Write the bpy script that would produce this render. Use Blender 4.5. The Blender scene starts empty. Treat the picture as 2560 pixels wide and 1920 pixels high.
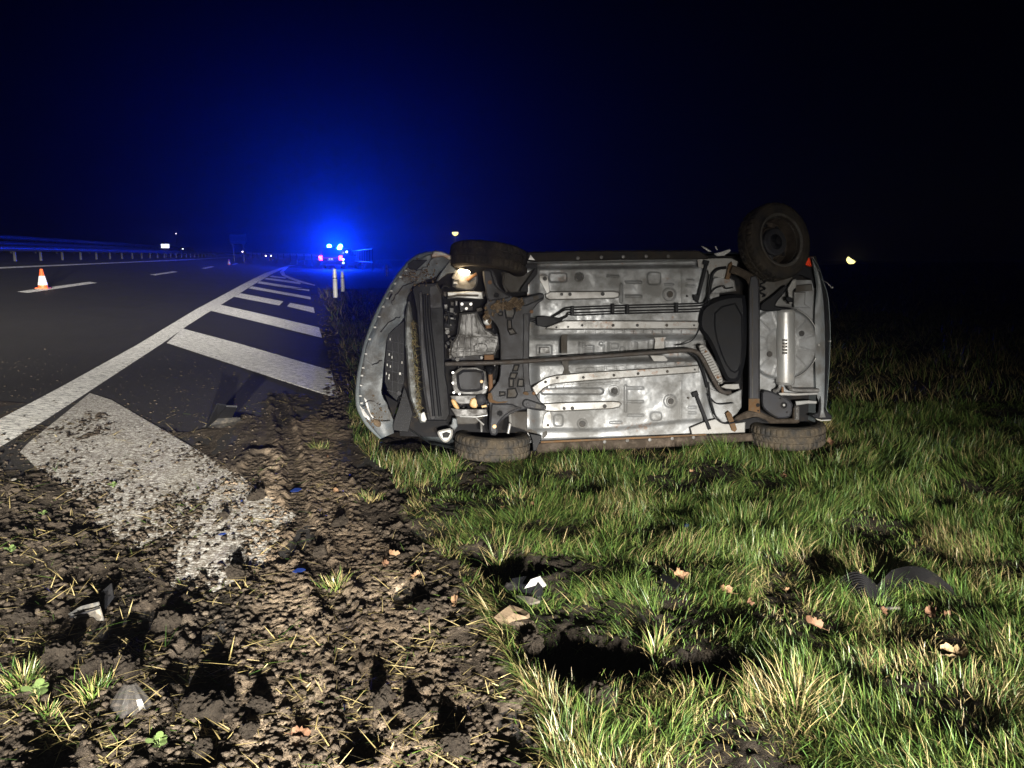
import bpy, math, random
import numpy as np
from mathutils import Vector, Matrix

random.seed(7)
RNG = np.random.default_rng(11)
R = math.radians
SC = bpy.context.scene
COL = SC.collection

# ------------------------------------------------------------------ camera
FPX = 1862.0                      # focal length in pixels of the 2560 x 1920 photograph
CAMH = 1.46
PITCH = math.atan((960 - 647) / FPX)
cam_data = bpy.data.cameras.new('camera')
cam_data.sensor_width = 36.0
cam_data.lens = 36.0 * FPX / 2560.0
cam_data.clip_start = 0.05
cam_data.clip_end = 3000.0
cam = bpy.data.objects.new('camera', cam_data)
COL.objects.link(cam)
cam.location = (0, 0, CAMH)
cam.rotation_euler = (math.pi / 2 - PITCH, 0, 0)
SC.camera = cam

# ------------------------------------------------------------------ world, faint moon-like fill sun, exposure
world = bpy.data.worlds.new('World')
SC.world = world
world.use_nodes = True
wn = world.node_tree
wn.nodes.clear()
sky = wn.nodes.new('ShaderNodeTexSky')
sky.sky_type = 'NISHITA'
sky.sun_disc = False
sky.sun_elevation = R(-8)
sky.sun_rotation = R(20)
bg = wn.nodes.new('ShaderNodeBackground')
bg.inputs['Strength'].default_value = 0.05
wo = wn.nodes.new('ShaderNodeOutputWorld')
wn.links.new(sky.outputs[0], bg.inputs[0])
wn.links.new(bg.outputs[0], wo.inputs[0])

sun_d = bpy.data.lights.new('moon_fill', 'SUN')  # added sun lamp, faint fill like moonlight
sun_d.energy = 0.006
sun_d.angle = R(0.5)
sun_d.color = (0.7, 0.8, 1.0)
sun_o = bpy.data.objects.new('moon_fill', sun_d)
sun_o.rotation_euler = (R(50), 0, R(160))
COL.objects.link(sun_o)

SC.render.engine = 'CYCLES'
SC.view_settings.view_transform = 'Standard'
SC.view_settings.look = 'None'
SC.view_settings.exposure = 0.0
SC.view_settings.gamma = 1.0
SC.view_settings.use_curve_mapping = False
SC.cycles.use_denoising = True
SC.cycles.max_bounces = 5
SC.cycles.diffuse_bounces = 2
SC.cycles.glossy_bounces = 2
SC.cycles.transmission_bounces = 4
SC.cycles.transparent_max_bounces = 6
SC.cycles.volume_bounces = 0
SC.cycles.sample_clamp_indirect = 4.0
SC.cycles.sample_clamp_direct = 0.0

# headlights of the response vehicle standing behind the photographer (dipped beam, its gain shaped to balance car, ground and road side)
HEAD_Y, HEAD_Z, HEAD_W = -6.5, 1.40, 27000.0
def headlamp(x, left):
    d = bpy.data.lights.new('headlamp_beam', 'SPOT')
    d.energy = HEAD_W
    d.color = (1.0, 0.94, 0.83)
    d.spot_size = R(150)
    d.spot_blend = 0.3
    d.shadow_soft_size = 0.07
    o = bpy.data.objects.new('headlamp_beam', d)
    COL.objects.link(o)
    o.location = (x, HEAD_Y, HEAD_Z)
    o.rotation_euler = (R(90 - 6), 0, R(8))
    d.use_nodes = True
    nt = d.node_tree
    em = next(n for n in nt.nodes if n.type == 'EMISSION')
    geo = nt.nodes.new('ShaderNodeNewGeometry')
    sep = nt.nodes.new('ShaderNodeSeparateXYZ')
    nt.links.new(geo.outputs['Incoming'], sep.inputs[0])
    mr = nt.nodes.new('ShaderNodeMapRange')
    mr.inputs['From Min'].default_value = -0.25
    mr.inputs['From Max'].default_value = 0.05
    at = nt.nodes.new('ShaderNodeMath'); at.operation = 'ARCTAN2'
    nt.links.new(sep.outputs['X'], at.inputs[0]); nt.links.new(sep.outputs['Y'], at.inputs[1])
    kink = nt.nodes.new('ShaderNodeMapRange')            # the cut-off rises on the road side
    kink.inputs['From Min'].default_value = left; kink.inputs['From Max'].default_value = left - 0.05
    kink.inputs['To Min'].default_value = 0.0; kink.inputs['To Max'].default_value = -0.06
    nt.links.new(at.outputs[0], kink.inputs['Value'])
    kink2 = nt.nodes.new('ShaderNodeMapRange')           # and falls off on the field side
    kink2.inputs['From Min'].default_value = 0.06; kink2.inputs['From Max'].default_value = 0.26
    kink2.inputs['To Min'].default_value = 0.0; kink2.inputs['To Max'].default_value = 0.06
    nt.links.new(at.outputs[0], kink2.inputs['Value'])
    ks = nt.nodes.new('ShaderNodeMath'); ks.operation = 'ADD'
    nt.links.new(kink.outputs[0], ks.inputs[0]); nt.links.new(kink2.outputs[0], ks.inputs[1])
    ad = nt.nodes.new('ShaderNodeMath'); ad.operation = 'ADD'
    nt.links.new(sep.outputs['Z'], ad.inputs[0]); nt.links.new(ks.outputs[0], ad.inputs[1])
    nt.links.new(ad.outputs[0], mr.inputs['Value'])
    rp = nt.nodes.new('ShaderNodeValToRGB')
    el = rp.color_ramp.elements
    el[0].position = 0.0; el[0].color = (1.0, 1.0, 1.0, 1)
    el[1].position = 1.0; el[1].color = (0.012, 0.012, 0.012, 1)
    for p, v in ((0.34, 1.0), (0.44, 0.62), (0.50, 0.40), (0.56, 0.29), (0.66, 0.165), (0.76, 0.095), (0.83, 0.050), (0.90, 0.022)):
        e = el.new(p); e.color = (v, v, v, 1)
    nt.links.new(mr.outputs[0], rp.inputs[0])
    mr2 = nt.nodes.new('ShaderNodeMapRange')
    mr2.inputs['From Min'].default_value = -0.75
    mr2.inputs['From Max'].default_value = 0.75
    nt.links.new(at.outputs[0], mr2.inputs['Value'])
    rp2 = nt.nodes.new('ShaderNodeValToRGB')
    e2 = rp2.color_ramp.elements
    e2[0].position = 0.0; e2[0].color = (0.3, 0.3, 0.3, 1)
    e2[1].position = 1.0; e2[1].color = (0.0, 0.0, 0.0, 1)
    for p, v in ((0.15, 0.8), (0.35, 1.0), (0.52, 1.0), (0.60, 0.62), (0.68, 0.2), (0.78, 0.03)):
        e = e2.new(p); e.color = (v, v, v, 1)
    nt.links.new(mr2.outputs[0], rp2.inputs[0])
    mu = nt.nodes.new('ShaderNodeMath'); mu.operation = 'MULTIPLY'
    nt.links.new(rp.outputs[0], mu.inputs[0]); nt.links.new(rp2.outputs[0], mu.inputs[1])
    hz = nt.nodes.new('ShaderNodeMapRange'); hz.inputs['From Min'].default_value = -0.075; hz.inputs['From Max'].default_value = -0.045
    nt.links.new(sep.outputs['Z'], hz.inputs['Value'])
    hz2 = nt.nodes.new('ShaderNodeMapRange'); hz2.inputs['From Min'].default_value = 0.012; hz2.inputs['From Max'].default_value = -0.004
    nt.links.new(sep.outputs['Z'], hz2.inputs['Value'])
    ha = nt.nodes.new('ShaderNodeMapRange'); ha.inputs['From Min'].default_value = left; ha.inputs['From Max'].default_value = left - 0.03
    ha.inputs['To Max'].default_value = 2.2  # extra gain added to lift the far posts and cone
    nt.links.new(at.outputs[0], ha.inputs['Value'])
    h1 = nt.nodes.new('ShaderNodeMath'); h1.operation = 'MULTIPLY'; nt.links.new(hz.outputs[0], h1.inputs[0]); nt.links.new(hz2.outputs[0], h1.inputs[1])
    h2 = nt.nodes.new('ShaderNodeMath'); h2.operation = 'MULTIPLY'; nt.links.new(h1.outputs[0], h2.inputs[0]); nt.links.new(ha.outputs[0], h2.inputs[1])
    hs_ = nt.nodes.new('ShaderNodeMath'); hs_.operation = 'ADD'; nt.links.new(h2.outputs[0], hs_.inputs[0]); nt.links.new(mu.outputs[0], hs_.inputs[1])
    nt.links.new(hs_.outputs[0], em.inputs['Strength'])
    return o
headlamp(1.0, -0.20)
headlamp(2.3, -0.30)

# ------------------------------------------------------------------ helpers
def clamp01(a): return np.clip(a, 0, 1)
def sstep(a, b, x):
    t = clamp01((x - a) / (b - a)); return t * t * (3 - 2 * t)
def hash2(ix, iy, seed):
    h = (ix.astype(np.int64) * 374761393 + iy.astype(np.int64) * 668265263 + seed * 1442695041) & 0xffffffff
    h = ((h ^ (h >> 13)) * 1274126177) & 0xffffffff
    h = (h ^ (h >> 16)) & 0xffffffff
    return h / 4294967295.0
def noise2(x, y, seed=0):
    x = np.asarray(x, float); y = np.asarray(y, float)
    ix = np.floor(x); iy = np.floor(y); fx = x - ix; fy = y - iy
    fx = fx * fx * (3 - 2 * fx); fy = fy * fy * (3 - 2 * fy)
    a = hash2(ix, iy, seed); b = hash2(ix + 1, iy, seed); c = hash2(ix, iy + 1, seed); d = hash2(ix + 1, iy + 1, seed)
    return (a * (1 - fx) + b * fx) * (1 - fy) + (c * (1 - fx) + d * fx) * fy
def fbm(x, y, seed=0, octv=4):
    s = 0; a = 0.5; tot = 0
    for k in range(octv):
        s = s + a * noise2(x * 2 ** k + 17.3 * k, y * 2 ** k - 9.1 * k, seed + k); tot += a; a *= 0.5
    return s / tot
def crumbs_h(x, y, f, seed, power=3.0, rad=0.55):
    """angular crumbs of very different height on flat ground (cell noise)"""
    x = x * f; y = y * f; ix = np.floor(x); iy = np.floor(y); h = np.zeros(x.shape)
    for i in (-1, 0, 1):
        for j in (-1, 0, 1):
            cx = ix + i; cy = iy + j
            a = hash2(cx, cy, seed); b_ = hash2(cx, cy, seed + 1); c_ = hash2(cx, cy, seed + 2); d_ = hash2(cx, cy, seed + 3)
            dx = x - cx - a; dy = y - cy - b_; q = 6.283 * d_
            u = dx * np.cos(q) + dy * np.sin(q); v = -dx * np.sin(q) + dy * np.cos(q)
            d = np.maximum(np.abs(u), np.abs(v) * 1.35) * 0.6 + 0.4 * np.hypot(u, v)
            h = np.maximum(h, c_ ** power * np.clip((rad * (0.4 + 0.6 * c_) - d) * 3.5, 0, 1))
    return h
def inpoly(px, py, poly):
    px = np.asarray(px); py = np.asarray(py)
    r = np.zeros(px.shape, bool); n = len(poly)
    for i in range(n):
        x0, y0 = poly[i]; x1, y1 = poly[(i + 1) % n]
        if y0 == y1: continue
        c = ((y0 > py) != (y1 > py)) & (px < (x1 - x0) * (py - y0) / (y1 - y0) + x0)
        r ^= c
    return r

CP, SP = math.cos(PITCH), math.sin(PITCH)
CAMP = np.array([0, 0, CAMH])
def ray(px, py):
    a = (px - 1280) / FPX; b = -(py - 960) / FPX
    return np.array([a, CP + b * SP, -SP + b * CP])
def project(x, y, z):
    dz = z - CAMH
    dep = y * CP - dz * SP
    up = y * SP + dz * CP
    dep = np.where(dep < 0.05, 0.05, dep)
    return 1280 + FPX * x / dep, 960 - FPX * up / dep

# road frame: direction of the carriageway and offset to its left
RD = ray(752, 638); PHI = math.atan2(-RD[0], RD[1])
RDX, RDY = -math.sin(PHI), math.cos(PHI)
NLX, NLY = -math.cos(PHI), -math.sin(PHI)
def off(x, y): return x * NLX + y * NLY
def along(x, y): return x * RDX + y * RDY
def road_xy(o, s): return o * NLX + s * RDX, o * NLY + s * RDY
TILT, GRADE = 0.085, 0.005
def zbase(x, y):
    o = off(x, y)
    o = np.minimum(o, 24.0 - 0 * o)
    return TILT * (np.sqrt(o * o + 0.2) + o) / 2 + GRADE * np.clip(y, -20, 170)
def hit(px, py, dz=0.0):
    d = ray(px, py)
    lo, hi = 0.3, 0.3
    f = lambda t: CAMH + d[2] * t - float(zbase(d[0] * t, d[1] * t)) - dz
    while f(hi) > 0 and hi < 900: hi *= 1.15
    if hi >= 900: hi = 320.0; return CAMP + d * hi
    lo = hi / 1.15
    for _ in range(40):
        m = (lo + hi) / 2
        if f(m) > 0: lo = m
        else: hi = m
    return CAMP + d * lo

ROOTLOC = {}
def setp(o, label=None, cat=None, group=None, kind=None):
    if label: o['label'] = label
    if cat: o['category'] = cat
    if group: o['group'] = group
    if kind: o['kind'] = kind
    return o
def thing(name, loc, label, cat, group=None):
    o = bpy.data.objects.new(name, None)
    o.empty_display_size = 0.1
    COL.objects.link(o)
    o.location = loc
    ROOTLOC[o.name] = np.array(loc, float)
    return setp(o, label, cat, group)
def link(name, me, parent=None, root=None):
    o = bpy.data.objects.new(name, me)
    COL.objects.link(o)
    if parent is not None: o.parent = parent
    return o
def rootof(o):
    while o.parent is not None: o = o.parent
    return o
def mesh(name, V, F, mat, parent=None, smooth=False, auto=None):
    V = np.asarray(V, float).reshape(-1, 3)
    if parent is not None:
        V = V - ROOTLOC[rootof(parent).name]
    me = bpy.data.meshes.new(name)
    me.from_pydata([tuple(v) for v in V], [], [tuple(int(i) for i in f) for f in F])
    if mat is not None:
        for m in (mat if isinstance(mat, (list, tuple)) else [mat]): me.materials.append(m)
    if smooth:
        me.polygons.foreach_set('use_smooth', [True] * len(me.polygons))
        if auto is not None:
            me.set_sharp_from_angle(angle=R(auto))
    me.update()
    return link(name, me, parent)
def fastmesh(name, V, F, mat, col=None, smooth=False, parent=None):
    """V (n,3); F (m,k) all faces with k corners"""
    V = np.ascontiguousarray(V, np.float32); F = np.ascontiguousarray(F, np.int32)
    me = bpy.data.meshes.new(name)
    me.vertices.add(len(V)); me.vertices.foreach_set('co', V.ravel())
    k = F.shape[1]
    me.loops.add(F.size); me.loops.foreach_set('vertex_index', F.ravel())
    me.polygons.add(len(F))
    me.polygons.foreach_set('loop_start', np.arange(0, F.size, k, dtype=np.int32))
    me.polygons.foreach_set('loop_total', np.full(len(F), k, np.int32))
    if smooth: me.polygons.foreach_set('use_smooth', np.ones(len(F), bool))
    if col is not None:
        a = me.color_attributes.new('Col', 'FLOAT_COLOR', 'POINT')
        c = np.ones((len(V), 4), np.float32); c[:, :3] = col
        a.data.foreach_set('color', c.ravel())
    me.update(calc_edges=True)
    me.validate()
    if mat is not None: me.materials.append(mat)
    return link(name, me, parent)

# ------------------------------------------------------------------ materials
MATS = {}
def principled(name):
    m = bpy.data.materials.new(name)
    m.use_nodes = True
    nt = m.node_tree
    b = nt.nodes['Principled BSDF']
    return m, nt, b
def nodes_noise(nt, scale, detail=5, rough=0.6, coord='Object', stretch=None):
    tc = nt.nodes.new('ShaderNodeTexCoord')
    n = nt.nodes.new('ShaderNodeTexNoise')
    n.inputs['Scale'].default_value = scale
    n.inputs['Detail'].default_value = detail
    n.inputs['Roughness'].default_value = rough
    src = tc.outputs[coord]
    if stretch:
        mp = nt.nodes.new('ShaderNodeMapping'); mp.inputs['Scale'].default_value = stretch
        nt.links.new(src, mp.inputs[0]); src = mp.outputs[0]
    nt.links.new(src, n.inputs['Vector'])
    return n.outputs['Fac']
def ramp(nt, src, stops):
    r = nt.nodes.new('ShaderNodeValToRGB')
    el = r.color_ramp.elements
    while len(el) > 1: el.remove(el[-1])
    el[0].position = stops[0][0]; el[0].color = (*stops[0][1], 1)
    for p, c in stops[1:]:
        e = el.new(p); e.color = (*c, 1)
    nt.links.new(src, r.inputs[0])
    return r.outputs[0]
def mixc(nt, f, a, b):
    m = nt.nodes.new('ShaderNodeMix'); m.data_type = 'RGBA'
    if isinstance(f, float): m.inputs[0].default_value = f
    else: nt.links.new(f, m.inputs[0])
    for s, v in ((6, a), (7, b)):
        if isinstance(v, tuple): m.inputs[s].default_value = (*v, 1)
        else: nt.links.new(v, m.inputs[s])
    return m.outputs[2]
def bump(nt, b, src, strength=0.3, dist=0.01):
    bp = nt.nodes.new('ShaderNodeBump')
    bp.inputs['Strength'].default_value = strength
    bp.inputs['Distance'].default_value = dist
    nt.links.new(src, bp.inputs['Height'])
    nt.links.new(bp.outputs[0], b.inputs['Normal'])
def grimy(name, col, rough=0.5, metal=0.0, dirt=(0.06, 0.045, 0.03), amt=0.45, scale=7.0, var=0.25, bstr=0.15, fine=60.0, spec=0.5):
    """base colour with tonal variation, blotches of dirt and fine relief"""
    if name in MATS: return MATS[name]
    m, nt, b = principled(name)
    n1 = nodes_noise(nt, scale, 7, 0.65)
    n2 = nodes_noise(nt, scale * 0.23, 3, 0.5)
    c0 = tuple(max(0, c * (1 - var)) for c in col); c1 = tuple(min(1, c * (1 + var)) for c in col)
    base = ramp(nt, n2, [(0.3, c0), (0.7, c1)])
    lo = 0.62 - amt * 0.45
    f = ramp(nt, n1, [(lo, (0, 0, 0)), (lo + 0.22, (1, 1, 1))])
    mu = nt.nodes.new('ShaderNodeMath'); mu.operation = 'MULTIPLY'; mu.inputs[1].default_value = min(1.0, amt * 1.6)
    nt.links.new(f, mu.inputs[0])
    cc = mixc(nt, mu.outputs[0], base, dirt)
    nt.links.new(cc, b.inputs['Base Color'])
    rr = nt.nodes.new('ShaderNodeMapRange')
    rr.inputs['To Min'].default_value = rough; rr.inputs['To Max'].default_value = min(1, rough + 0.4)
    nt.links.new(mu.outputs[0], rr.inputs['Value']); nt.links.new(rr.outputs[0], b.inputs['Roughness'])
    mm = nt.nodes.new('ShaderNodeMapRange')
    mm.inputs['To Min'].default_value = metal; mm.inputs['To Max'].default_value = 0.0
    nt.links.new(mu.outputs[0], mm.inputs['Value']); nt.links.new(mm.outputs[0], b.inputs['Metallic'])
    b.inputs['Specular IOR Level'].default_value = spec
    if bstr > 0:
        bump(nt, b, nodes_noise(nt, fine, 4, 0.6), bstr, 0.004)
    MATS[name] = m
    return m
def emit(name, col, strength, base=None):
    if name in MATS: return MATS[name]
    m, nt, b = principled(name)
    b.inputs['Base Color'].default_value = (*(base or col), 1)
    b.inputs['Emission Color'].default_value = (*col, 1)
    b.inputs['Emission Strength'].default_value = strength
    MATS[name] = m
    return m
def vcolmat(name, rough=0.6, trans=0.0, spec=0.3):
    m, nt, b = principled(name)
    a = nt.nodes.new('ShaderNodeVertexColor'); a.layer_name = 'Col'
    nt.links.new(a.outputs[0], b.inputs['Base Color'])
    b.inputs['Roughness'].default_value = rough
    b.inputs['Specular IOR Level'].default_value = spec
    if trans > 0:
        out = nt.nodes['Material Output']
        t = nt.nodes.new('ShaderNodeBsdfTranslucent'); nt.links.new(a.outputs[0], t.inputs[0])
        mx = nt.nodes.new('ShaderNodeMixShader'); mx.inputs[0].default_value = trans
        nt.links.new(b.outputs[0], mx.inputs[1]); nt.links.new(t.outputs[0], mx.inputs[2])
        nt.links.new(mx.outputs[0], out.inputs[0])
    return m

# ================================================================== GROUND
SOIL = [(-900, 1010), (0, 985), (70, 965), (250, 1030), (330, 1060), (470, 1080), (560, 1060), (660, 1000), (730, 930), (780, 880), (800, 820),
        (785, 760), (830, 760), (870, 880), (880, 1060), (900, 1130), (980, 1200), (1030, 1330), (1150, 1420), (1250, 1600), (1330, 1760),
        (1400, 2000), (1700, 3400), (-3000, 3400)]
GRASS = [(795, 722), (1010, 735), (1300, 700), (2000, 690), (6000, 690), (6000, 4000), (1800, 3400), (1480, 2400), (1385, 1920), (1315, 1740), (1235, 1590),
         (1130, 1420), (1020, 1310), (975, 1190), (890, 1120), (872, 1050), (855, 880), (830, 800), (800, 745)]
STRIPE8 = [(225, 984), (278, 1001), (428, 1088), (602, 1192), (740, 1290), (650, 1420), (490, 1510), (375, 1430), (200, 1275), (50, 1132), (70, 1110)]
# gouges torn into the turf, then soil hollows shaped for shadow streaks: pixel centre, half sizes in metres (across, along), depth
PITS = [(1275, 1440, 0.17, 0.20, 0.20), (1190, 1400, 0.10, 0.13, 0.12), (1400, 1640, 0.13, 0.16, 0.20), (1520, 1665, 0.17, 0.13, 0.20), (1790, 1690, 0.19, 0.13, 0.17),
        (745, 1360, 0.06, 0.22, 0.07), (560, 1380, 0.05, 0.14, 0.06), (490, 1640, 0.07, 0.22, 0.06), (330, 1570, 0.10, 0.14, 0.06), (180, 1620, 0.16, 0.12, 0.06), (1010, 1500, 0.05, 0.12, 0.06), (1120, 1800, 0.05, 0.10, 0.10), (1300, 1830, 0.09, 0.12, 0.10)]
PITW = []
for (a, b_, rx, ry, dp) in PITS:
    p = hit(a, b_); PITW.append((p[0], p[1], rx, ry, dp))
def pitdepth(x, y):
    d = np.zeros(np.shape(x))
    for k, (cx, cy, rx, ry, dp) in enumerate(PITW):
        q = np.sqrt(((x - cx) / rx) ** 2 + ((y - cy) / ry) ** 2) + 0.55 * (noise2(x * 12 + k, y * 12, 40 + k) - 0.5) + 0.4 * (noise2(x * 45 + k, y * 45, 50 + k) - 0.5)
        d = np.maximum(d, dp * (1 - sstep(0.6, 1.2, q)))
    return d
def masks(x, y):
    u, v = project(x, y, zbase(x, y))
    j = 55 * (fbm(x * 5, y * 5, 71, 3) - 0.5) * clamp01((v - 640) / 400)
    g = inpoly(u + j, v + j * 0.4, GRASS) & (y > 0.3)
    s = inpoly(u + j, v, SOIL) & ~g & (y > 0.3)
    j2 = 46 * (fbm(x * 22, y * 22, 73, 2) - 0.5)
    st = inpoly(u + j * 0.5 + j2, v + j * 0.3 + j2 * 0.6, STRIPE8)
    return u, v, g, s, st
def blur(a, n):
    for _ in range(n):
        b = a.copy()
        b[1:-1, :] = (a[:-2, :] + a[1:-1, :] * 2 + a[2:, :]) / 4
        c = b.copy()
        c[:, 1:-1] = (b[:, :-2] + b[:, 1:-1] * 2 + b[:, 2:]) / 4
        a = c
    return a
def spread(a, b, h0, h1, n):
    g = np.linspace(0, 1, n + 1)[1:] ** 2.2
    return a + (b - a) * (g * (1 - 0) )
STEP = 0.0145
xs = np.concatenate([spread(-3.6, -500, .1, 40, 44)[::-1], np.arange(-3.6, 1.2, 0.0100), np.arange(1.2, 4.6, 0.019), spread(4.6, 500, .1, 40, 44)])
ys = np.concatenate([spread(1.55, -60, .1, 20, 14)[::-1], np.arange(1.55, 4.7, 0.0105), np.arange(4.7, 7.6, 0.019), spread(7.6, 900, .1, 40, 70)])
GX, GY = np.meshgrid(xs, ys)
U, Vv, mg, ms, mst = masks(GX, GY)
zb = zbase(GX, GY)
fine = (GX > -3.6) & (GX < 4.6) & (GY < 7.6) & (GY > 1.55)
sm = blur(ms.astype(float), 3); gm = blur(mg.astype(float), 3); stm = blur(mst.astype(float), 3)
TAN = [(540, 1250), (640, 1150), (740, 1060), (800, 1020), (850, 1080), (860, 1200), (900, 1300), (980, 1420), (1080, 1560), (1180, 1750), (1240, 2100), (640, 2100), (590, 1750), (640, 1480), (600, 1350)]
tanm = blur((inpoly(U + 90 * (fbm(GX * 6, GY * 6, 77, 3) - 0.5), Vv, TAN) & ms).astype(float), 8)
big = fbm(GX * 2.2, GY * 2.2, 3, 3)
med = fbm(GX * 9, GY * 9, 13, 3)
sml = fbm(GX * 38, GY * 38, 23, 2)
mic = noise2(GX * 95, GY * 95, 33)
ridge = 1 - np.abs(2 * fbm(GX * 16, GY * 16, 29, 3) - 1)
lump = sstep(0.52, 0.75, med)
# rut along the drag direction
amp = 0.22 + 1.15 * sstep(0.35, 0.68, fbm(GX * 3.3, GY * 3.3, 81, 2))
streak = fbm(GX * 11 + GY * 1.6, GY * 1.7, 85, 3)
nano = noise2(GX * 140, GY * 140, 37)
ck1 = crumbs_h(GX, GY, 13, 500, 3.5, 0.5); ck2 = crumbs_h(GX, GY, 30, 510, 2.2); ck3 = crumbs_h(GX, GY, 58, 520, 1.5)
soilh = -0.003 + 0.022 * (big - 0.40) + 0.026 * (streak - 0.5) + amp * (0.008 * lump + 0.018 * ck1 + 0.011 * ck2 + 0.007 * ck3 + 0.007 * (sml - 0.45) + 0.004 * (nano - 0.5))
crack = sstep(0.0, 0.10, np.abs(fbm(GX * 14, GY * 14, 55, 3) - 0.5))
soiltan = 0.006 + 0.018 * (big - 0.4) + 0.012 * (streak - 0.5) + 0.004 * (sml - 0.5) + 0.0045 * ck2 + 0.0045 * ck3 + 0.002 * (nano - 0.5) - 0.005 * (1 - crack)
soilh = soilh * (1 - tanm) + soiltan * tanm
def groove(pts_px, width, depth):
    Wp = [hit(*p)[:2] for p in pts_px]; d = np.full(GX.shape, 9.0)
    for (a, b_) in zip(Wp[:-1], Wp[1:]):
        ab = b_ - a; t = clamp01(((GX - a[0]) * ab[0] + (GY - a[1]) * ab[1]) / (ab @ ab))
        d = np.minimum(d, np.hypot(GX - a[0] - t * ab[0], GY - a[1] - t * ab[1]))
    d = d + 0.05 * (med - 0.5) + 0.02 * (sml - 0.5)
    return depth * (0.7 * np.exp(-((d - width * 1.5) / (width * 0.55)) ** 2) - np.exp(-(d / width) ** 2)), np.exp(-(d / (width * 1.1)) ** 2)
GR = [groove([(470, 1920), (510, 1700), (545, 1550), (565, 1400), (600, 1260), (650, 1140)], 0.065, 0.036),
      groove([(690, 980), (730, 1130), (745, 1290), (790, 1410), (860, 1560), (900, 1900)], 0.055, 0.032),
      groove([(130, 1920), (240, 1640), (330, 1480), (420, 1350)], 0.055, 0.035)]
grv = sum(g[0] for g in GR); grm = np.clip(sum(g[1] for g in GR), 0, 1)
near = sstep(1010, 1500, Vv)
soilh = soilh + 0.012 * near + grv * (1 - stm)
soilh = np.where((grm > 0.25) & (stm < 0.3), np.maximum(soilh, 0.004 + 0.010 * (sml - 0.5) + 0.008 * (mic - 0.5) + 0.006 * (nano - 0.5)), soilh)
soil_on_stripe = 0.001 + 0.016 * (streak - 0.5) + 0.016 * (big - 0.5) + 0.010 * (sml - 0.5) + 0.012 * ck2 + 0.012 * ck3 + 0.008 * (nano - 0.5) + 0.006 * sstep(1120, 1460, Vv) - 0.0015
soilh = soilh * (1 - stm) + soil_on_stripe * stm
grassh = 0.01 + 0.09 * (big - 0.5) + 0.04 * (med - 0.5) + 0.02 * (sml - 0.5)
under = -0.05
wg = gm; ws = sm * (1 - gm)
rel = under * (1 - np.clip(wg + ws, 0, 1)) + wg * grassh + ws * soilh
rel = np.where(fine | mg, rel, np.where(ms, 0.0, -0.05))
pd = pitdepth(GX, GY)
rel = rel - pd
# torn lip at the grass border
lipn = gm * (1 - gm) * 4
rel = rel + 0.035 * lipn * sstep(900, 1200, Vv) * med
far = np.clip((np.hypot(GX, GY) - 15) / 60, 0, 1)
rel = np.where(mg | ms, rel, rel - 0.05 * far * 0)
bank = np.clip(GX - 3.2 - 0.1 * GY, 0, 14) * 0.075 * sstep(7.0, 13.0, GY) * (1 - sstep(40, 90, GY))
rel = rel + np.where(mg, bank, 0)
GZ = zb + rel
ny, nx = GX.shape
V = np.stack([GX, GY, GZ], -1).reshape(-1, 3)
I = np.arange(nx * ny).reshape(ny, nx)
F = np.stack([I[:-1, :-1], I[:-1, 1:], I[1:, 1:], I[1:, :-1]], -1).reshape(-1, 4)
def ground_z(x, y):
    """interpolated height of the ground mesh"""
    x = np.asarray(x, float); y = np.asarray(y, float)
    i = np.clip(np.searchsorted(xs, x) - 1, 0, nx - 2); j = np.clip(np.searchsorted(ys, y) - 1, 0, ny - 2)
    fx = clamp01((x - xs[i]) / (xs[i + 1] - xs[i])); fy = clamp01((y - ys[j]) / (ys[j + 1] - ys[j]))
    return (GZ[j, i] * (1 - fx) + GZ[j, i + 1] * fx) * (1 - fy) + (GZ[j + 1, i] * (1 - fx) + GZ[j + 1, i + 1] * fx) * fy
def soilmat(name, usecol, k=1.0):
    m, nt, b = principled(name)
    n1 = nodes_noise(nt, 11, 8, 0.72); n2 = nodes_noise(nt, 120, 5, 0.7); n3 = nodes_noise(nt, 1.3, 3, 0.5)
    c1 = ramp(nt, n1, [(0.30, (0.032 * k, 0.0255 * k, 0.0195 * k)), (0.5, (0.073 * k, 0.059 * k, 0.046 * k)), (0.72, (0.150 * k, 0.125 * k, 0.098 * k))])
    c2 = ramp(nt, n3, [(0.35, (0.62, 0.58, 0.54)), (0.65, (1.1, 1.07, 1.03))])
    def mul(p, q):
        mm = nt.nodes.new('ShaderNodeMix'); mm.data_type = 'RGBA'; mm.blend_type = 'MULTIPLY'; mm.inputs[0].default_value = 1
        nt.links.new(p, mm.inputs[6]); nt.links.new(q, mm.inputs[7]); return mm.outputs[2]
    c = mul(c1, c2)
    if usecol:
        a = nt.nodes.new('ShaderNodeVertexColor'); a.layer_name = 'Col'; c = mul(c, a.outputs[0])
    nt.links.new(c, b.inputs['Base Color'])
    b.inputs['Roughness'].default_value = 0.9
    b.inputs['Specular IOR Level'].default_value = 0.15
    bump(nt, b, n2, 1.0, 0.016)
    return m
M_GROUND = soilmat('ground_soil', True); M_SOIL = soilmat('soil', False, 0.75); M_CLODS = soilmat('clod_soil', False, 0.5)
gap_shade = np.clip(gm * 0.62 + (pd > 0.02) * 0.3, 0, 0.8)  # shade between blades and in gouges, put into the ground colour
tint = (0.66 + tanm[..., None] * np.array([2.15, 2.1, 1.98])) * (1 - gap_shade[..., None]) * np.ones(3)
smd = sstep(0.45, 0.6, med)[..., None] * stm[..., None]; tint = tint * (1 + 1.1 * stm[..., None]) * (1 - 0.62 * (grm * sm)[..., None])  # ruts darkened in colour to stand for long shadow streaks
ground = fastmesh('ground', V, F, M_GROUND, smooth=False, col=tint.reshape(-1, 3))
setp(ground, 'dark brown earth verge under the grass and churned soil beside the road', 'ground', kind='structure')

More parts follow.
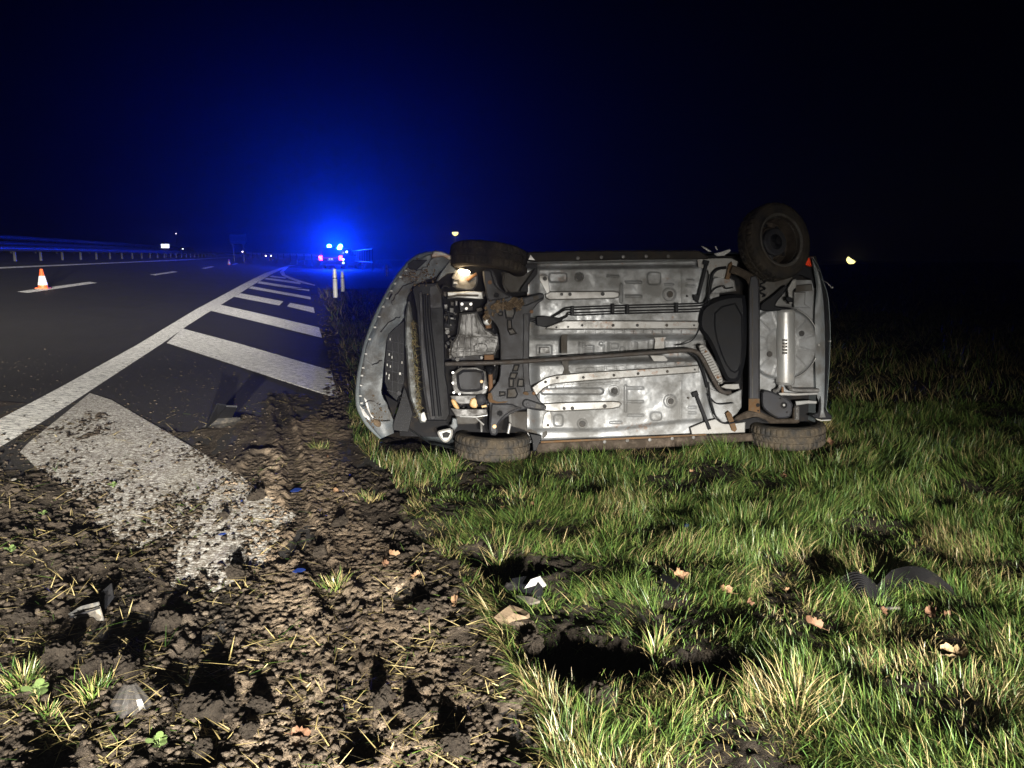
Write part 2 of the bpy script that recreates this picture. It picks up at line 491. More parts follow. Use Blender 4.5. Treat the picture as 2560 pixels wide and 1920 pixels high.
# ================================================================== ROAD
m, nt, b = principled('asphalt')
n1 = nodes_noise(nt, 260, 3, 0.7); n2 = nodes_noise(nt, 0.8, 5, 0.6); n3 = nodes_noise(nt, 14, 5, 0.7)
c = ramp(nt, n1, [(0.35, (0.014, 0.0133, 0.013)), (0.6, (0.034, 0.032, 0.031)), (0.78, (0.055, 0.052, 0.05))])
dirtf = ramp(nt, n3, [(0.52, (0, 0, 0)), (0.72, (1, 1, 1))])
mu = nt.nodes.new('ShaderNodeMath'); mu.operation = 'MULTIPLY'; mu.inputs[1].default_value = 0.35
nt.links.new(dirtf, mu.inputs[0])
nt.links.new(mixc(nt, mu.outputs[0], c, (0.07, 0.05, 0.035)), b.inputs['Base Color'])
rr = nt.nodes.new('ShaderNodeMapRange'); rr.inputs['To Min'].default_value = 0.62; rr.inputs['To Max'].default_value = 0.85
nt.links.new(n2, rr.inputs['Value']); nt.links.new(rr.outputs[0], b.inputs['Roughness'])
bump(nt, b, n1, 0.7, 0.006)
b.inputs['Specular IOR Level'].default_value = 0.3
M_ASPH = m
def asph_right(s):
    """right edge of the paving as offset to the left of the camera line"""
    return 0
# paved area: strips across the road frame, right border follows the soil and grass border, beyond the nose it includes the slip road
edge_px = [(1430, 2300), (1330, 1800), (1180, 1480), (1050, 1330), (990, 1200), (905, 1120), (880, 1050), (862, 880), (838, 800), (803, 745), (799, 724)]
edge = [hit(*p) for p in edge_px]
es = [along(p[0], p[1]) for p in edge]; eo = [off(p[0], p[1]) for p in edge]
slip_px = [(1012, 733), (1150, 712), (1300, 697)]
slip = [hit(*p) for p in slip_px]
s_list = np.concatenate([np.linspace(-8, es[0], 8)[:-1], np.linspace(es[0], es[-1], 70), np.linspace(es[-1] + 0.01, es[-1] + 30, 30), np.linspace(es[-1] + 32, 420, 60)])
o_cols = np.concatenate([np.linspace(0, 1, 26)])
RV, RF = [], []
for s in s_list:
    if s <= es[-1]: right = np.interp(s, es, eo)
    else: right = np.interp(s, [es[-1], along(*slip[0][:2]) + 4, along(*slip[1][:2]) + 6, 120, 200], [eo[-1], off(*slip[0][:2]), off(*slip[1][:2]), -60, -80])
    for t in o_cols:
        o = right + (13.0 - right) * t
        x, y = road_xy(o, s)
        RV.append((x, y, float(zbase(x, y))))
nc = len(o_cols)
for i in range(len(s_list) - 1):
    for j in range(nc - 1):
        RF.append((i * nc + j, (i + 1) * nc + j, (i + 1) * nc + j + 1, i * nc + j + 1))
road = mesh('road', RV, RF, M_ASPH, smooth=True)
setp(road, 'dark asphalt carriageway with hatched exit area', 'road', kind='structure')

# painted markings -------------------------------------------------
def paint(name, wear, dirt, dcol=(0.10, 0.072, 0.048)):
    m, nt, b = principled(name)
    n1 = nodes_noise(nt, 42, 7, 0.8, stretch=(0.35, 1.6, 1)); n2 = nodes_noise(nt, 5, 6, 0.65); n3 = nodes_noise(nt, 160, 2, 0.5)
    w = ramp(nt, n1, [(wear, (1, 1, 1)), (wear + 0.07, (0, 0, 0))])
    base = ramp(nt, n2, [(0.3, (0.70, 0.69, 0.65)), (0.7, (0.86, 0.85, 0.80))])
    cc = mixc(nt, w, base, (0.03, 0.028, 0.026))
    if dirt > 0:
        n4 = nodes_noise(nt, 48, 7, 0.8)
        d = ramp(nt, n4, [(0.66 - 0.36 * dirt, (0, 0, 0)), (0.78 - 0.36 * dirt, (1, 1, 1))])
        cc = mixc(nt, d, cc, dcol)
    nt.links.new(cc, b.inputs['Base Color'])
    b.inputs['Roughness'].default_value = 0.6
    b.inputs['Sheen Weight'].default_value = 0.22 if dirt < 0.5 else 0.08       # glass beads in the paint
    b.inputs['Sheen Roughness'].default_value = 0.35
    bump(nt, b, n1, 0.9, 0.006)
    return m
M_PAINT = paint('line_paint', 0.43, 0.0)
M_PAINTW = paint('worn_line_paint', 0.455, 0.22)
M_PAINTD = paint('muddy_line_paint', 0.43, 0.66, (0.15, 0.122, 0.093))
def marking(name, poly, mat, label, group, dz=0.004, n=1):
    """polygon given in pixels, laid on the road; poly is [left edge...], [right edge...] strips when tuple of two lists"""
    if isinstance(poly, tuple):
        a, b_ = poly
        V = []; F = []
        A = [hit(*p) for p in a]; B = [hit(*p) for p in b_]
        k = len(A)
        # resample both edges
        def resamp(P, m):
            P = np.array(P); L = np.concatenate([[0], np.cumsum(np.linalg.norm(np.diff(P, axis=0), axis=1))]); L /= L[-1]
            t = np.linspace(0, 1, m) ** 1.0
            return np.stack([np.interp(t, L, P[:, i]) for i in range(3)], 1)
        m_ = 60
        A = resamp(A, m_); B = resamp(B, m_)
        for i in range(m_):
            for t in (0, 0.5, 1):
                p = A[i] * (1 - t) + B[i] * t
                V.append((p[0], p[1], float(zbase(p[0], p[1])) + dz))
        for i in range(m_ - 1):
            for j in range(2):
                F.append((i * 3 + j, i * 3 + j + 1, i * 3 + j + 4, i * 3 + j + 3))
    else:
        P = [hit(*p) for p in poly]
        V = [(p[0], p[1], float(zbase(p[0], p[1])) + dz) for p in P]
        F = [tuple(range(len(V)))]
    # edges face up
    V = np.array(V)
    f = F[0]; nrm = np.cross(V[f[1]] - V[f[0]], V[f[2]] - V[f[0]])
    if nrm[2] < 0: F = [tuple(reversed(q)) for q in F]
    # thick sheet
    o = mesh(name, V, F, mat)
    setp(o, label, 'road marking', group, 'structure')
    return o
G2 = lambda *pts: [(480 + x / 4.608, 540 + y / 4.608) for x, y in pts]
gl = [(-420, 1270), (-120, 1118), (0, 1054), (39, 1032), (117, 988), (194, 945), (272, 904), (373, 845), (480, 779), (549, 742), (610, 709), (662, 683), (710, 667), (730, 661.5), (762, 655), (788, 652.6)]
gr = [(-420, 1370), (-120, 1197), (0, 1127), (60, 1087), (130, 1040), (233, 974), (338, 903), (420, 850), (480, 806), (523, 780), (584, 743), (632, 713), (680, 685), (710, 671), (736, 665), (763, 657.5), (787, 655)]
marking('edge_line', (gl, gr), M_PAINTW, 'long wide white line along the left side of the hatched area', None)
GB = 'hatching bars beside the wide white line'
bars = [
    (G2((925, 688), (1085, 710), (1075, 722), (892, 702)), 'narrowest white hatching bar close to the nose of the exit', M_PAINT),
    (G2((862, 713), (1265, 765), (1245, 786), (830, 728)), 'thin white hatching bar meeting the curved exit line', M_PAINT),
    (G2((780, 753), (1352, 843), (1352, 868), (752, 776)), 'thin white hatching bar running to the grass behind the two marker posts', M_PAINT),
    (G2((690, 810), (1365, 933), (1372, 963), (652, 834)), 'white hatching bar between the thin bars and the bar with a gap', M_PAINT),
    (G2((560, 891), (1052, 985), (1005, 1033), (482, 931)), 'longer piece of the white hatching bar broken by a gap', M_PAINT),
    (G2((1132, 1002), (1400, 1055), (1415, 1119), (1095, 1043)), 'short piece of the white hatching bar broken by a gap', M_PAINT),
    (G2((322, 1023), (900, 1150), (1465, 1287), (1498, 1406), (900, 1257), (207, 1091)), 'long unbroken white hatching bar next to the broken bar', M_PAINTW),
    ([(457, 822), (600, 860), (828, 927), (846, 996), (801, 984), (600, 918), (417, 858)], 'wide scuffed white hatching bar crossed by the shadow of debris', M_PAINTW),
    (STRIPE8, 'wide white hatching bar smeared with mud', M_PAINTD)]
for poly, lab, mt in bars:
    marking('hatching_bar', poly, mt, lab, GB, dz=0.0045 if mt is not M_PAINTD else 0.006)
marking('exit_line', (G2((1112, 588), (1058, 640), (1078, 680), (1150, 711), (1280, 755), (1420, 796)), G2((1062, 600), (1010, 645), (1040, 690), (1130, 728), (1260, 772), (1415, 804))),
        M_PAINT, 'thin curved white line round the nose of the exit', None, dz=0.008)
GD = 'dashes of the lane line'
marking('lane_dash', [(43, 729.5), (69, 732.5), (243, 707.5), (224, 704.5)], M_PAINT, 'white lane dash with the traffic cone standing on it', GD)
marking('lane_dash', [(375, 687), (388, 688.6), (445, 680), (434, 678.2)], M_PAINT, 'white lane dash next beyond the one under the traffic cone', GD)
marking('lane_dash', [(503, 671), (512.5, 672.2), (537, 667), (527, 665.8)], M_PAINT, 'second white lane dash beyond the traffic cone', GD)
marking('lane_dash', [(579, 661.3), (583, 661.8), (596, 658.9), (590, 658.4)], M_PAINT, 'third white lane dash beyond the traffic cone', GD)
ml = [(-600, 696), (0, 668), (240, 658), (480, 647.9), (660, 640.4)]; mr_ = [(-600, 700.5), (0, 671.6), (240, 660.5), (480, 649.6), (660, 641.2)]
marking('median_line', (ml, mr_), M_PAINT, 'thin white edge line in front of the steel guard rail', None)

# ================================================================== OVERTURNED CAR
M_FLOOR = grimy('galvanised_floor', (0.215, 0.225, 0.240), 0.34, 0.30, dirt=(0.072, 0.071, 0.069), amt=0.55, scale=4.5, var=0.28, bstr=0.12, spec=0.45)
def add_rust(m, scale, lo, hi, col=(0.11, 0.05, 0.02)):
    """rust stains laid over the base colour of a grimy material"""
    nt = m.node_tree; b = nt.nodes['Principled BSDF']
    src = b.inputs['Base Color'].links[0].from_socket
    n = nodes_noise(nt, scale, 8, 0.78); n2 = nodes_noise(nt, scale * 0.3, 3, 0.5, stretch=(0.4, 1, 1.6))
    mu = nt.nodes.new('ShaderNodeMath'); mu.operation = 'MULTIPLY'; nt.links.new(n, mu.inputs[0]); nt.links.new(n2, mu.inputs[1])
    f = ramp(nt, mu.outputs[0], [(lo, (0, 0, 0)), (hi, (1, 1, 1))])
    nt.links.new(mixc(nt, f, src, col), b.inputs['Base Color'])
add_rust(M_FLOOR, 16, 0.34, 0.44)
M_RAIL = grimy('bare_rail', (0.19, 0.19, 0.19), 0.38, 0.25, dirt=(0.08, 0.068, 0.05), amt=0.32, scale=9, var=0.15, bstr=0.1, spec=0.45)
add_rust(M_RAIL, 24, 0.33, 0.42)
M_BRIGHT = grimy('bright_steel', (0.32, 0.325, 0.33), 0.36, 0.5, dirt=(0.25, 0.2, 0.15), amt=0.28, scale=12, var=0.12, bstr=0.08)
M_ALU = grimy('cast_aluminium', (0.125, 0.125, 0.127), 0.48, 0.35, dirt=(0.03, 0.026, 0.022), amt=0.45, scale=14, var=0.2, bstr=0.35, fine=110, spec=0.3)
M_SUB = grimy('black_steel', (0.022, 0.023, 0.028), 0.55, 0.0, dirt=(0.028, 0.024, 0.019), amt=0.36, scale=8, var=0.2, bstr=0.12, spec=0.2)
M_SUBRUST = grimy('rusted_edge', (0.075, 0.042, 0.020), 0.75, 0.0, dirt=(0.07, 0.055, 0.04), amt=0.45, scale=30, var=0.3, spec=0.1)
M_BLACK = grimy('black_plastic', (0.0065, 0.007, 0.009), 0.55, 0.0, dirt=(0.016, 0.0145, 0.013), amt=0.28, scale=9, var=0.2, bstr=0.2, spec=0.12)
M_DARK = grimy('dark_void', (0.010, 0.010, 0.011), 0.8, 0.0, amt=0.2, bstr=0, spec=0.05)  # near-black colour stands for the shade inside holes, recesses and gaps
M_RUBBER = grimy('tyre_rubber', (0.022, 0.021, 0.020), 0.75, 0.0, dirt=(0.060, 0.048, 0.034), amt=0.5, scale=11, var=0.2, bstr=0.3, spec=0.12)
M_RUBMUD = grimy('muddy_tyre', (0.017, 0.016, 0.016), 0.85, 0.0, dirt=(0.040, 0.033, 0.025), amt=0.5, scale=9, var=0.2, bstr=0.5, spec=0.05)
M_PLUG = grimy('plug_rubber', (0.035, 0.035, 0.036), 0.6, 0.0, amt=0.3, bstr=0.1, spec=0.1)
M_SILVER = grimy('silver_blue_paint', (0.22, 0.255, 0.275), 0.28, 0.35, dirt=(0.07, 0.058, 0.042), amt=0.30, scale=5, var=0.08, bstr=0.03)
M_BUMPIN = grimy('bumper_underside', (0.056, 0.066, 0.076), 0.42, 0.0, dirt=(0.05, 0.04, 0.029), amt=0.42, scale=7, var=0.15, bstr=0.2, spec=0.25)
M_RUST = grimy('rusted_pipe', (0.046, 0.042, 0.041), 0.5, 0.2, dirt=(0.034, 0.026, 0.020), amt=0.5, scale=16, var=0.25, bstr=0.15, spec=0.25)
M_SHAFT = grimy('rusty_shaft', (0.11, 0.058, 0.027), 0.65, 0.1, dirt=(0.10, 0.06, 0.04), amt=0.45, scale=18, var=0.3, bstr=0.2, spec=0.2)
M_SILL = grimy('muddy_sill', (0.055, 0.044, 0.035), 0.75, 0.0, dirt=(0.024, 0.019, 0.015), amt=0.6, scale=14, var=0.3, bstr=0.5, spec=0.1)
M_SILLTOP = grimy('dark_sill', (0.012, 0.0115, 0.012), 0.6, 0.0, dirt=(0.03, 0.025, 0.02), amt=0.5, scale=14, bstr=0.3, spec=0.1)
M_LINER = grimy('inner_arch', (0.062, 0.060, 0.058), 0.65, 0.0, dirt=(0.032, 0.026, 0.02), amt=0.5, scale=6, bstr=0.2, spec=0.15)
M_WHITE = grimy('white_plastic', (0.24, 0.24, 0.235), 0.4, 0.0, dirt=(0.25, 0.2, 0.15), amt=0.25, scale=20, bstr=0.05)
M_ORANGE = grimy('pale_orange_plastic', (0.5, 0.34, 0.16), 0.5, 0.0, dirt=(0.45, 0.2, 0.05), amt=0.35, scale=20, bstr=0.1)
M_SEAMSHADE = grimy('sealer_shade', (0.035, 0.033, 0.030), 0.7, 0.0, amt=0.3, bstr=0.1, spec=0.1)  # dark bead colour stands for edge shade as well as sealer
M_MUD = grimy('packed_mud', (0.075, 0.055, 0.037), 0.9, 0.0, dirt=(0.12, 0.09, 0.06), amt=0.5, scale=20, bstr=0.8, spec=0.05)
M_TAIL, ntq, bq = principled('red_lens')
bq.inputs['Base Color'].default_value = (0.75, 0.06, 0.02, 1); bq.inputs['Roughness'].default_value = 0.15
m, nt, b = principled('car_glass')
b.inputs['Base Color'].default_value = (0.02, 0.025, 0.03, 1); b.inputs['Roughness'].default_value = 0.05
b.inputs['Specular IOR Level'].default_value = 0.8
M_GLASS = m

TH, LEAN = R(6.0), R(4.0)
UX = np.array([math.cos(TH), math.sin(TH), 0.0])
WX = np.array([math.sin(TH) * math.cos(LEAN), -math.cos(TH) * math.cos(LEAN), math.sin(LEAN)])
VX = np.cross(WX, UX)
if VX[2] < 0: VX = -VX
Q0 = hit(1560, 1127, 0.03)
CARLOC = np.array([Q0[0], Q0[1] + 0.4, 0.0]); CARLOC[2] = float(zbase(CARLOC[0], CARLOC[1]))
car = thing('overturned_car', CARLOC, 'silver car lying on its side on the grass with its underside showing', 'car')
def P(px, py, w=0.0):
    """point of the underbody plane (moved w towards the viewer side) seen at a pixel"""
    d = ray(px, py)
    t = np.dot(Q0 + w * WX - CAMP, WX) / np.dot(d, WX)
    return CAMP + d * t
def L(u, v, w): return Q0 + u * UX + v * VX + w * WX
def uv(px, py, w=0):
    q = P(px, py, w) - Q0
    return float(np.dot(q, UX)), float(np.dot(q, VX))
PXM = np.linalg.norm(P(1560, 900) - P(1561, 900))       # metres for one pixel on the underbody

def chaikin(poly, it=1, closed=True):
    P_ = [tuple(p) for p in poly]
    for _ in range(it):
        Q = []
        n = len(P_)
        rng = range(n) if closed else range(n - 1)
        if not closed: Q.append(P_[0])
        for i in rng:
            a = np.array(P_[i]); b_ = np.array(P_[(i + 1) % n])
            Q.append(tuple(a * .75 + b_ * .25)); Q.append(tuple(a * .25 + b_ * .75))
        if not closed: Q.append(P_[-1])
        P_ = Q
    return P_
def area2(poly):
    return sum(poly[i][0] * poly[(i + 1) % len(poly)][1] - poly[(i + 1) % len(poly)][0] * poly[i][1] for i in range(len(poly)))
def inset(poly, d):
    n = len(poly); s = 1 if area2(poly) > 0 else -1
    out = []
    for i in range(n):
        p0 = np.array(poly[i - 1], float); p1 = np.array(poly[i], float); p2 = np.array(poly[(i + 1) % n], float)
        e1 = p1 - p0; e2 = p2 - p1
        n1 = np.array([-e1[1], e1[0]]) / (np.linalg.norm(e1) + 1e-9) * s
        n2 = np.array([-e2[1], e2[0]]) / (np.linalg.norm(e2) + 1e-9) * s
        k = n1 + n2; q = 1 + float(np.dot(n1, n2))
        k = k / max(q, 0.35)
        out.append(tuple(p1 + k * d))
    return out
def prism(name, poly, w0, w1, mat, parent=None, ch=1.2, smooth=0, chw=None, tilt=None):
    """plate or block: outline in pixels, back face at depth w0, front face at w1, chamfered front rim"""
    if smooth: poly = chaikin(poly, smooth)
    n = len(poly)
    inn = inset(poly, ch) if ch > 0 else poly
    cw = min(abs(w1 - w0) * 0.6, ch * PXM * 1.2) if chw is None else chw
    tl = tilt or (lambda x, y: 0.0)
    V = [P(x, y, w0) for x, y in poly] + [P(x, y, w1 - cw + tl(x, y)) for x, y in poly] + [P(x, y, w1 + tl(x, y)) for x, y in inn]
    F = []
    for i in range(n):
        j = (i + 1) % n
        F.append((i, j, n + j, n + i)); F.append((n + i, n + j, 2 * n + j, 2 * n + i))
    F.append(tuple(range(2 * n, 3 * n)))
    F.append(tuple(reversed(range(n))))
    if area2(poly) > 0: F = [tuple(reversed(f)) for f in F]
    return mesh(name, V, F, mat, parent or car)
def catmull(pts, n=6):
    P_ = [np.array(p, float) for p in pts]
    if len(P_) < 3: return P_
    Q = [2 * P_[0] - P_[1]] + P_ + [2 * P_[-1] - P_[-2]]
    out = []
    for i in range(1, len(Q) - 2):
        for k in range(n):
            t = k / n
            out.append(0.5 * ((2 * Q[i]) + (-Q[i - 1] + Q[i + 1]) * t + (2 * Q[i - 1] - 5 * Q[i] + 4 * Q[i + 1] - Q[i + 2]) * t * t + (-Q[i - 1] + 3 * Q[i] - 3 * Q[i + 1] + Q[i + 2]) * t ** 3))
    out.append(P_[-1])
    return out
def tube3(name, pts, r, mat, parent=None, seg=8, curve=5, caps=True, radii=None):
    C = catmull(pts, curve) if curve else [np.array(p, float) for p in pts]
    n = len(C); V = []; F = []
    up = np.array([0.13, 0.31, 0.94])
    rad = np.interp(np.linspace(0, 1, n), np.linspace(0, 1, len(radii)), radii) if radii is not None else [r] * n
    for i in range(n):
        t = C[min(i + 1, n - 1)] - C[max(i - 1, 0)]; t = t / (np.linalg.norm(t) + 1e-9)
        a = np.cross(t, up); a /= (np.linalg.norm(a) + 1e-9); b_ = np.cross(t, a)
        for k in range(seg):
            q = 2 * math.pi * k / seg
            V.append(C[i] + rad[i] * (math.cos(q) * a + math.sin(q) * b_))
    for i in range(n - 1):
        for k in range(seg):
            k2 = (k + 1) % seg
            F.append((i * seg + k, i * seg + k2, (i + 1) * seg + k2, (i + 1) * seg + k))
    if caps:
        F.append(tuple(reversed(range(seg)))); F.append(tuple(range((n - 1) * seg, n * seg)))
    return mesh(name, V, F, mat, parent if parent is not None else car, smooth=True, auto=50)
def tube(name, pts, r, mat, parent=None, seg=8, curve=5, radii=None):
    return tube3(name, [P(*p) for p in pts], r, mat, parent, seg, curve, radii=radii)
def lathe(name, c, axis, prof, mat, parent, seg=24, smooth=True, mod=None, caps=True):
    """prof: list of (radius, height along axis)"""
    axis = np.array(axis, float); axis /= np.linalg.norm(axis)
    h = np.array([0, 0, 1.0]) if abs(axis[2]) < 0.9 else np.array([1.0, 0, 0])
    a = np.cross(h, axis); a /= np.linalg.norm(a); b_ = np.cross(axis, a)
    V = []; F = []; n = len(prof)
    for k in range(seg):
        q = 2 * math.pi * k / seg
        for i, (r, z) in enumerate(prof):
            if mod: r = mod(i, k, r)
            V.append(np.array(c) + axis * z + r * (math.cos(q) * a + math.sin(q) * b_))
    for k in range(seg):
        k2 = (k + 1) % seg
        for i in range(n - 1):
            F.append((k * n + i, k2 * n + i, k2 * n + i + 1, k * n + i + 1))
    if caps and prof[0][0] > 1e-4: F.append(tuple(reversed([k * n for k in range(seg)])))
    if caps and prof[-1][0] > 1e-4: F.append(tuple(k * n + n - 1 for k in range(seg)))
    return mesh(name, V, F, mat, parent, smooth=smooth, auto=35)
def disc(name, px, py, r, mat, w0=0.0, w1=0.006, parent=None, seg=20, dome=0.0):
    """round plate of pixel radius r lying on the underbody"""
    R_ = r * PXM
    prof = [(R_, w0), (R_, w1 - 0.002), (R_ * 0.9, w1)]
    if dome: prof += [(R_ * 0.5, w1 + dome), (0.0005, w1 + dome * 1.2)]
    return lathe(name, P(px, py, 0), WX, prof, mat, parent or car, seg)
def ringd(name, px, py, r0, r1, mat, w=0.008, parent=None, seg=24):
    a, b_ = r0 * PXM, r1 * PXM; m_ = (a + b_) / 2
    return lathe(name, P(px, py, 0), WX, [(b_, -0.004), (b_ * 0.98, w * 0.5), (m_, w), (a * 1.03, w * 0.6), (a, -0.004)], mat, parent or car, seg)

Ac = lambda *pts: [(860 + x / 4.608, 580 + y / 4.608) for x, y in pts]
Bc = lambda *pts: [(860 + x / 4.608, 860 + y / 4.608) for x, y in pts]
Cc = lambda *pts: [(1300 + x / 4.608, 580 + y / 4.608) for x, y in pts]
Dc = lambda *pts: [(1300 + x / 4.608, 860 + y / 4.608) for x, y in pts]
Ec = lambda *pts: [(1680 + x / 4.608, 480 + y / 4.608) for x, y in pts]
Fc = lambda *pts: [(1680 + x / 4.608, 800 + y / 4.608) for x, y in pts]
Gc = lambda *pts: [(1180 + x / 9.217, 660 + y / 9.217) for x, y in pts]
Hc = lambda *pts: [(1180 + x / 9.217, 880 + y / 9.217) for x, y in pts]

# ---- body shell behind the underside ------------------------------------------------
u0 = uv(893, 880)[0]; u1 = uv(2066, 850)[0]; LEN = u1 - u0
v_lo = uv(1560, 1122)[1]; v_hi = uv(1560, 634)[1]; vc = (v_lo + v_hi) / 2; hw = (v_hi - v_lo) / 2
def shell():
    """lofted lower body: stations along the length, each a U-shaped section open to the underside"""
    st = [(0.30, 0.62, 0.36), (0.36, 0.76, 0.46), (0.50, 0.90, 0.58), (0.75, 0.985, 0.66), (1.2, 1.0, 0.72), (2.0, 1.0, 0.74), (2.8, 1.0, 0.76), (LEN - 0.35, 0.97, 0.80), (LEN - 0.15, 0.90, 0.80), (LEN - 0.06, 0.80, 0.70)]
    V = []; F = []
    prof = [(-1.0, -0.02), (-1.025, -0.10), (-1.035, -0.3), (-1.02, -0.5), (-0.97, -0.75), (-0.86, -0.95), (-0.5, -1.0), (0, -1.02), (0.5, -1.0), (0.86, -0.95), (0.97, -0.75), (1.02, -0.5), (1.035, -0.3), (1.025, -0.10), (1.0, -0.02)]
    for (u, wd, dp) in st:
        for (a, d) in prof:
            V.append(L(u0 + u, vc + a * hw * wd, d * dp if d > -0.03 else d * dp - 0.03))
    n = len(prof)
    for i in range(len(st) - 1):
        for j in range(n - 1):
            F.append((i * n + j, i * n + j + 1, (i + 1) * n + j + 1, (i + 1) * n + j))
    F.append(tuple(range(n))); F.append(tuple(reversed(range((len(st) - 1) * n, len(st) * n))))
    return mesh('body', V, F, M_SILVER, car, smooth=True, auto=40)
body = shell()
def cabin():
    st = [(0.95, 0.90, 0.70), (1.55, 0.80, 1.22), (1.9, 0.77, 1.32), (2.6, 0.76, 1.34), (LEN - 0.45, 0.74, 1.26), (LEN - 0.18, 0.84, 0.78)]
    V = []; F = []
    prof = [(-1.0, 0.60), (-0.93, 0.78), (-0.84, 0.95), (-0.6, 1.0), (0, 1.015), (0.6, 1.0), (0.84, 0.95), (0.93, 0.78), (1.0, 0.60)]
    for (u, wd, dp) in st:
        for (a, d) in prof:
            V.append(L(u0 + u, vc + a * hw * wd * (1.12 if d < 0.7 else 1.0), -max(d * dp, 0.55)))
    n = len(prof)
    for i in range(len(st) - 1):
        for j in range(n - 1): F.append((i * n + j, i * n + j + 1, (i + 1) * n + j + 1, (i + 1) * n + j))
    F.append(tuple(range(n))); F.append(tuple(reversed(range((len(st) - 1) * n, len(st) * n))))
    return mesh('roof', V, F, M_SILVER, car, smooth=True, auto=40)
roof = cabin()
def quad3(name, pts, th, mat, parent):
    p = [np.array(q) for q in pts]; nn = np.cross(p[1] - p[0], p[2] - p[0]); nn /= np.linalg.norm(nn)
    V = p + [q + nn * th for q in p]; n = len(p)
    F = [tuple(reversed(range(n))), tuple(range(n, 2 * n))] + [(i, (i + 1) % n, n + (i + 1) % n, n + i) for i in range(n)]
    return mesh(name, V, F, mat, parent)
for sgn in (1, -1):
    for (ua, ub) in ((1.30, 2.0), (2.06, 2.75)):
        pts = [L(u0 + ua, vc + sgn * hw * 0.90, -0.80), L(u0 + ub, vc + sgn * hw * 0.90, -0.80), L(u0 + ub - 0.05, vc + sgn * hw * 0.80, -1.16), L(u0 + ua + 0.28 * (ua < 2), vc + sgn * hw * 0.80, -1.16)]
        if sgn < 0: pts = pts[::-1]
        quad3('side_window', pts, 0.02, M_GLASS, car)
quad3('windscreen', [L(u0 + 1.0, vc - hw * 0.7, -0.74), L(u0 + 1.0, vc + hw * 0.7, -0.74), L(u0 + 1.5, vc + hw * 0.6, -1.2), L(u0 + 1.5, vc - hw * 0.6, -1.2)], -0.02, M_GLASS, car)
quad3('rear_window', [L(u0 + LEN - 0.17, vc - hw * 0.66, -0.82), L(u0 + LEN - 0.17, vc + hw * 0.66, -0.82), L(u0 + LEN - 0.42, vc + hw * 0.56, -1.2), L(u0 + LEN - 0.42, vc - hw * 0.56, -1.2)], 0.03, M_GLASS, car)

# black slabs put the shade of engine bay and tank bay into the gaps
prism('engine_bay_shade', [(1010, 690), (1120, 640), (1345, 640), (1345, 1100), (1000, 1090), (985, 900)], -0.30, -0.16, M_DARK, ch=0)
prism('rear_bay_shade', [(1740, 640), (2040, 640), (2062, 720), (2066, 1020), (2040, 1048), (1740, 1090)], -0.24, -0.12, M_DARK, ch=0)

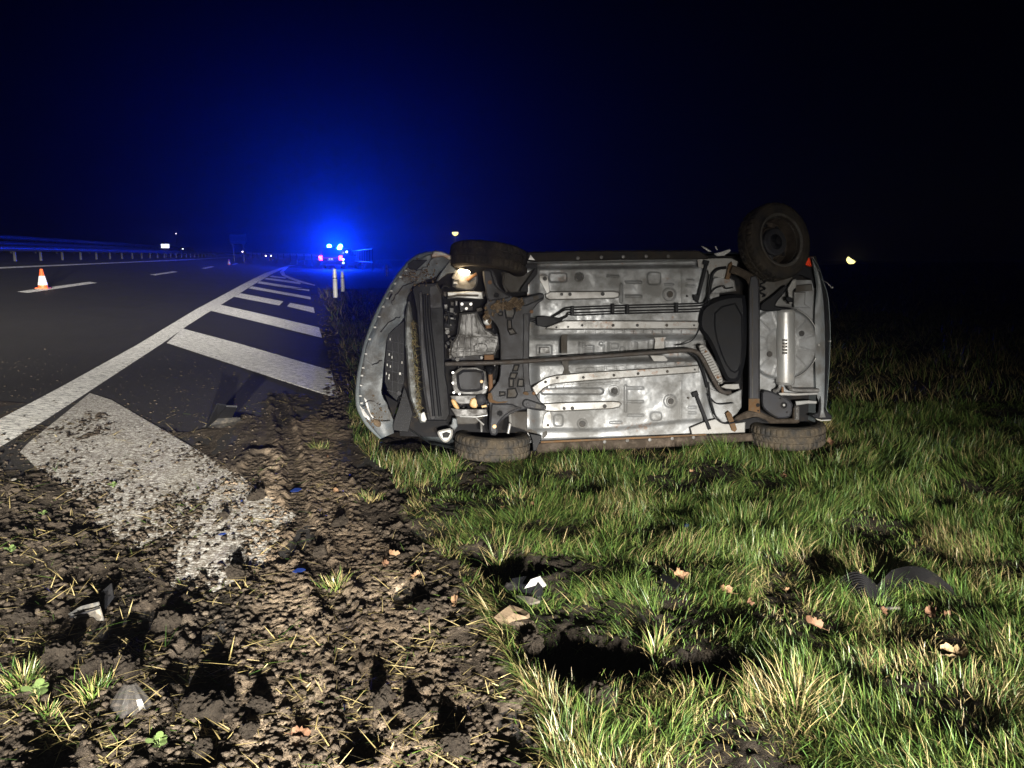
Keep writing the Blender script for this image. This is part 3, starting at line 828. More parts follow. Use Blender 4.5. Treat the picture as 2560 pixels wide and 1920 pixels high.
# ---- floor pan as pressed sheet -------------------------------------------------------
def slot(x, y, x0, x1, yc, hh):
    dx = np.maximum(np.maximum(x0 - x, x - x1), 0); return np.sqrt(dx * dx + (y - yc) ** 2) - hh
def floor_w(x, y):
    w = np.zeros_like(x)
    # tunnel
    t0 = 836 + 0 * x; t1 = 914 - (x - 1330) * 0.022
    s = sstep(t0 - 2, t0 + 17, y) * (1 - sstep(t1 - 17, t1 + 2, y))
    w -= 0.095 * s
    w += 0.012 * s * (sstep(0.3, 0.5, np.abs(((x - 1392) % 62) / 62 - 0.5)) - 0.5) * (x > 1392)
    # kick up towards the sills
    w -= 0.050 * (1 - sstep(664, 676, y - (x - 1345) * -0.012))
    w += 0.046 * (1 - sstep(655, 661, y - (x - 1345) * -0.018))
    bt = 1074 - sstep(1480, 1760, x) * 24
    w -= 0.045 * sstep(bt - 5, bt + 7, y)
    w += 0.040 * sstep(1096 - (x - 1354) * 0.03, 1101 - (x - 1354) * 0.03, y)
    # front toe board falls back
    w -= 0.07 * (1 - sstep(1322, 1352, x + 0 * y)) * (1 - s)
    # rear step up to the tank
    w -= 0.05 * sstep(1752, 1775, x + 0 * y)
    # pressed beads
    for (x0, x1, yc, hh) in ((1519, 1545, 690.7, 3.2), (1565, 1602, 705.4, 3.2), (1565, 1602, 740.6, 3.2), (1569, 1606, 970, 3.4), (1569, 1606, 1004, 3.4), (1570, 1607, 1038, 3.4), (1526, 1552, 1056, 3.2),
                             (1717, 1732, 701, 3), (1717, 1734, 715, 3), (1722, 1738, 1018, 3), (1722, 1738, 1032, 3), (1462, 1482, 866, 3), (1462, 1482, 872.5, 3), (1462, 1482, 879, 3), (1663, 1682, 711, 3)):
        w += 0.013 * (1 - sstep(-2.2, 0.6, slot(x, y, x0, x1, yc, hh)))
    for (cx, cy, r, h) in ((1447.6, 692.9, 12, 0.010), (1673, 735.8, 17, 0.012), (1361, 696.5, 11, 0.008), (1535.5, 977.8, 13, -0.014), (1455, 1059, 13, 0.010), (1675.4, 1002.6, 17, 0.012), (1452, 860, 6, 0.01), (1503, 859, 6, 0.01)):
        w += h * (1 - sstep(-2.5, 0.5, np.hypot(x - cx, y - cy) - r))
    # larger embossed fields
    for (x0, x1, y0, y1, r, h) in ((1618, 1652, 680, 712, 9, -0.016), (1625, 1655, 1030, 1052, 9, -0.016), (1372, 1418, 682, 706, 8, -0.014), (1350, 1510, 970, 986, 10, -0.030), (1384, 1408, 1036, 1066, 8, -0.014),
                                   (1527, 1547, 858, 872, 4, 0.010), (1549, 1563, 866, 880, 4, 0.010), (1582, 1594, 852, 884, 5, 0.012), (1620, 1662, 850, 886, 6, 0.012), (1340, 1380, 862, 888, 5, 0.012), (1549, 1556, 708, 758, 3, 0.012), (1560, 1567.5, 962, 1031, 3, 0.014),
                                   (1700, 1704, 680, 760, 2, 0.006), (1700, 1704, 950, 1060, 2, 0.006)):
        qx = np.abs(x - (x0 + x1) / 2) - (x1 - x0) / 2 + r; qy = np.abs(y - (y0 + y1) / 2) - (y1 - y0) / 2 + r
        d = np.hypot(np.maximum(qx, 0), np.maximum(qy, 0)) + np.minimum(np.maximum(qx, qy), 0) - r
        w += h * (1 - sstep(-2.5, 1.0, d))
    w += 0.007 * (fbm(x / 42, y / 30, 90, 3) - 0.5) + 0.004 * (fbm(x / 12, y / 12, 95, 2) - 0.5)
    return w
fx = np.arange(1318, 1800, 2.0); fy = np.arange(646, 1112, 2.0)
FX, FY = np.meshgrid(fx, fy)
top_lim = 652 - (FX - 1345) * 0.018; bot_lim = 1106 - (FX - 1354) * 0.040
FYc = np.clip(FY, top_lim, bot_lim)
FW = floor_w(FX, FYc)
pts = np.array([P(a, b_, c_) for a, b_, c_ in zip(FX.ravel(), FYc.ravel(), FW.ravel())]) - CARLOC
II = np.arange(FX.size).reshape(FX.shape)
FF = np.stack([II[:-1, :-1], II[1:, :-1], II[1:, 1:], II[:-1, 1:]], -1).reshape(-1, 4)
floor = fastmesh('floor_pan', pts, FF, M_FLOOR, smooth=True, parent=car)

# plugs in the floor
for (x, y, r, ring) in [(1361.4, 696.5, 5.4, 0), (1447.6, 692.9, 7.5, 11), (1673.3, 735.8, 8, 13.5), (1716.7, 740, 2.8, 0), (1535.5, 977.8, 6.5, 10), (1455.2, 1059, 8, 12.5), (1675.4, 1002.6, 7.6, 13.5), (1719.5, 994.5, 2.8, 0), (1369, 1062, 3.6, 8)]:
    d = disc('rubber_plug', x, y, r, M_PLUG, -0.01, 0.017, seg=20)
    if ring: ringd('plug_ring', x, y, r * 1.02, ring, M_RAIL, 0.016, parent=d)
# frame rails with their holes and dark beads drawn as sealer and edge shade
def rail(poly, holes, mat=M_RAIL, w1=0.035, sm=0):
    o = prism('frame_rail', poly, -0.03, w1, mat, ch=1.6, smooth=sm)
    pl = chaikin(poly, sm) if sm else poly
    out = inset(pl, -1.0)
    tube('seam_outline', [(x, y, 0.004) for x, y in out + out[:1]], 0.0022, M_SEAMSHADE, o, seg=6, curve=0)
    for (x, y, r) in holes:
        lathe('hole', P(x, y, 0), WX, [(r * PXM * 1.25, w1 - 0.002), (r * PXM * 1.2, w1 + 0.003), (r * PXM, w1 + 0.001), (0.0004, w1 + 0.001)], M_PLUG, o, 14)
    return o
rail(Cc((345, 690), (1080, 683), (1130, 695), (1145, 720), (1130, 752), (1080, 762), (340, 778), (300, 755), (290, 720)), [(1402, 736, 3), (1422.6, 736, 3.6), (1504, 735, 4)])
rail(Cc((300, 1112), (310, 1096), (390, 1065), (500, 1025), (770, 1022), (2050, 1030), (2062, 1060), (2050, 1112), (600, 1118), (430, 1122)), [(1453, 813, 2.6), (1529.6, 813, 3), (1590, 813, 3), (1663, 813, 3), (1731, 813, 2), (1418, 817, 2.2), (1389, 818, 2)])
rail(Dc((140, 500), (220, 440), (300, 390), (420, 360), (760, 330), (1950, 256), (2055, 245), (2065, 322), (1950, 332), (770, 420), (420, 455), (350, 470), (270, 510), (190, 590), (165, 560)), [(1362, 953.7, 3), (1391, 943.5, 2.6), (1456, 942.5, 2.8), (1531.8, 937, 3), (1592, 933, 3), (1664.6, 927.7, 3), (1733, 923, 2)])
rail(Dc((270, 690), (500, 676), (1060, 662), (1140, 668), (1165, 690), (1140, 725), (1060, 742), (400, 775), (290, 768)), [(1408, 1019.5, 3.2), (1428.7, 1019, 3.8), (1509, 1014, 4)])
# small raised plates
prism('jack_plate', Cc((225, 500), (320, 505), (335, 600), (345, 735), (320, 738), (270, 640), (220, 545)), -0.01, 0.016, M_RAIL, ch=1)
prism('jack_plate', Dc((280, 790), (365, 770), (360, 960), (320, 975), (250, 970), (262, 900)), -0.01, 0.016, M_RAIL, ch=1, smooth=1)
prism('tunnel_strap', Cc((480, 1105), (590, 1105), (575, 1150), (545, 1200), (545, 1400), (470, 1400), (470, 1210), (500, 1150)), -0.06, -0.005, M_LINER, ch=1.2)
prism('tunnel_strap', Dc((470, 180), (560, 180), (560, 290), (590, 350), (480, 355), (510, 290)), -0.06, 0.008, M_LINER, ch=1.2)
prism('tunnel_bracket', Cc((230, 1330), (340, 1330), (345, 1400), (230, 1400)), -0.09, -0.03, M_ALU, ch=1)
prism('shield_clip', Cc((1530, 1195), (1700, 1190), (1690, 1210), (1665, 1250), (1665, 1400), (1540, 1400), (1555, 1240)), -0.10, -0.045, M_RAIL, ch=1)
prism('shield_clip', Dc((1495, 130), (1660, 130), (1705, 180), (1690, 200), (1540, 200)), -0.09, -0.02, M_RAIL, ch=1)
prism('seat_bracket', Dc((1000, 480), (1140, 465), (1150, 570), (1120, 595), (1040, 590)), -0.02, 0.004, M_FLOOR, ch=2.5, smooth=1)
# spot-welded flange tabs
for k in range(12):
    x = 1440 + k * 24
    prism('flange_tab', [(x, 824.5), (x + 21, 824.5), (x + 21, 834), (x, 834)], -0.03, 0.010, M_FLOOR, ch=0.8)
for k in range(11):
    x = 1440 + k * 25; d = -(x - 1440) * 0.066
    prism('flange_tab', [(x, 921 + d), (x + 22, 919.6 + d), (x + 22, 928.6 + d), (x, 930 + d)], -0.03, 0.009, M_FLOOR, ch=0.8)
for k in range(9):
    x = 1370 + k * 20; d = -(x - 1370) * 0.062
    prism('flange_tab', [(x, 964 + d), (x + 18, 963 + d), (x + 18, 970 + d), (x, 971 + d)], -0.03, 0.009, M_FLOOR, ch=0.8)
# brake and fuel lines
for dy, w in ((0, 0.030), (6, 0.030), (14, 0.026), (20, 0.026)):
    x0 = 0 if dy < 10 else 20
    p = [(1378 + x0, 792 + dy * 0.35, w), (1396 + x0, 781 + dy * 0.55, w), (1413 + x0 * 0.4, 770 + dy * 0.8, w), (1440, 768 + dy, w), (1517, 765 + dy, w), (1640, 761.5 + dy, w), (1745, 758.5 + dy, w), (1772, 752 + dy, w)]
    tube('fuel_line', p, 0.0055, M_BLACK, seg=7, curve=4)
for x, y in ((1431, 776), (1532, 770), (1569, 772), (1691.5, 767.5)):
    prism('pipe_clip', [(x - 4, y - 11), (x + 4, y - 11), (x + 4, y + 13), (x - 4, y + 13)], -0.01, 0.044, M_BLACK, ch=1.2)
prism('cable_sheath', Cc((185, 975), (270, 962), (430, 985), (500, 1000), (485, 1022), (370, 1077), (290, 1097), (190, 1078)), -0.01, 0.05, M_BLACK, ch=2)
for k in range(3):
    tube('cable', [(1318, 794 + 3.5 * k, 0.01), (1332, 796 + 4 * k, 0.02), (1344, 798 + 6 * k, 0.03)], 0.004, M_BLACK, seg=6, curve=3)
tube('cable', [Cc((1790, 1305))[0] + (-0.06,), Cc((1900, 1285))[0] + (-0.03,), Cc((2010, 1220))[0] + (0.0,), (1757, 800, 0.03), (1768, 770, 0.04), (1775, 745, 0.03)], 0.004, M_BLACK, seg=6)

# ---- sills ----------------------------------------------------------------------------
s_t = prism('sill', [(1318, 630), (1500, 626), (1745, 626), (1770, 640), (1770, 648), (1540, 650), (1336, 655), (1318, 652)], -0.09, 0.020, M_SILLTOP, ch=3)
for x, y in ((1444.5, 645.5), (1503, 643), (1558, 642), (1615, 641), (1670.5, 640.5)):
    lathe('sill_clip', P(x, y, 0.02), WX, [(0.014, 0), (0.012, 0.008), (0.0005, 0.011)], M_ALU, s_t, 10)
prism('sill', [(1332, 1112), (1360, 1106), (1600, 1096), (1760, 1088), (1880, 1083), (1884, 1102), (1700, 1116), (1500, 1126), (1345, 1132)], -0.10, 0.018, M_SILL, ch=3)
prism('sill_flange', [(1352, 1102.5), (1600, 1092), (1766, 1084.5), (1766, 1088.5), (1600, 1097), (1352, 1108)], -0.04, 0.03, M_SUBRUST, ch=0.8)
for x, y in ((1511, 1104), (1568, 1101), (1624, 1099), (1680, 1096), (1733, 1093)):
    lathe('sill_clip', P(x, y, 0.018), WX, [(0.014, 0), (0.012, 0.008), (0.0005, 0.011)], M_ALU, car, 10)

# ---- front wheel arches -------------------------------------------------------------
prism('arch_liner', Gc((660, 190), (1190, 240), (1450, 110), (1440, 250), (1260, 420), (1240, 640), (880, 660), (760, 560)), -0.12, -0.03, M_LINER, ch=2, tilt=lambda x, y: -0.0011 * (1345 - x))
prism('arch_liner', Hc((880, 1370), (1330, 1370), (1450, 1560), (1700, 1659), (1740, 1900), (1600, 2050), (1200, 1800), (900, 1700)), -0.12, -0.03, M_LINER, ch=2, tilt=lambda x, y: -0.0011 * (1370 - x))
prism('arch_edge', Gc((1220, 0), (1500, 0), (1510, 230), (1300, 480), (1290, 650), (1100, 640), (1130, 560), (1260, 380), (1440, 110), (1220, 100)), -0.08, 0.0, M_BLACK, ch=1)
prism('mud_flap', Dc((110, 1030), (250, 1055), (250, 1085), (190, 1230), (150, 1230), (140, 1110)), -0.10, 0.02, M_BLACK, ch=1.5)
tube('brake_hose', [Gc((740, 200))[0] + (-0.05,), Gc((720, 420))[0] + (0.0,), Gc((800, 640))[0] + (-0.02,)], 0.009, M_LINER)
tube('brake_hose', [Bc((1910, 800))[0] + (0.0,), Bc((1915, 900))[0] + (0.04,), Bc((1890, 1030))[0] + (0.05,)], 0.011, M_RAIL)

# ---- gearbox, engine ------------------------------------------------------------------
gpoly = Ac((1330, 935), (1530, 915), (1580, 1020), (1620, 1100), (1740, 1180), (1780, 1215), (1785, 1300), (1740, 1420), (1250, 1462), (1210, 1400), (1240, 1280), (1300, 1180))
gb = prism('gearbox', gpoly, -0.16, 0.0, M_ALU, ch=5, chw=0.03)
for (a, b_) in (((1370, 950), (1330, 1180)), ((1420, 945), (1400, 1190)), ((1470, 940), (1480, 1190)), ((1520, 950), (1560, 1180)), ((1570, 1060), (1650, 1180)),
                ((1330, 1210), (1300, 1430)), ((1400, 1210), (1380, 1440)), ((1470, 1210), (1465, 1430)), ((1545, 1210), (1540, 1330)), ((1340, 1190), (1760, 1230)), ((1300, 1340), (1480, 1350)), ((1260, 1390), (1740, 1380))):
    (xa, ya), (xb, yb) = Ac(a, b_)
    d = np.array([xb - xa, yb - ya]); d /= np.linalg.norm(d); nn = np.array([-d[1], d[0]]) * 1.9
    prism('casting_rib', [(xa + nn[0], ya + nn[1]), (xb + nn[0], yb + nn[1]), (xb - nn[0], yb - nn[1]), (xa - nn[0], ya - nn[1])], -0.02, 0.022, M_ALU, gb, ch=0.9)
for x, y, r in ((1545, 1370, 3.2), (1600, 1305, 4), (1610, 1370, 3), (1580, 1445, 4), (1305, 1465, 5), (1265, 1660, 5), (1190, 1150, 6), (1650, 1260, 4), (1720, 1260, 4)):
    q = Ac((x, y))[0]
    disc('bolt', q[0], q[1], r, M_ALU, -0.02, 0.03, gb, 8)
prism('casting_cover', Ac((1490, 1290), (1640, 1280), (1660, 1360), (1600, 1410), (1500, 1390)), -0.02, 0.018, M_ALU, gb, ch=2, smooth=1)
prism('gearbox_mount', Ac((1325, 800), (1480, 795), (1485, 905), (1335, 910)), -0.12, 0.01, M_SUB, ch=1.5)
for x, y in ((1358, 830), (1460, 830), (1410, 882)):
    q = Ac((x, y))[0]; disc('bolt', q[0], q[1], 3.8, M_BRIGHT, 0.0, 0.022, None, 8)
prism('longitudinal_beam', Ac((1190, 690), (1330, 690), (1500, 680), (1590, 690), (1605, 770), (1570, 775), (1300, 755), (1195, 770)), -0.10, 0.02, M_RAIL, ch=1.6)
prism('longitudinal_beam', Ac((1195, 735), (1290, 722), (1310, 715), (1550, 720), (1550, 745), (1310, 742), (1200, 765)), 0.0, 0.030, M_LINER, ch=1.0)
prism('mount_casting', Ac((1255, 480), (1300, 455), (1490, 490), (1545, 480), (1540, 600), (1500, 665), (1440, 680), (1250, 650), (1245, 560)), -0.14, -0.02, M_ALU, ch=4, smooth=1)
prism('casting_rib', Ac((1265, 535), (1330, 535), (1330, 560), (1262, 560)), -0.05, 0.0, M_ALU, ch=1)
prism('casting_rib', Ac((1260, 570), (1310, 570), (1305, 600), (1258, 600)), -0.05, 0.0, M_RAIL, ch=1)
tube('casting_rib', [Ac((1250, 530))[0] + (-0.02,), Ac((1300, 440))[0] + (0.0,)], 0.01, M_RAIL)
tube('casting_rib', [Ac((1420, 560))[0] + (-0.01,), Ac((1530, 480))[0] + (0.0,)], 0.012, M_SHAFT)
# assorted engine parts left of the gearbox
for (x0, y0, x1, y1, mt, w) in ((1150, 830, 1195, 890, M_ALU, -0.02), (1215, 870, 1265, 960, M_ALU, -0.03), (1165, 920, 1215, 1030, M_LINER, -0.04), (1225, 800, 1265, 850, M_LINER, -0.05), (1160, 1100, 1215, 1170, M_ALU, -0.02),
                                (1205, 1340, 1245, 1460, M_ALU, -0.02), (1280, 790, 1310, 850, M_ALU, -0.05), (1195, 980, 1290, 1010, M_ALU, -0.06), (1630, 1140, 1690, 1190, M_ALU, -0.01), (1700, 1190, 1775, 1280, M_ALU, 0.005)):
    prism('engine_bracket', Ac((x0, y0), (x1, y0 + 6), (x1 - 4, y1), (x0 + 5, y1 - 4)), w - 0.08, w, mt, ch=1.3)
for pts_ in ([(1170, 880), (1210, 960), (1200, 1060)], [(1230, 1220), (1300, 1230), (1260, 1370)], [(1155, 960), (1240, 940), (1280, 1000)], [(1210, 640), (1150, 620), (1120, 680), (1150, 760)]):
    tube('engine_hose', [Ac(p)[0] + (-0.03,) for p in pts_], 0.010, M_BLACK)
rc = np.random.default_rng(21)
for k in range(46):
    x = rc.uniform(1112, 1246); y = rc.uniform(732, 1046); w = -0.11 + 0.05 * rc.random(); a_, b_ = rc.uniform(2, 9), rc.uniform(2, 7); q = rc.uniform(-0.5, 0.5)
    ca_, sa_ = math.cos(q), math.sin(q)
    poly = [(x + dx * ca_ - dy * sa_, y + dx * sa_ + dy * ca_) for dx, dy in ((-a_, -b_), (a_ * 0.8, -b_), (a_, b_ * 0.6), (a_ * 0.3, b_), (-a_, b_ * 0.8))]
    prism('engine_bracket', poly, w - 0.05, w, [M_ALU, M_LINER, M_SUB, M_SUB, M_RUST, M_LINER][k % 6], ch=1.0)
for k in range(16):
    x = rc.uniform(1115, 1235); y = rc.uniform(740, 1030); pts_ = [(x, y, -0.06)]
    for _ in range(3): pts_.append((pts_[-1][0] + rc.normal(0, 12), pts_[-1][1] + rc.normal(4, 14), -0.06 + 0.04 * rc.random()))
    tube('engine_hose', pts_, rc.uniform(0.003, 0.008), [M_BLACK, M_SUB, M_LINER][k % 3], seg=6)
for k in range(22):
    disc('bolt', rc.uniform(1114, 1246), rc.uniform(735, 1045), rc.uniform(1.4, 2.6), M_ALU, -0.08, -0.03 + 0.02 * rc.random(), None, 8)
disc('pulley', *Ac((1215, 1080))[0], 14, M_BLACK, -0.14, -0.05, None, 20)
disc('shaft_flange', *Ac((1655, 1028))[0], 10, M_BRIGHT, -0.08, -0.02, None, 18)
tube('drive_shaft', [Ac((1655, 1040))[0] + (-0.05,), Ac((1665, 1110))[0] + (-0.05,)], 0.024, M_SHAFT)
# oil pan
prism('sump_flange', Bc((1240, 275), (1620, 265), (1655, 470), (1650, 560), (1600, 585), (1310, 580), (1250, 540)), -0.14, -0.02, M_ALU, ch=2, smooth=1)
pan = prism('oil_pan', Bc((1290, 295), (1600, 290), (1622, 380), (1600, 470), (1595, 545), (1350, 560), (1300, 500)), -0.10, 0.02, M_SUB, ch=7, chw=0.03, smooth=1)
disc('drain_plug', *Bc((1582, 428))[0], 4, M_ORANGE, 0.0, 0.030, pan, 10)
for x, y in ((1255, 330), (1255, 450), (1265, 560), (1330, 575), (1640, 500)):
    disc('bolt', *Bc((x, y))[0], 3.2, M_BRIGHT, -0.04, 0.0, None, 8)
prism('gearbox_cup', Bc((1235, 100), (1330, 120), (1600, 130), (1600, 190), (1240, 190)), -0.14, -0.02, M_SUB, ch=2)
prism('drive_block', Bc((1615, 125), (1725, 122), (1728, 190), (1612, 190)), -0.10, 0.0, M_SHAFT, ch=2)
lathe('shaft_boot', P(*Bc((1680, 255))[0], -0.03), -VX, [(0.032, 0), (0.04, 0.008), (0.030, 0.014), (0.036, 0.022), (0.026, 0.028), (0.030, 0.036), (0.020, 0.044), (0.018, 0.06)], M_BLACK, car, 18)
tube('drive_shaft', [Bc((1682, 300))[0] + (-0.03,), Bc((1690, 420))[0] + (-0.03,), Bc((1692, 560))[0] + (-0.03,)], 0.017, M_SHAFT, curve=3)
prism('longitudinal_beam', Bc((1225, 595), (1520, 590), (1560, 640), (1540, 690), (1330, 690), (1240, 640)), -0.10, -0.02, M_ALU, ch=1.5)
prism('longitudinal_beam', Bc((1230, 738), (1330, 750), (1640, 750), (1660, 820), (1340, 845), (1290, 835)), -0.10, 0.0, M_ALU, ch=1.5)
prism('lower_beam', Bc((1260, 860), (1320, 830), (1640, 815), (1560, 880), (1520, 920), (1300, 925)), -0.12, -0.03, M_LINER, ch=2)
prism('fluid_bottle', Bc((1228, 635), (1280, 640), (1310, 700), (1335, 745), (1300, 752), (1260, 720)), -0.08, 0.015, M_ORANGE, ch=2.5, smooth=1)
prism('fluid_bottle', Bc((1455, 640), (1500, 615), (1540, 640), (1540, 730), (1490, 740), (1445, 710)), -0.08, 0.015, M_ORANGE, ch=3, smooth=1)
disc('filter_ring', *Bc((1575, 640))[0], 13.5, M_BLACK, -0.10, 0.012)
disc('oil_filter', *Bc((1578, 645))[0], 11, M_SUB, -0.06, 0.022, dome=0.008)
prism('cover_clip', Bc((1580, 710), (1640, 700), (1645, 725), (1590, 735)), -0.05, 0.015, M_ORANGE, ch=1)
tube('linkage_rod', [Bc((1340, 835))[0] + (0.0,), Bc((1520, 840))[0] + (0.02,), Bc((1650, 820))[0] + (0.02,)], 0.006, M_BRIGHT, curve=0)
tube('linkage_rod', [Bc((1520, 850))[0] + (0.02,), Bc((1610, 930))[0] + (0.0,)], 0.006, M_BRIGHT, curve=0)
tube('link_stud', [Bc((1580, 900))[0] + (0.0,), Bc((1585, 1010))[0] + (0.0,)], 0.01, M_ALU, curve=0)

# ---- subframe -------------------------------------------------------------------------
sub_poly = [(1324, 784), (1336, 770), (1347, 756), (1358, 751), (1360.5, 741), (1353, 733), (1336, 737), (1310, 742), (1290, 745), (1275, 738), (1258, 728), (1246, 712), (1240, 690), (1231, 672), (1207, 672), (1211, 700),
            (1216, 735), (1219, 755), (1210, 765), (1212, 785), (1222, 795), (1236, 806), (1246, 822), (1250, 842), (1251, 880), (1251, 912), (1249, 947), (1238, 964), (1222, 982), (1218, 1000), (1225, 1011), (1221, 1085), (1245, 1088),
            (1244, 1062), (1257, 1049), (1283, 1031), (1316, 1021), (1330, 1024), (1357, 1028), (1366, 1021), (1364, 1011), (1350, 1004), (1341, 988), (1332, 981), (1324, 955), (1323, 914)]
sub = prism('subframe', sub_poly, -0.05, 0.030, M_SUB, ch=2.2, smooth=1)
prism('subframe_bar', [(1309, 784), (1323, 784), (1322, 880), (1322, 914), (1324, 956), (1330, 978), (1312, 980), (1309, 950), (1307, 914), (1308, 860)], 0.0, 0.048, M_SUB, sub, ch=1.5)
for poly in (Gc((770, 1050), (965, 1040), (975, 1110), (930, 1235), (800, 1230), (780, 1130)), Gc((830, 1300), (895, 1300), (905, 1475), (830, 1475)), Gc((840, 1525), (930, 1500), (1000, 1590), (890, 1615)), Gc((590, 1110), (690, 1120), (690, 1170), (630, 1180)),
             Hc((985, 310), (1070, 310), (1040, 420), (950, 425)), Hc((910, 490), (1030, 495), (990, 600), (875, 590)), Hc((865, 630), (945, 630), (935, 790), (870, 790)), Hc((830, 870), (990, 850), (1035, 970), (1000, 1035), (820, 1045)), Hc((650, 930), (750, 935), (750, 980), (650, 1000)),
             Hc((1080, 640), (1180, 645), (1170, 780), (1060, 780))):
    q = inset(poly, -3.0)
    o = prism('subframe_recess', q, 0.0, 0.034, M_DARK, sub, ch=0.6)  # dark plate drawn for the shade of a recess
    prism('recess_plate', poly, 0.0, 0.037, M_LINER, sub, ch=1.2)
for (c0, c1) in ((Gc((1210, 870))[0], Gc((1590, 740))[0]), (Hc((1265, 1190))[0], Hc((1640, 1280))[0])):
    a = np.array(c0); b_ = np.array(c1); d = (b_ - a) / np.linalg.norm(b_ - a); nn = np.array([-d[1], d[0]])
    arm = []
    for k in range(9):
        q = math.pi / 2 + math.pi * k / 8; arm.append(tuple(a + 11.5 * (math.cos(q) * d + math.sin(q) * nn)))
    for k in range(9):
        q = -math.pi / 2 + math.pi * k / 8; arm.append(tuple(b_ + 8 * (math.cos(q) * d + math.sin(q) * nn)))
    o = prism('mounting_arm', arm, 0.0, 0.050, M_BLACK, sub, ch=1.5)
    prism('arm_inset', inset(arm, 3.2), 0.0, 0.053, M_SUB, sub, ch=0.6)
    m_ = a * 0.45 + b_ * 0.55
    prism('arm_inset', [tuple(m_ - d * 1 + nn * 6), tuple(m_ + d * 13 + nn * 5), tuple(m_ + d * 13 - nn * 5), tuple(m_ - d * 1 - nn * 6)], 0.04, 0.056, M_LINER, sub, ch=0.8)
    disc('bolt', a[0], a[1], 4.5, M_SUB, 0.04, 0.062, sub, 12); disc('bolt', b_[0], b_[1], 3.8, M_SUB, 0.04, 0.060, sub, 12)
for x, y, r in ((*Gc((545, 725))[0], 7.5), (*Hc((625, 1390))[0], 7.5)):
    ringd('arm_eye', x, y, r * 0.75, r, M_SUB, 0.045, sub); disc('arm_hole', x, y, r * 0.76, M_DARK, 0.0, 0.036, sub)
for x, y in (Gc((400, 430))[0], Hc((500, 1659))[0], Hc((1410, 940))[0], Gc((1355, 1100))[0]):
    disc('bolt', x, y, 4.4, M_SHAFT, 0.0, 0.045, sub, 10)
# control arms (curved, lying over the subframe ends)
ca = prism('control_arm', Gc((245, 120), (460, 130), (480, 320), (560, 520), (760, 660), (900, 740), (860, 790), (560, 840), (350, 870), (310, 600), (250, 300)), 0.0, 0.055, M_SUB, ch=4, smooth=1)
ca2 = prism('control_arm', Hc((440, 1170), (560, 1190), (900, 1180), (1080, 1270), (1180, 1300), (1000, 1340), (880, 1390), (760, 1480), (640, 1600), (590, 1700), (590, 1930), (390, 1900), (420, 1500)), 0.0, 0.055, M_SUB, ch=4, smooth=1)
for x, y, r, p in ((*Gc((545, 725))[0], 7.5, ca), (*Hc((625, 1390))[0], 7.8, ca2)):
    ringd('arm_eye', x, y, r * 0.78, r * 1.1, M_SUB, 0.064, p); disc('arm_hole', x, y, r * 0.8, M_DARK, 0.0, 0.058, p)
disc('bolt', *Gc((400, 430))[0], 5, M_SHAFT, 0.04, 0.064, ca, 10); disc('bolt', *Bc((1725, 935))[0], 5, M_ORANGE, 0.04, 0.066, ca2, 10)
prism('rust_patch', Hc((375, 960), (440, 930), (470, 1000), (480, 1100), (600, 1150), (840, 1130), (780, 1170), (560, 1185), (400, 1160), (360, 1060)), 0.02, 0.0345, M_SUBRUST, sub, ch=0.5)
prism('rust_patch', Hc((1180, 930), (1240, 905), (1300, 935), (1310, 990), (1240, 1000), (1180, 970)), 0.02, 0.0495, M_SUBRUST, sub, ch=0.5, smooth=1)
# mud packed on the upper arm of the subframe
mudV = []; mudF = []
rg = np.random.default_rng(5)
for k in range(130):
    t = rg.random(); x = 1212 + 95 * t + rg.normal(0, 3); y = 768 - 10 * t + rg.normal(0, 7 if t > 0.25 else 14) + (18 if t < 0.25 else 0) * rg.random()
    c0 = P(x, y, 0.045 + rg.random() * 0.015); r = 0.006 + 0.012 * rg.random()
    n0 = len(mudV)
    for q in [(1, 0, 0), (-1, 0, 0), (0, 1, 0), (0, -1, 0), (0, 0, 1), (0, 0, -1)]:
        mudV.append(c0 + r * np.array(q) * (0.6 + 0.8 * rg.random(3)))
    for f in [(0, 2, 4), (2, 1, 4), (1, 3, 4), (3, 0, 4), (2, 0, 5), (1, 2, 5), (3, 1, 5), (0, 3, 5)]: mudF.append(tuple(n0 + i for i in f))
mo = mesh('packed_mud', mudV, mudF, M_MUD, car); mo['kind'] = 'stuff'

# ---- exhaust ---------------------------------------------------------------------------
tube('exhaust_pipe', [(1114, 910, 0.02), (1200, 908, 0.075), (1300, 904, 0.085), (1500, 891, 0.085), (1640, 881, 0.08), (1716, 876, 0.075), (1738, 879, 0.07), (1752, 890, 0.065), (1773, 928, 0.05), (1787, 955, 0.04), (1799, 974, 0.03), (1811, 981, 0.02), (1825, 981, 0.0)], 0.0160, M_RUST, seg=14, curve=6)
tube('drain_hose', [(1725, 882, 0.03), (1742, 893, 0.03), (1752, 915, 0.02), (1762, 945, 0.01), (1768, 968, 0.0)], 0.012, M_BLACK)
hs = prism('heat_shield', Fc((310, 285), (370, 280), (450, 390), (540, 560), (600, 720), (555, 745), (480, 660), (390, 470), (310, 340)), -0.04, 0.015, M_RAIL, ch=2, smooth=1)
for k in range(16):
    t = k / 15; x = 1749 + 53 * t; y = 864 + 92 * t
    prism('shield_rib', [(x - 5, y + 1), (x + 9, y - 4), (x + 9.4, y - 2.4), (x - 4.6, y + 2.6)], 0.0, 0.019, M_LINER, hs, ch=0.4)
disc('bolt', *Fc((378, 360))[0], 3, M_SHAFT, 0, 0.024, hs, 8); disc('bolt', *Fc((517, 662))[0], 3, M_SHAFT, 0, 0.024, hs, 8)
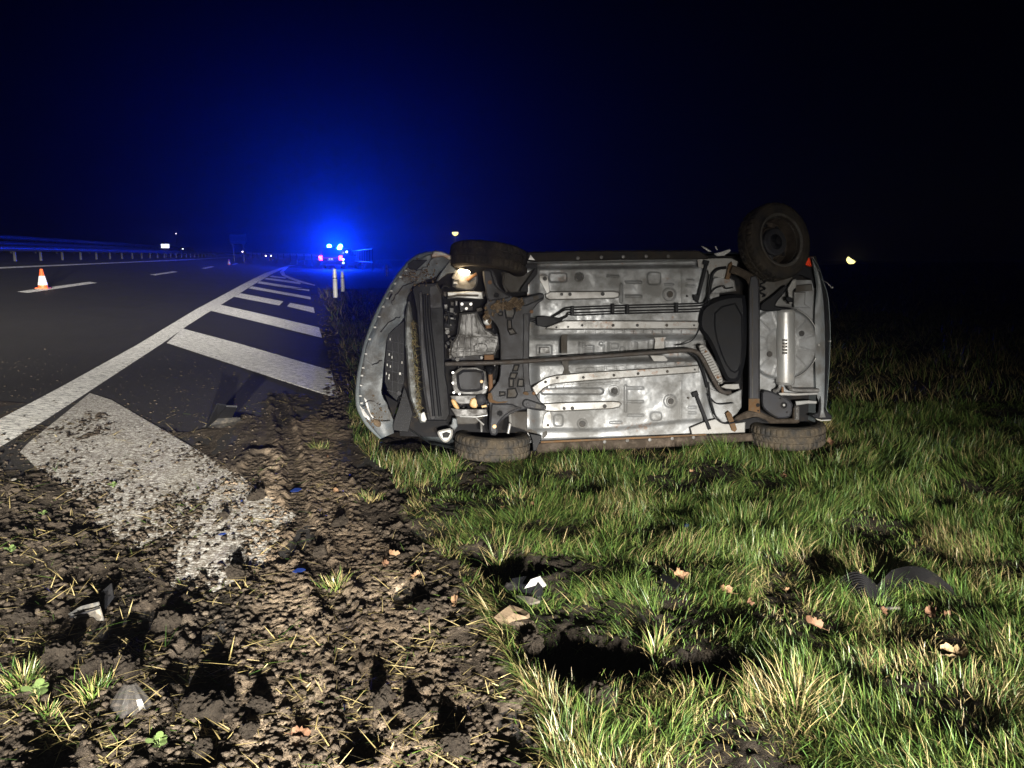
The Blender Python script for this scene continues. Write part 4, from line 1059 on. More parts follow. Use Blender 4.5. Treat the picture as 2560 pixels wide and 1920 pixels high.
# silencer: oval can lying across the car
def silencer():
    V = []; F = []; seg = 26
    st = [(774, 0.82), (777, 0.95), (782, 1.0), (850, 1.0), (955, 1.0), (959, 0.95), (962, 0.8)]
    for (y, k) in st:
        for i in range(seg):
            q = 2 * math.pi * i / seg
            c_ = P(1963, y, -0.01)
            V.append(c_ + UX * (math.cos(q) * 23.5 * PXM * k) + WX * (math.sin(q) * 0.062 * k))
    n = len(st)
    for i in range(n - 1):
        for k in range(seg): F.append((i * seg + k, i * seg + (k + 1) % seg, (i + 1) * seg + (k + 1) % seg, (i + 1) * seg + k))
    F.append(tuple(range(seg))); F.append(tuple(reversed(range((n - 1) * seg, n * seg))))
    return mesh('silencer', V, F, M_BRIGHT, car, smooth=True, auto=40)
sil = silencer()
tube('seam_outline', [(1963 + 23.6 * math.cos(q), 958, -0.01 + 0.063 * math.sin(q)) for q in np.linspace(0.1, 3.04, 12)], 0.003, M_RAIL, sil, seg=6, curve=0)
# embossed characters on the can
for k in range(5):
    y = 848 + k * 8
    prism('embossed_mark', [(1957, y), (1968, y), (1968, y + 5.5), (1957, y + 5.5)], 0.03, 0.0535, M_LINER, sil, ch=0.8)
    prism('embossed_mark', [(1959, y + 1.5), (1966, y + 1.5), (1966, y + 4), (1959, y + 4)], 0.03, 0.0545, M_BRIGHT, sil, ch=0.5)
tube('silencer_pipe', [(1949, 958, 0.0), (1949, 968, 0.0), (1944, 975, 0.0), (1934, 978, -0.02)], 0.014, M_ALU, seg=10)
tube('tail_pipe', [(1972, 958, 0.0), (1973, 966, 0.01), (1980, 973.5, 0.02), (1995, 975.5, 0.02), (2020, 976, 0.02), (2046, 976, 0.02)], 0.016, M_ALU, seg=12)
prism('tail_bracket', Fc((1225, 840), (1300, 835), (1420, 845), (1680, 835), (1682, 860), (1430, 872), (1240, 868)), -0.06, 0.0, M_BRIGHT, ch=1)
prism('tail_bracket', Fc((1420, 935), (1580, 925), (1670, 935), (1665, 965), (1560, 965), (1430, 985)), -0.06, 0.0, M_BRIGHT, ch=1.2)
prism('tail_bracket', Fc((1260, 770), (1285, 770), (1290, 835), (1262, 840)), -0.05, 0.01, M_SHAFT, ch=0.8)

# ---- tank, rear axle, rear floor ------------------------------------------------------
prism('fuel_tank', [(1752, 768), (1782, 748), (1815, 738), (1850, 735), (1866, 740), (1867, 850), (1864, 900), (1850, 950), (1838, 956), (1816, 953), (1803, 928), (1786, 886), (1768, 848), (1748, 826), (1745, 800)], -0.10, 0.055, M_BLACK, ch=9, chw=0.035, smooth=1)
prism('tank_step', [(1786, 770), (1856, 752), (1858, 900), (1843, 936), (1820, 925), (1796, 870), (1784, 820)], 0.03, 0.066, M_BLACK, ch=4, chw=0.010, smooth=1)
axle = prism('rear_axle', [(1870, 720), (1874, 690), (1890, 686), (1898, 700), (1900, 780), (1900, 1028), (1888, 1034), (1871, 1030), (1870, 900)], -0.04, 0.075, M_SUB, ch=4, chw=0.03)
tube('axle_lip', [(1881, 720, 0.074), (1881, 800, 0.074), (1881, 995, 0.074)], 0.004, M_LINER, axle, curve=0)
prism('axle_plate', Fc((882, 905), (1008, 905), (1015, 1075), (960, 1060), (880, 1045)), 0.05, 0.082, M_SUBRUST, axle, ch=1.2)
disc('bolt', *Fc((935, 965))[0], 5, M_DARK, 0.06, 0.085, axle, 10); disc('bolt', *Fc((938, 1028))[0], 2.5, M_DARK, 0.06, 0.085, axle, 10)
prism('trailing_arm', Fc((715, 1140), (740, 1110), (830, 1060), (900, 1035), (1010, 1055), (1110, 1100), (1210, 1140), (1390, 1135), (1395, 1010), (1460, 990), (1468, 1180), (1440, 1190), (1130, 1192), (1060, 1150), (960, 1128), (850, 1150), (760, 1165)), -0.03, 0.06, M_SILL, ch=3)
sp = prism('spring_plate', Fc((1030, 800), (1130, 815), (1230, 855), (1340, 905), (1392, 965), (1395, 1040), (1370, 1110), (1310, 1135), (1220, 1138), (1130, 1090), (1060, 1030), (1030, 980)), -0.06, 0.035, M_SUB, ch=4, chw=0.02, smooth=1)
ringd('plate_eye', *Fc((1262, 975))[0], 6.5, 9.5, M_SUB, 0.043, sp); disc('plate_hole', *Fc((1265, 975))[0], 6.8, M_DARK, 0.0, 0.038, sp)
disc('bolt', *Fc((1260, 972))[0], 3.4, M_BRIGHT, 0.02, 0.044, sp, 8)
disc('plate_hole', *Fc((1222, 897))[0], 2.4, M_DARK, 0.0, 0.038, sp); disc('plate_hole', *Fc((1298, 1055))[0], 2.2, M_DARK, 0.0, 0.038, sp)
prism('trailing_arm', Ec((700, 840), (850, 900), (1000, 980), (1010, 1080), (900, 1110), (850, 1010), (760, 960), (660, 930)), -0.02, 0.06, M_SILL, ch=3)
prism('damper', Fc((1410, 1000), (1440, 985), (1466, 1005), (1464, 1150), (1412, 1150)), 0.0, 0.075, M_ALU, ch=4)
# rear floor with the spare wheel well
def rear_floor():
    xs_ = np.arange(1896, 2052, 2.5); ys_ = np.arange(700, 985, 2.5)
    X, Y = np.meshgrid(xs_, ys_)
    rr_ = np.hypot((X - 1955) / 92.0, (Y - 858) / 92.0)
    w = -0.055 + 0.05 * (1 - sstep(0.92, 1.02, rr_))
    ang = np.arctan2(Y - 858, X - 1955)
    ribs = np.abs(((ang / (2 * math.pi) * 12) % 1) - 0.5)
    w += 0.007 * (1 - sstep(0.03, 0.075, ribs)) * sstep(0.45, 0.52, rr_) * (1 - sstep(0.86, 0.92, rr_))
    w -= 0.006 * (1 - sstep(0.40, 0.44, rr_))
    w += 0.006 * (fbm(X / 25, Y / 25, 60, 3) - 0.5)
    Xc = np.minimum(X, 2046 + 0 * X)
    p = np.array([P(a, b_, c_) for a, b_, c_ in zip(Xc.ravel(), Y.ravel(), w.ravel())]) - CARLOC
    I_ = np.arange(X.size).reshape(X.shape)
    f = np.stack([I_[:-1, :-1], I_[1:, :-1], I_[1:, 1:], I_[:-1, 1:]], -1).reshape(-1, 4)
    return fastmesh('boot_floor', p, f, M_FLOOR, smooth=True, parent=car)
bf = rear_floor()
disc('rubber_plug', 2004.4, 833.6, 7, M_PLUG, -0.02, 0.004, bf); disc('rubber_plug', 1924, 885.3, 7, M_PLUG, -0.02, 0.004, bf)
tube('well_rim', [(1955 + 92 * math.cos(q), 858 + 92 * math.sin(q), -0.012) for q in np.linspace(-1.15, 1.2, 22)], 0.004, M_RAIL, bf, seg=6, curve=0)
# rear chassis leg at the upper side
prism('chassis_leg', Ec((1330, 1110), (1390, 1010), (1430, 1000), (1430, 1100), (1390, 1130), (1385, 1290), (1350, 1290)), -0.05, 0.02, M_RAIL, ch=1.5)
prism('chassis_leg', Ec((1430, 1075), (1610, 1060), (1620, 1140), (1500, 1145), (1420, 1150)), -0.06, 0.0, M_LINER, ch=1.5)
prism('chassis_box', Ec((1400, 1150), (1540, 1150), (1530, 1290), (1600, 1340), (1400, 1330)), -0.06, 0.0, M_FLOOR, ch=2)
prism('hanger_rubber', Ec((1300, 1220), (1340, 1200), (1400, 1230), (1400, 1270), (1330, 1270)), 0.0, 0.03, M_BLACK, ch=2, smooth=1)
prism('spring_seat', Ec((1010, 1290), (1170, 1180), (1290, 1070), (1340, 1080), (1300, 1160), (1200, 1270), (1190, 1320), (1370, 1330), (1370, 1355), (1020, 1385)), -0.05, 0.03, M_BLACK, ch=3, smooth=1)
prism('inner_wing', Ec((1000, 1000), (1200, 960), (1380, 960), (1390, 1010), (1280, 1100), (1170, 1190), (1010, 1290)), -0.12, -0.03, M_LINER, ch=2)
# brackets and cables in front of the tank
for (a, b_, w_) in ((Ec((400, 815))[0], Ec((285, 1270))[0], 4.2), (Fc((275, 850))[0], Fc((435, 1260))[0], 4.2)):
    a = np.array(a); b_ = np.array(b_); d = (b_ - a) / np.linalg.norm(b_ - a); nn = np.array([-d[1], d[0]]) * w_
    o = prism('tank_strap', [tuple(a + nn), tuple(b_ + nn), tuple(b_ - nn), tuple(a - nn)], -0.01, 0.03, M_BLACK, ch=1.2)
    prism('strap_foot', [tuple(a + nn * 2.2 - d * 6), tuple(a + nn * 2.2 + d * 6), tuple(a - nn * 1.4 + d * 6), tuple(a - nn * 1.4 - d * 6)], -0.01, 0.036, M_BLACK, o, ch=1)
prism('strap_foot', Ec((240, 1180), (310, 1180), (310, 1250), (250, 1250)), -0.01, 0.036, M_BLACK, ch=1)
prism('body_panel', Ec((290, 770), (450, 765), (680, 760), (760, 800), (740, 880), (640, 920), (600, 1000), (430, 960), (410, 900), (300, 870)), -0.05, 0.004, M_RAIL, ch=1.2)
prism('body_panel', Ec((480, 990), (600, 960), (720, 1020), (740, 1140), (600, 1160), (440, 1180), (450, 1080)), -0.06, -0.005, M_FLOOR, ch=2.5)
prism('body_panel', Fc((400, 770), (520, 820), (640, 870), (800, 800), (800, 1000), (740, 1090), (600, 1200), (480, 1080), (420, 900)), -0.06, -0.005, M_FLOOR, ch=2)
prism('body_panel', Fc((210, 1240), (380, 1170), (500, 1140), (660, 1200), (845, 1175), (840, 1295), (500, 1310), (230, 1320)), -0.05, 0.012, M_RAIL, ch=1.5)
prism('bracket_plate', Fc((610, 740), (770, 735), (780, 790), (720, 800), (620, 790), (560, 770)), -0.04, 0.02, M_RAIL, ch=1)
prism('link_plate', Fc((615, 1075), (650, 1045), (685, 1080), (750, 1260), (725, 1290), (690, 1275)), 0.0, 0.03, M_SUBRUST, ch=1.2)
tube('cable', [(1771, 955, 0.0), (1775, 990, 0.02), (1782, 1018, 0.03), (1790, 1042, 0.03), (1802, 1055, 0.035), (1820, 1058.5, 0.04), (1853, 1052, 0.05), (1888, 1045, 0.09), (1905, 1048, 0.08), (1917, 1054, 0.06)], 0.006, M_BLACK, seg=7)
tube('cable', [(1769, 985, 0.01), (1785, 1004, 0.03), (1800, 1010, 0.03), (1833, 1007, 0.03)], 0.005, M_BLACK, seg=7)
tube('cable', [Ec((620, 870))[0] + (0.02,), Ec((520, 890))[0] + (0.03,), Ec((460, 960))[0] + (0.03,), Ec((435, 1100))[0] + (0.03,), Ec((420, 1200))[0] + (0.03,), Ec((380, 1280))[0] + (0.04,)], 0.011, M_BLACK, seg=8)
tube('cable', [Ec((430, 1180))[0] + (0.02,), Ec((500, 1110))[0] + (0.03,), Ec((590, 1080))[0] + (0.03,), Ec((620, 1110))[0] + (0.03,), Ec((700, 1100))[0] + (0.02,)], 0.005, M_BLACK, seg=7)
prism('hose_bracket', Ec((650, 830), (690, 800), (700, 860), (660, 1010), (610, 1000), (630, 920)), 0.0, 0.03, M_SUBRUST, ch=1.2)

# ---- front: bumper, crash beam, radiator support -----------------------------------------
out_px = [(1104, 629), (1083, 627), (1051, 632), (1025, 647), (999, 675), (977, 706), (960, 736), (942, 771), (925, 810), (908, 860), (895, 918), (890, 947), (887, 990), (890, 1021), (899, 1042), (914, 1066), (932, 1084), (948, 1098)]
in_px = [(1127, 639), (1124, 660), (1092, 690), (1064, 701), (1046, 708), (1030, 717), (1024, 735), (1016, 760), (1006, 800), (972, 838), (962, 905), (958, 945), (956, 982), (966, 1004), (974, 1020), (981, 1042), (984, 1064), (984, 1082)]
def bumper():
    # profile across: 0 = inner edge ... 1 = outer edge, then back along the front face
    prof = [(0.0, -0.035), (0.03, 0.0), (0.3, 0.012), (0.62, 0.018), (0.80, 0.016), (0.815, 0.004), (0.84, 0.003), (0.855, 0.020), (0.93, 0.012), (0.975, -0.006), (1.0, -0.035), (1.015, -0.09), (1.02, -0.16), (1.0, -0.26), (0.95, -0.36), (0.88, -0.43)]
    n = 60
    def rs(Pp):
        Pp = np.array(catmull(Pp, 6)); D = np.concatenate([[0], np.cumsum(np.linalg.norm(np.diff(Pp, axis=0), axis=1))]); D /= D[-1]
        return D, Pp
    t = np.linspace(0, 1, n)
    O_ = np.array(catmull(out_px, 6)); N_ = np.array(catmull(in_px, 6))
    tt = np.linspace(0, 1, len(O_))
    V = []; F = []
    for i in range(n):
        ox, oy = [np.interp(t[i], tt, O_[:, k]) for k in (0, 1)]
        ix, iy = [np.interp(t[i], tt, N_[:, k]) for k in (0, 1)]
        jx = 7 * (float(noise2(np.array([i * 0.7]), np.array([0.5]), 320)[0]) - 0.5); ix += jx; iy += jx * 0.5
        for (a, w) in prof:
            wob = (0.030 * (float(fbm(np.array([i * 0.16]), np.array([a * 2.5]), 300, 3)[0]) - 0.5) + 0.014 * (float(noise2(np.array([i * 0.55]), np.array([a * 6.0]), 310)[0]) - 0.5)) * (a < 0.8)
            if a >= 0.975:
                k = min(a, 1.0)
                p = P(ix + (ox - ix) * k, iy + (oy - iy) * k, -0.006)
                q = p + WX * (w + 0.006)
                if w < -0.2:
                    cx = P(1200, 880, 0); q = q + (cx - p) * (0.10 * (-w - 0.2) / 0.25)
                V.append(q)
            else:
                V.append(P(ix + (ox - ix) * a, iy + (oy - iy) * a, w + wob))
    m_ = len(prof)
    for i in range(n - 1):
        for j in range(m_ - 1): F.append((i * m_ + j, (i + 1) * m_ + j, (i + 1) * m_ + j + 1, i * m_ + j + 1))
    o = mesh('bumper', V, F, [M_BUMPIN, M_SILVER], car, smooth=True, auto=45)
    for k, pl in enumerate(o.data.polygons):
        if (k % (m_ - 1)) >= 7: pl.material_index = 1
    return o
bmp = bumper()
for k in range(17):
    t = 0.22 + 0.60 * k / 16
    tt = np.linspace(0, 1, len(out_px))
    ox, oy = np.interp(t, tt, [p[0] for p in out_px]), np.interp(t, tt, [p[1] for p in out_px])
    ix, iy = np.interp(t, tt, [p[0] for p in in_px]), np.interp(t, tt, [p[1] for p in in_px])
    x = ix + (ox - ix) * 0.80; y = iy + (oy - iy) * 0.80
    prism('bumper_tab', [(x - 3.6, y - 1.6), (x + 3.8, y - 0.6 - (k % 3)), (x + 3.2, y + 3.2), (x - 3.4, y + 2.2)], 0.0, 0.034, M_WHITE if k % 3 else M_RAIL, bmp, ch=0.6)
prism('fog_lamp_hole', Ac((735, 365), (800, 318), (960, 325), (900, 380), (830, 445), (745, 425)), -0.03, 0.03, M_BLACK, bmp, ch=1.5)  # black patch stands for the shaded fog lamp opening
prism('fog_lamp_hole', Bc((470, 580), (540, 625), (620, 670), (600, 760), (570, 850), (520, 720)), -0.06, 0.006, M_DARK, bmp, ch=1)
prism('torn_wing', Ac((1020, 240), (1040, 212), (1130, 222), (1235, 268), (1235, 310), (1210, 318), (1130, 285), (1010, 300), (1000, 270)), -0.10, 0.05, M_RAIL, bmp, ch=3)
prism('torn_wing', Ac((1220, 330), (1230, 380), (1300, 440), (1270, 470), (1190, 480), (1080, 570), (1060, 560), (1120, 460), (1180, 380)), -0.02, 0.030, M_BUMPIN, bmp, ch=2)
prism('mud_patch', Bc((320, 880), (380, 860), (430, 900), (420, 960), (360, 950)), 0.0, 0.035, M_MUD, bmp, ch=2.5, smooth=1)
for pts_ in ([(1040, 700), (1010, 712), (985, 742), (978, 760)], [(1000, 790), (975, 800), (950, 830)], [(955, 900), (930, 912), (915, 900)], [(950, 1010), (925, 1000), (905, 1014)], [(1085, 640), (1062, 668), (1040, 676)], [(975, 1050), (945, 1052), (925, 1040)]):
    wj = np.random.default_rng(len(pts_) + int(pts_[0][1]))
    pp = [(x + wj.normal(0, 1.5), y + wj.normal(0, 1.5)) for x, y in chaikin(pts_, 2, False)]
    prism('crack', pp + [(x + 1.3, y + 1.8) for x, y in reversed(pp)], 0.0, 0.034, M_DARK, bmp, ch=0)
bV = []; bF = []
for k in range(420):
    if k % 3: x, y, sg = 1045 + rg.normal(0, 26), 688 + rg.normal(0, 14), 1
    else: x, y, sg = 930 + rg.normal(0, 16), 1045 + rg.normal(0, 18), 1
    ox = np.interp(y, [p[1] for p in out_px[1:]], [p[0] for p in out_px[1:]])
    if x < ox + 10: continue
    c0 = P(x, y, 0.022); r = 0.002 + 0.008 * rg.random() ** 3; n0 = len(bV)
    for q in [(1, 0, 0), (-1, 0, 0), (0, 1, 0), (0, -1, 0), (0, 0, 1), (0, 0, -1)]: bV.append(c0 + r * np.array(q) * (0.6 + 0.8 * rg.random(3)))
    for f in [(0, 2, 4), (2, 1, 4), (1, 3, 4), (3, 0, 4), (2, 0, 5), (1, 2, 5), (3, 1, 5), (0, 3, 5)]: bF.append(tuple(n0 + i for i in f))
bo = mesh('mud_splatter', bV, bF, M_MUD, bmp); bo['kind'] = 'stuff'
prism('bumper_slot', Ac((505, 770), (545, 705), (560, 715), (520, 785)), 0.0, 0.026, M_DARK, bmp, ch=0.5)
prism('scuff', Bc((225, 610), (262, 640), (310, 800), (350, 850), (320, 860), (270, 760)), 0.0, 0.030, M_RAIL, bmp, ch=1)
prism('scuff', Bc((175, 700), (215, 740), (300, 850), (300, 890), (220, 830)), 0.0, 0.025, M_RAIL, bmp, ch=1)
gr_ = prism('air_intake_panel', [(968, 838), (990, 816), (1011, 800), (1012, 952), (1004, 978), (992, 1003), (972, 984), (961, 955), (962, 900)], -0.09, -0.012, M_BLACK, ch=1.5)
for k in range(6):
    y = 850 + 25 * k; prism('panel_rib', [(967 + 0.2 * k, y), (1010, y + 9), (1010, y + 10.6), (967, y + 1.6)], -0.03, -0.006, M_SUB, gr_, ch=0.3)
for x in (981, 995):
    prism('panel_rib', [(x, 835), (x + 1.6, 834), (x + 0.6, 985), (x - 1, 985)], -0.03, -0.007, M_SUB, gr_, ch=0.3)
for x, y in ((975.5, 848), (973, 886), (980, 893), (968, 912), (976, 916), (966, 934), (973, 938), (972, 945), (1005, 906), (999, 934), (1001, 934)):
    prism('panel_slot', [(x - 1.4, y - 3), (x + 1.4, y - 3), (x + 1.4, y + 3.4), (x - 1.4, y + 3.4)], -0.03, -0.003, M_WHITE, gr_, ch=0.4)
disc('bolt', *Bc((630, 568))[0], 6, M_SUB, -0.05, 0.0, gr_, 12)
cb = prism('crash_beam', Ac((735, 795), (757, 800), (775, 900), (790, 1000), (795, 1150), (800, 1300), (830, 1600)) + Bc((840, 440), (865, 650), (880, 780), (950, 870), (940, 905), (880, 910), (820, 775), (760, 620), (738, 440), (715, 60)) + Ac((700, 1300), (705, 1000), (715, 900)), -0.09, 0.022, grimy('crash_beam_steel', (0.11, 0.12, 0.125), 0.45, 0.2, dirt=(0.03, 0.026, 0.02), amt=0.5, scale=16, bstr=0.2, spec=0.4), ch=4, chw=0.02)
for k in range(9):
    x = 1037 + 0.85 * k; y = 910 + 14 * k
    prism('beam_hole', [(x - 2.6, y - 3), (x + 2, y - 3), (x + 2, y + 3), (x - 2.6, y + 3)], 0.0, 0.0235, M_DARK, cb, ch=0.4)
prism('beam_end', Bc((880, 800), (925, 780), (955, 870), (930, 900), (890, 890)), 0.0, 0.035, M_WHITE, cb, ch=1.2)
rs_ = prism('radiator_support', [(1029, 721), (1046, 708), (1092, 706), (1106, 732), (1110, 775), (1112, 860), (1114, 938), (1120, 968), (1125, 1034), (1118, 1052), (1068, 1052), (1055, 968), (1047, 862), (1040, 775)], -0.10, 0.0, M_BLACK, ch=3)
for (xa, xb, yb) in ((1060, 1084, 1.0), (1072, 1100, 0.0)):
    tube('support_ridge', [(xa, 735, 0.004), (xa + 2, 800, 0.010), (xa + (xb - xa) * 0.4, 880, 0.012), (xa + (xb - xa) * 0.7, 960, 0.012), (xb, 1040, 0.004)], 0.012, M_BLACK, rs_, seg=10)
prism('support_edge', [(1047, 730), (1056, 728), (1062, 860), (1080, 1000), (1090, 1048), (1076, 1050), (1064, 985), (1052, 880)], -0.02, 0.010, M_SUB, rs_, ch=2)
prism('support_plate', [(1073, 716), (1090, 712), (1102, 735), (1105, 770), (1074, 772)], -0.02, 0.010, M_SUB, rs_, ch=1.2)
tub = prism('undertray', Bc((690, 498), (715, 540), (760, 690), (792, 800), (765, 920), (740, 1015), (570, 995), (565, 930), (580, 870), (640, 690)), -0.05, 0.045, M_BLACK, ch=1)
for k in range(60):
    t = (k // 6) / 10 + 0.06; s_ = (k % 6) / 6 + 0.1
    xa, ya = 1001 - 14 * t, 990 + 82 * t; xb, yb = 1016 + 8 * math.sin(t * 2.6), 988 + 84 * t
    x = xa + (xb - xa) * s_; y = ya + (yb - ya) * s_
    prism('tread_bump', [(x - 1.7, y), (x, y - 1.5), (x + 1.7, y), (x, y + 1.5)], 0.04, 0.050, M_SUB, tub, ch=0.4)
prism('broken_lamp', Bc((1070, 1010), (1120, 990), (1250, 965), (1255, 1060), (1200, 1130), (1150, 1135), (1100, 1080)), -0.03, 0.06, M_WHITE, ch=4, smooth=1)
prism('lamp_socket', Bc((1130, 1030), (1180, 1010), (1225, 1030), (1200, 1080), (1140, 1080)), 0.0, 0.068, M_BLACK, ch=1.5)
prism('wing_stub', Bc((1250, 850), (1300, 860), (1310, 950), (1270, 1000), (1215, 940), (1240, 920)), -0.06, 0.02, M_BUMPIN, ch=2)
# turf caught between beam and support
tV = []; tF = []
for k in range(240):
    t = rg.random(); x = 1030 + 20 * t + rg.normal(0, 3); y = 800 + 240 * t + rg.normal(0, 8)
    c0 = P(x, y, 0.015 + 0.02 * rg.random()); d = rg.normal(0, 1, 3); d[2] -= 0.8; d /= np.linalg.norm(d); ln = 0.02 + 0.05 * rg.random(); sd = np.cross(d, WX); sd /= np.linalg.norm(sd) + 1e-6
    n0 = len(tV); tV += [c0 - sd * 0.0016, c0 + sd * 0.0016, c0 + d * ln + WX * 0.008]; tF.append((n0, n0 + 1, n0 + 2))
M_TURF = grimy('torn_turf', (0.10, 0.10, 0.04), 0.8, 0, dirt=(0.12, 0.085, 0.04), amt=0.6, scale=30, bstr=0)
to = mesh('caught_turf', tV, tF, M_TURF, car); to['kind'] = 'stuff'
# still-burning bulb at the torn wing
M_BULB = emit('lit_bulb', (1.0, 0.84, 0.55), 30.0)
bu = prism('lit_bulb', Ac((1312, 440), (1340, 425), (1440, 440), (1455, 475), (1420, 492), (1330, 482)), -0.03, 0.01, M_BULB, ch=3, smooth=1)
ld = bpy.data.lights.new('bulb_light', 'POINT'); ld.energy = 1.3; ld.color = (1.0, 0.72, 0.38); ld.shadow_soft_size = 0.02
lo = bpy.data.objects.new('bulb_light', ld); COL.objects.link(lo); lo.parent = car; lo.location = P(1160, 690, 0.05) - CARLOC

# ---- rear bumper and lamps ----------------------------------------------------------------
rb_in = [(2030, 660), (2036, 690), (2040, 723), (2036, 780), (2036, 860), (2037, 930), (2040, 985), (2046, 1005), (2046, 1030), (2036, 1044)]
rb_out = [(2032, 641), (2049, 671), (2058, 701), (2070, 740), (2075.5, 805), (2076, 855), (2073, 930), (2068, 1000), (2066, 1022), (2079, 1043)]
def rear_bumper():
    prof = [(0.0, -0.05), (0.04, -0.01), (0.3, 0.0), (0.66, 0.004), (0.70, -0.03), (0.95, -0.035), (0.97, -0.006), (1.0, -0.006), (1.005, -0.05), (1.02, -0.15), (1.0, -0.30), (0.93, -0.42)]
    O_ = np.array(catmull(rb_out, 6)); N_ = np.array(catmull(rb_in, 6)); n = len(O_)
    V = []; F = []
    for i in range(n):
        ox, oy = O_[i]; ix, iy = N_[i]
        for (a, w) in prof:
            if a >= 1.0 and w < -0.02:
                V.append(P(ix + (ox - ix) * a, iy + (oy - iy) * a, -0.006) + WX * w)
            else: V.append(P(ix + (ox - ix) * a, iy + (oy - iy) * a, w))
    m_ = len(prof)
    for i in range(n - 1):
        for j in range(m_ - 1): F.append((i * m_ + j, i * m_ + j + 1, (i + 1) * m_ + j + 1, (i + 1) * m_ + j))
    o = mesh('rear_bumper', V, F, [M_BUMPIN, M_SILVER, M_BLACK], car, smooth=True, auto=40)
    for k, pl in enumerate(o.data.polygons):
        j = k % (m_ - 1); pl.material_index = 1 if j >= 6 else (2 if j in (3, 4) else 0)
    return o
rbm = rear_bumper()
prism('bumper_corner', Fc((1700, 865), (1740, 880), (1750, 1000), (1775, 1040), (1845, 1105), (1838, 1140), (1780, 1155), (1640, 1130), (1600, 1100), (1680, 1060)), -0.10, 0.0, M_BLACK, rbm, ch=2)
prism('bumper_corner', Fc((1650, 1130), (1720, 1150), (1840, 1145), (1820, 1160), (1720, 1165), (1670, 1150)), -0.02, 0.02, M_WHITE, rbm, ch=0.8)
prism('tail_lamp', Ec((1560, 757), (1585, 760), (1614, 862), (1560, 850), (1515, 828)), -0.12, -0.03, M_TAIL, car, ch=1.2)
prism('rear_wing', Ec((1400, 830), (1500, 830), (1620, 865), (1640, 930), (1720, 1010), (1725, 1090), (1630, 1110), (1600, 1010), (1480, 960), (1400, 960)), -0.16, -0.05, M_BLACK, car, ch=2)
tube('loose_wire', [(2057, 702, -0.02), (2066, 706, 0.0), (2074, 713, 0.01), (2078, 719, 0.01)], 0.003, M_RAIL, seg=6)
disc('wire_end', 2078, 719, 2.2, M_WHITE, 0.0, 0.02, None, 8)
for x, y in ((2046, 862), (2074.5, 853)):
    disc('bolt', x, y, 2.4, M_BRIGHT, -0.02, 0.008, rbm, 8)
prism('wing_shred', Ec((330, 620), (390, 640), (460, 685), (420, 690), (380, 660)), -0.02, 0.03, M_BRIGHT, ch=0.6)
prism('wing_shred', Ec((490, 625), (510, 625), (528, 670), (515, 672)), -0.02, 0.02, M_BRIGHT, ch=0.5)
prism('wing_shred', Ec((480, 710), (560, 690), (650, 660), (678, 665), (670, 690), (600, 735), (520, 740)), -0.02, 0.03, M_BRIGHT, ch=0.8)
prism('wing_shred', Cc((95, 320), (120, 260), (150, 300), (175, 325)), -0.02, 0.03, M_BRIGHT, ch=0.6)

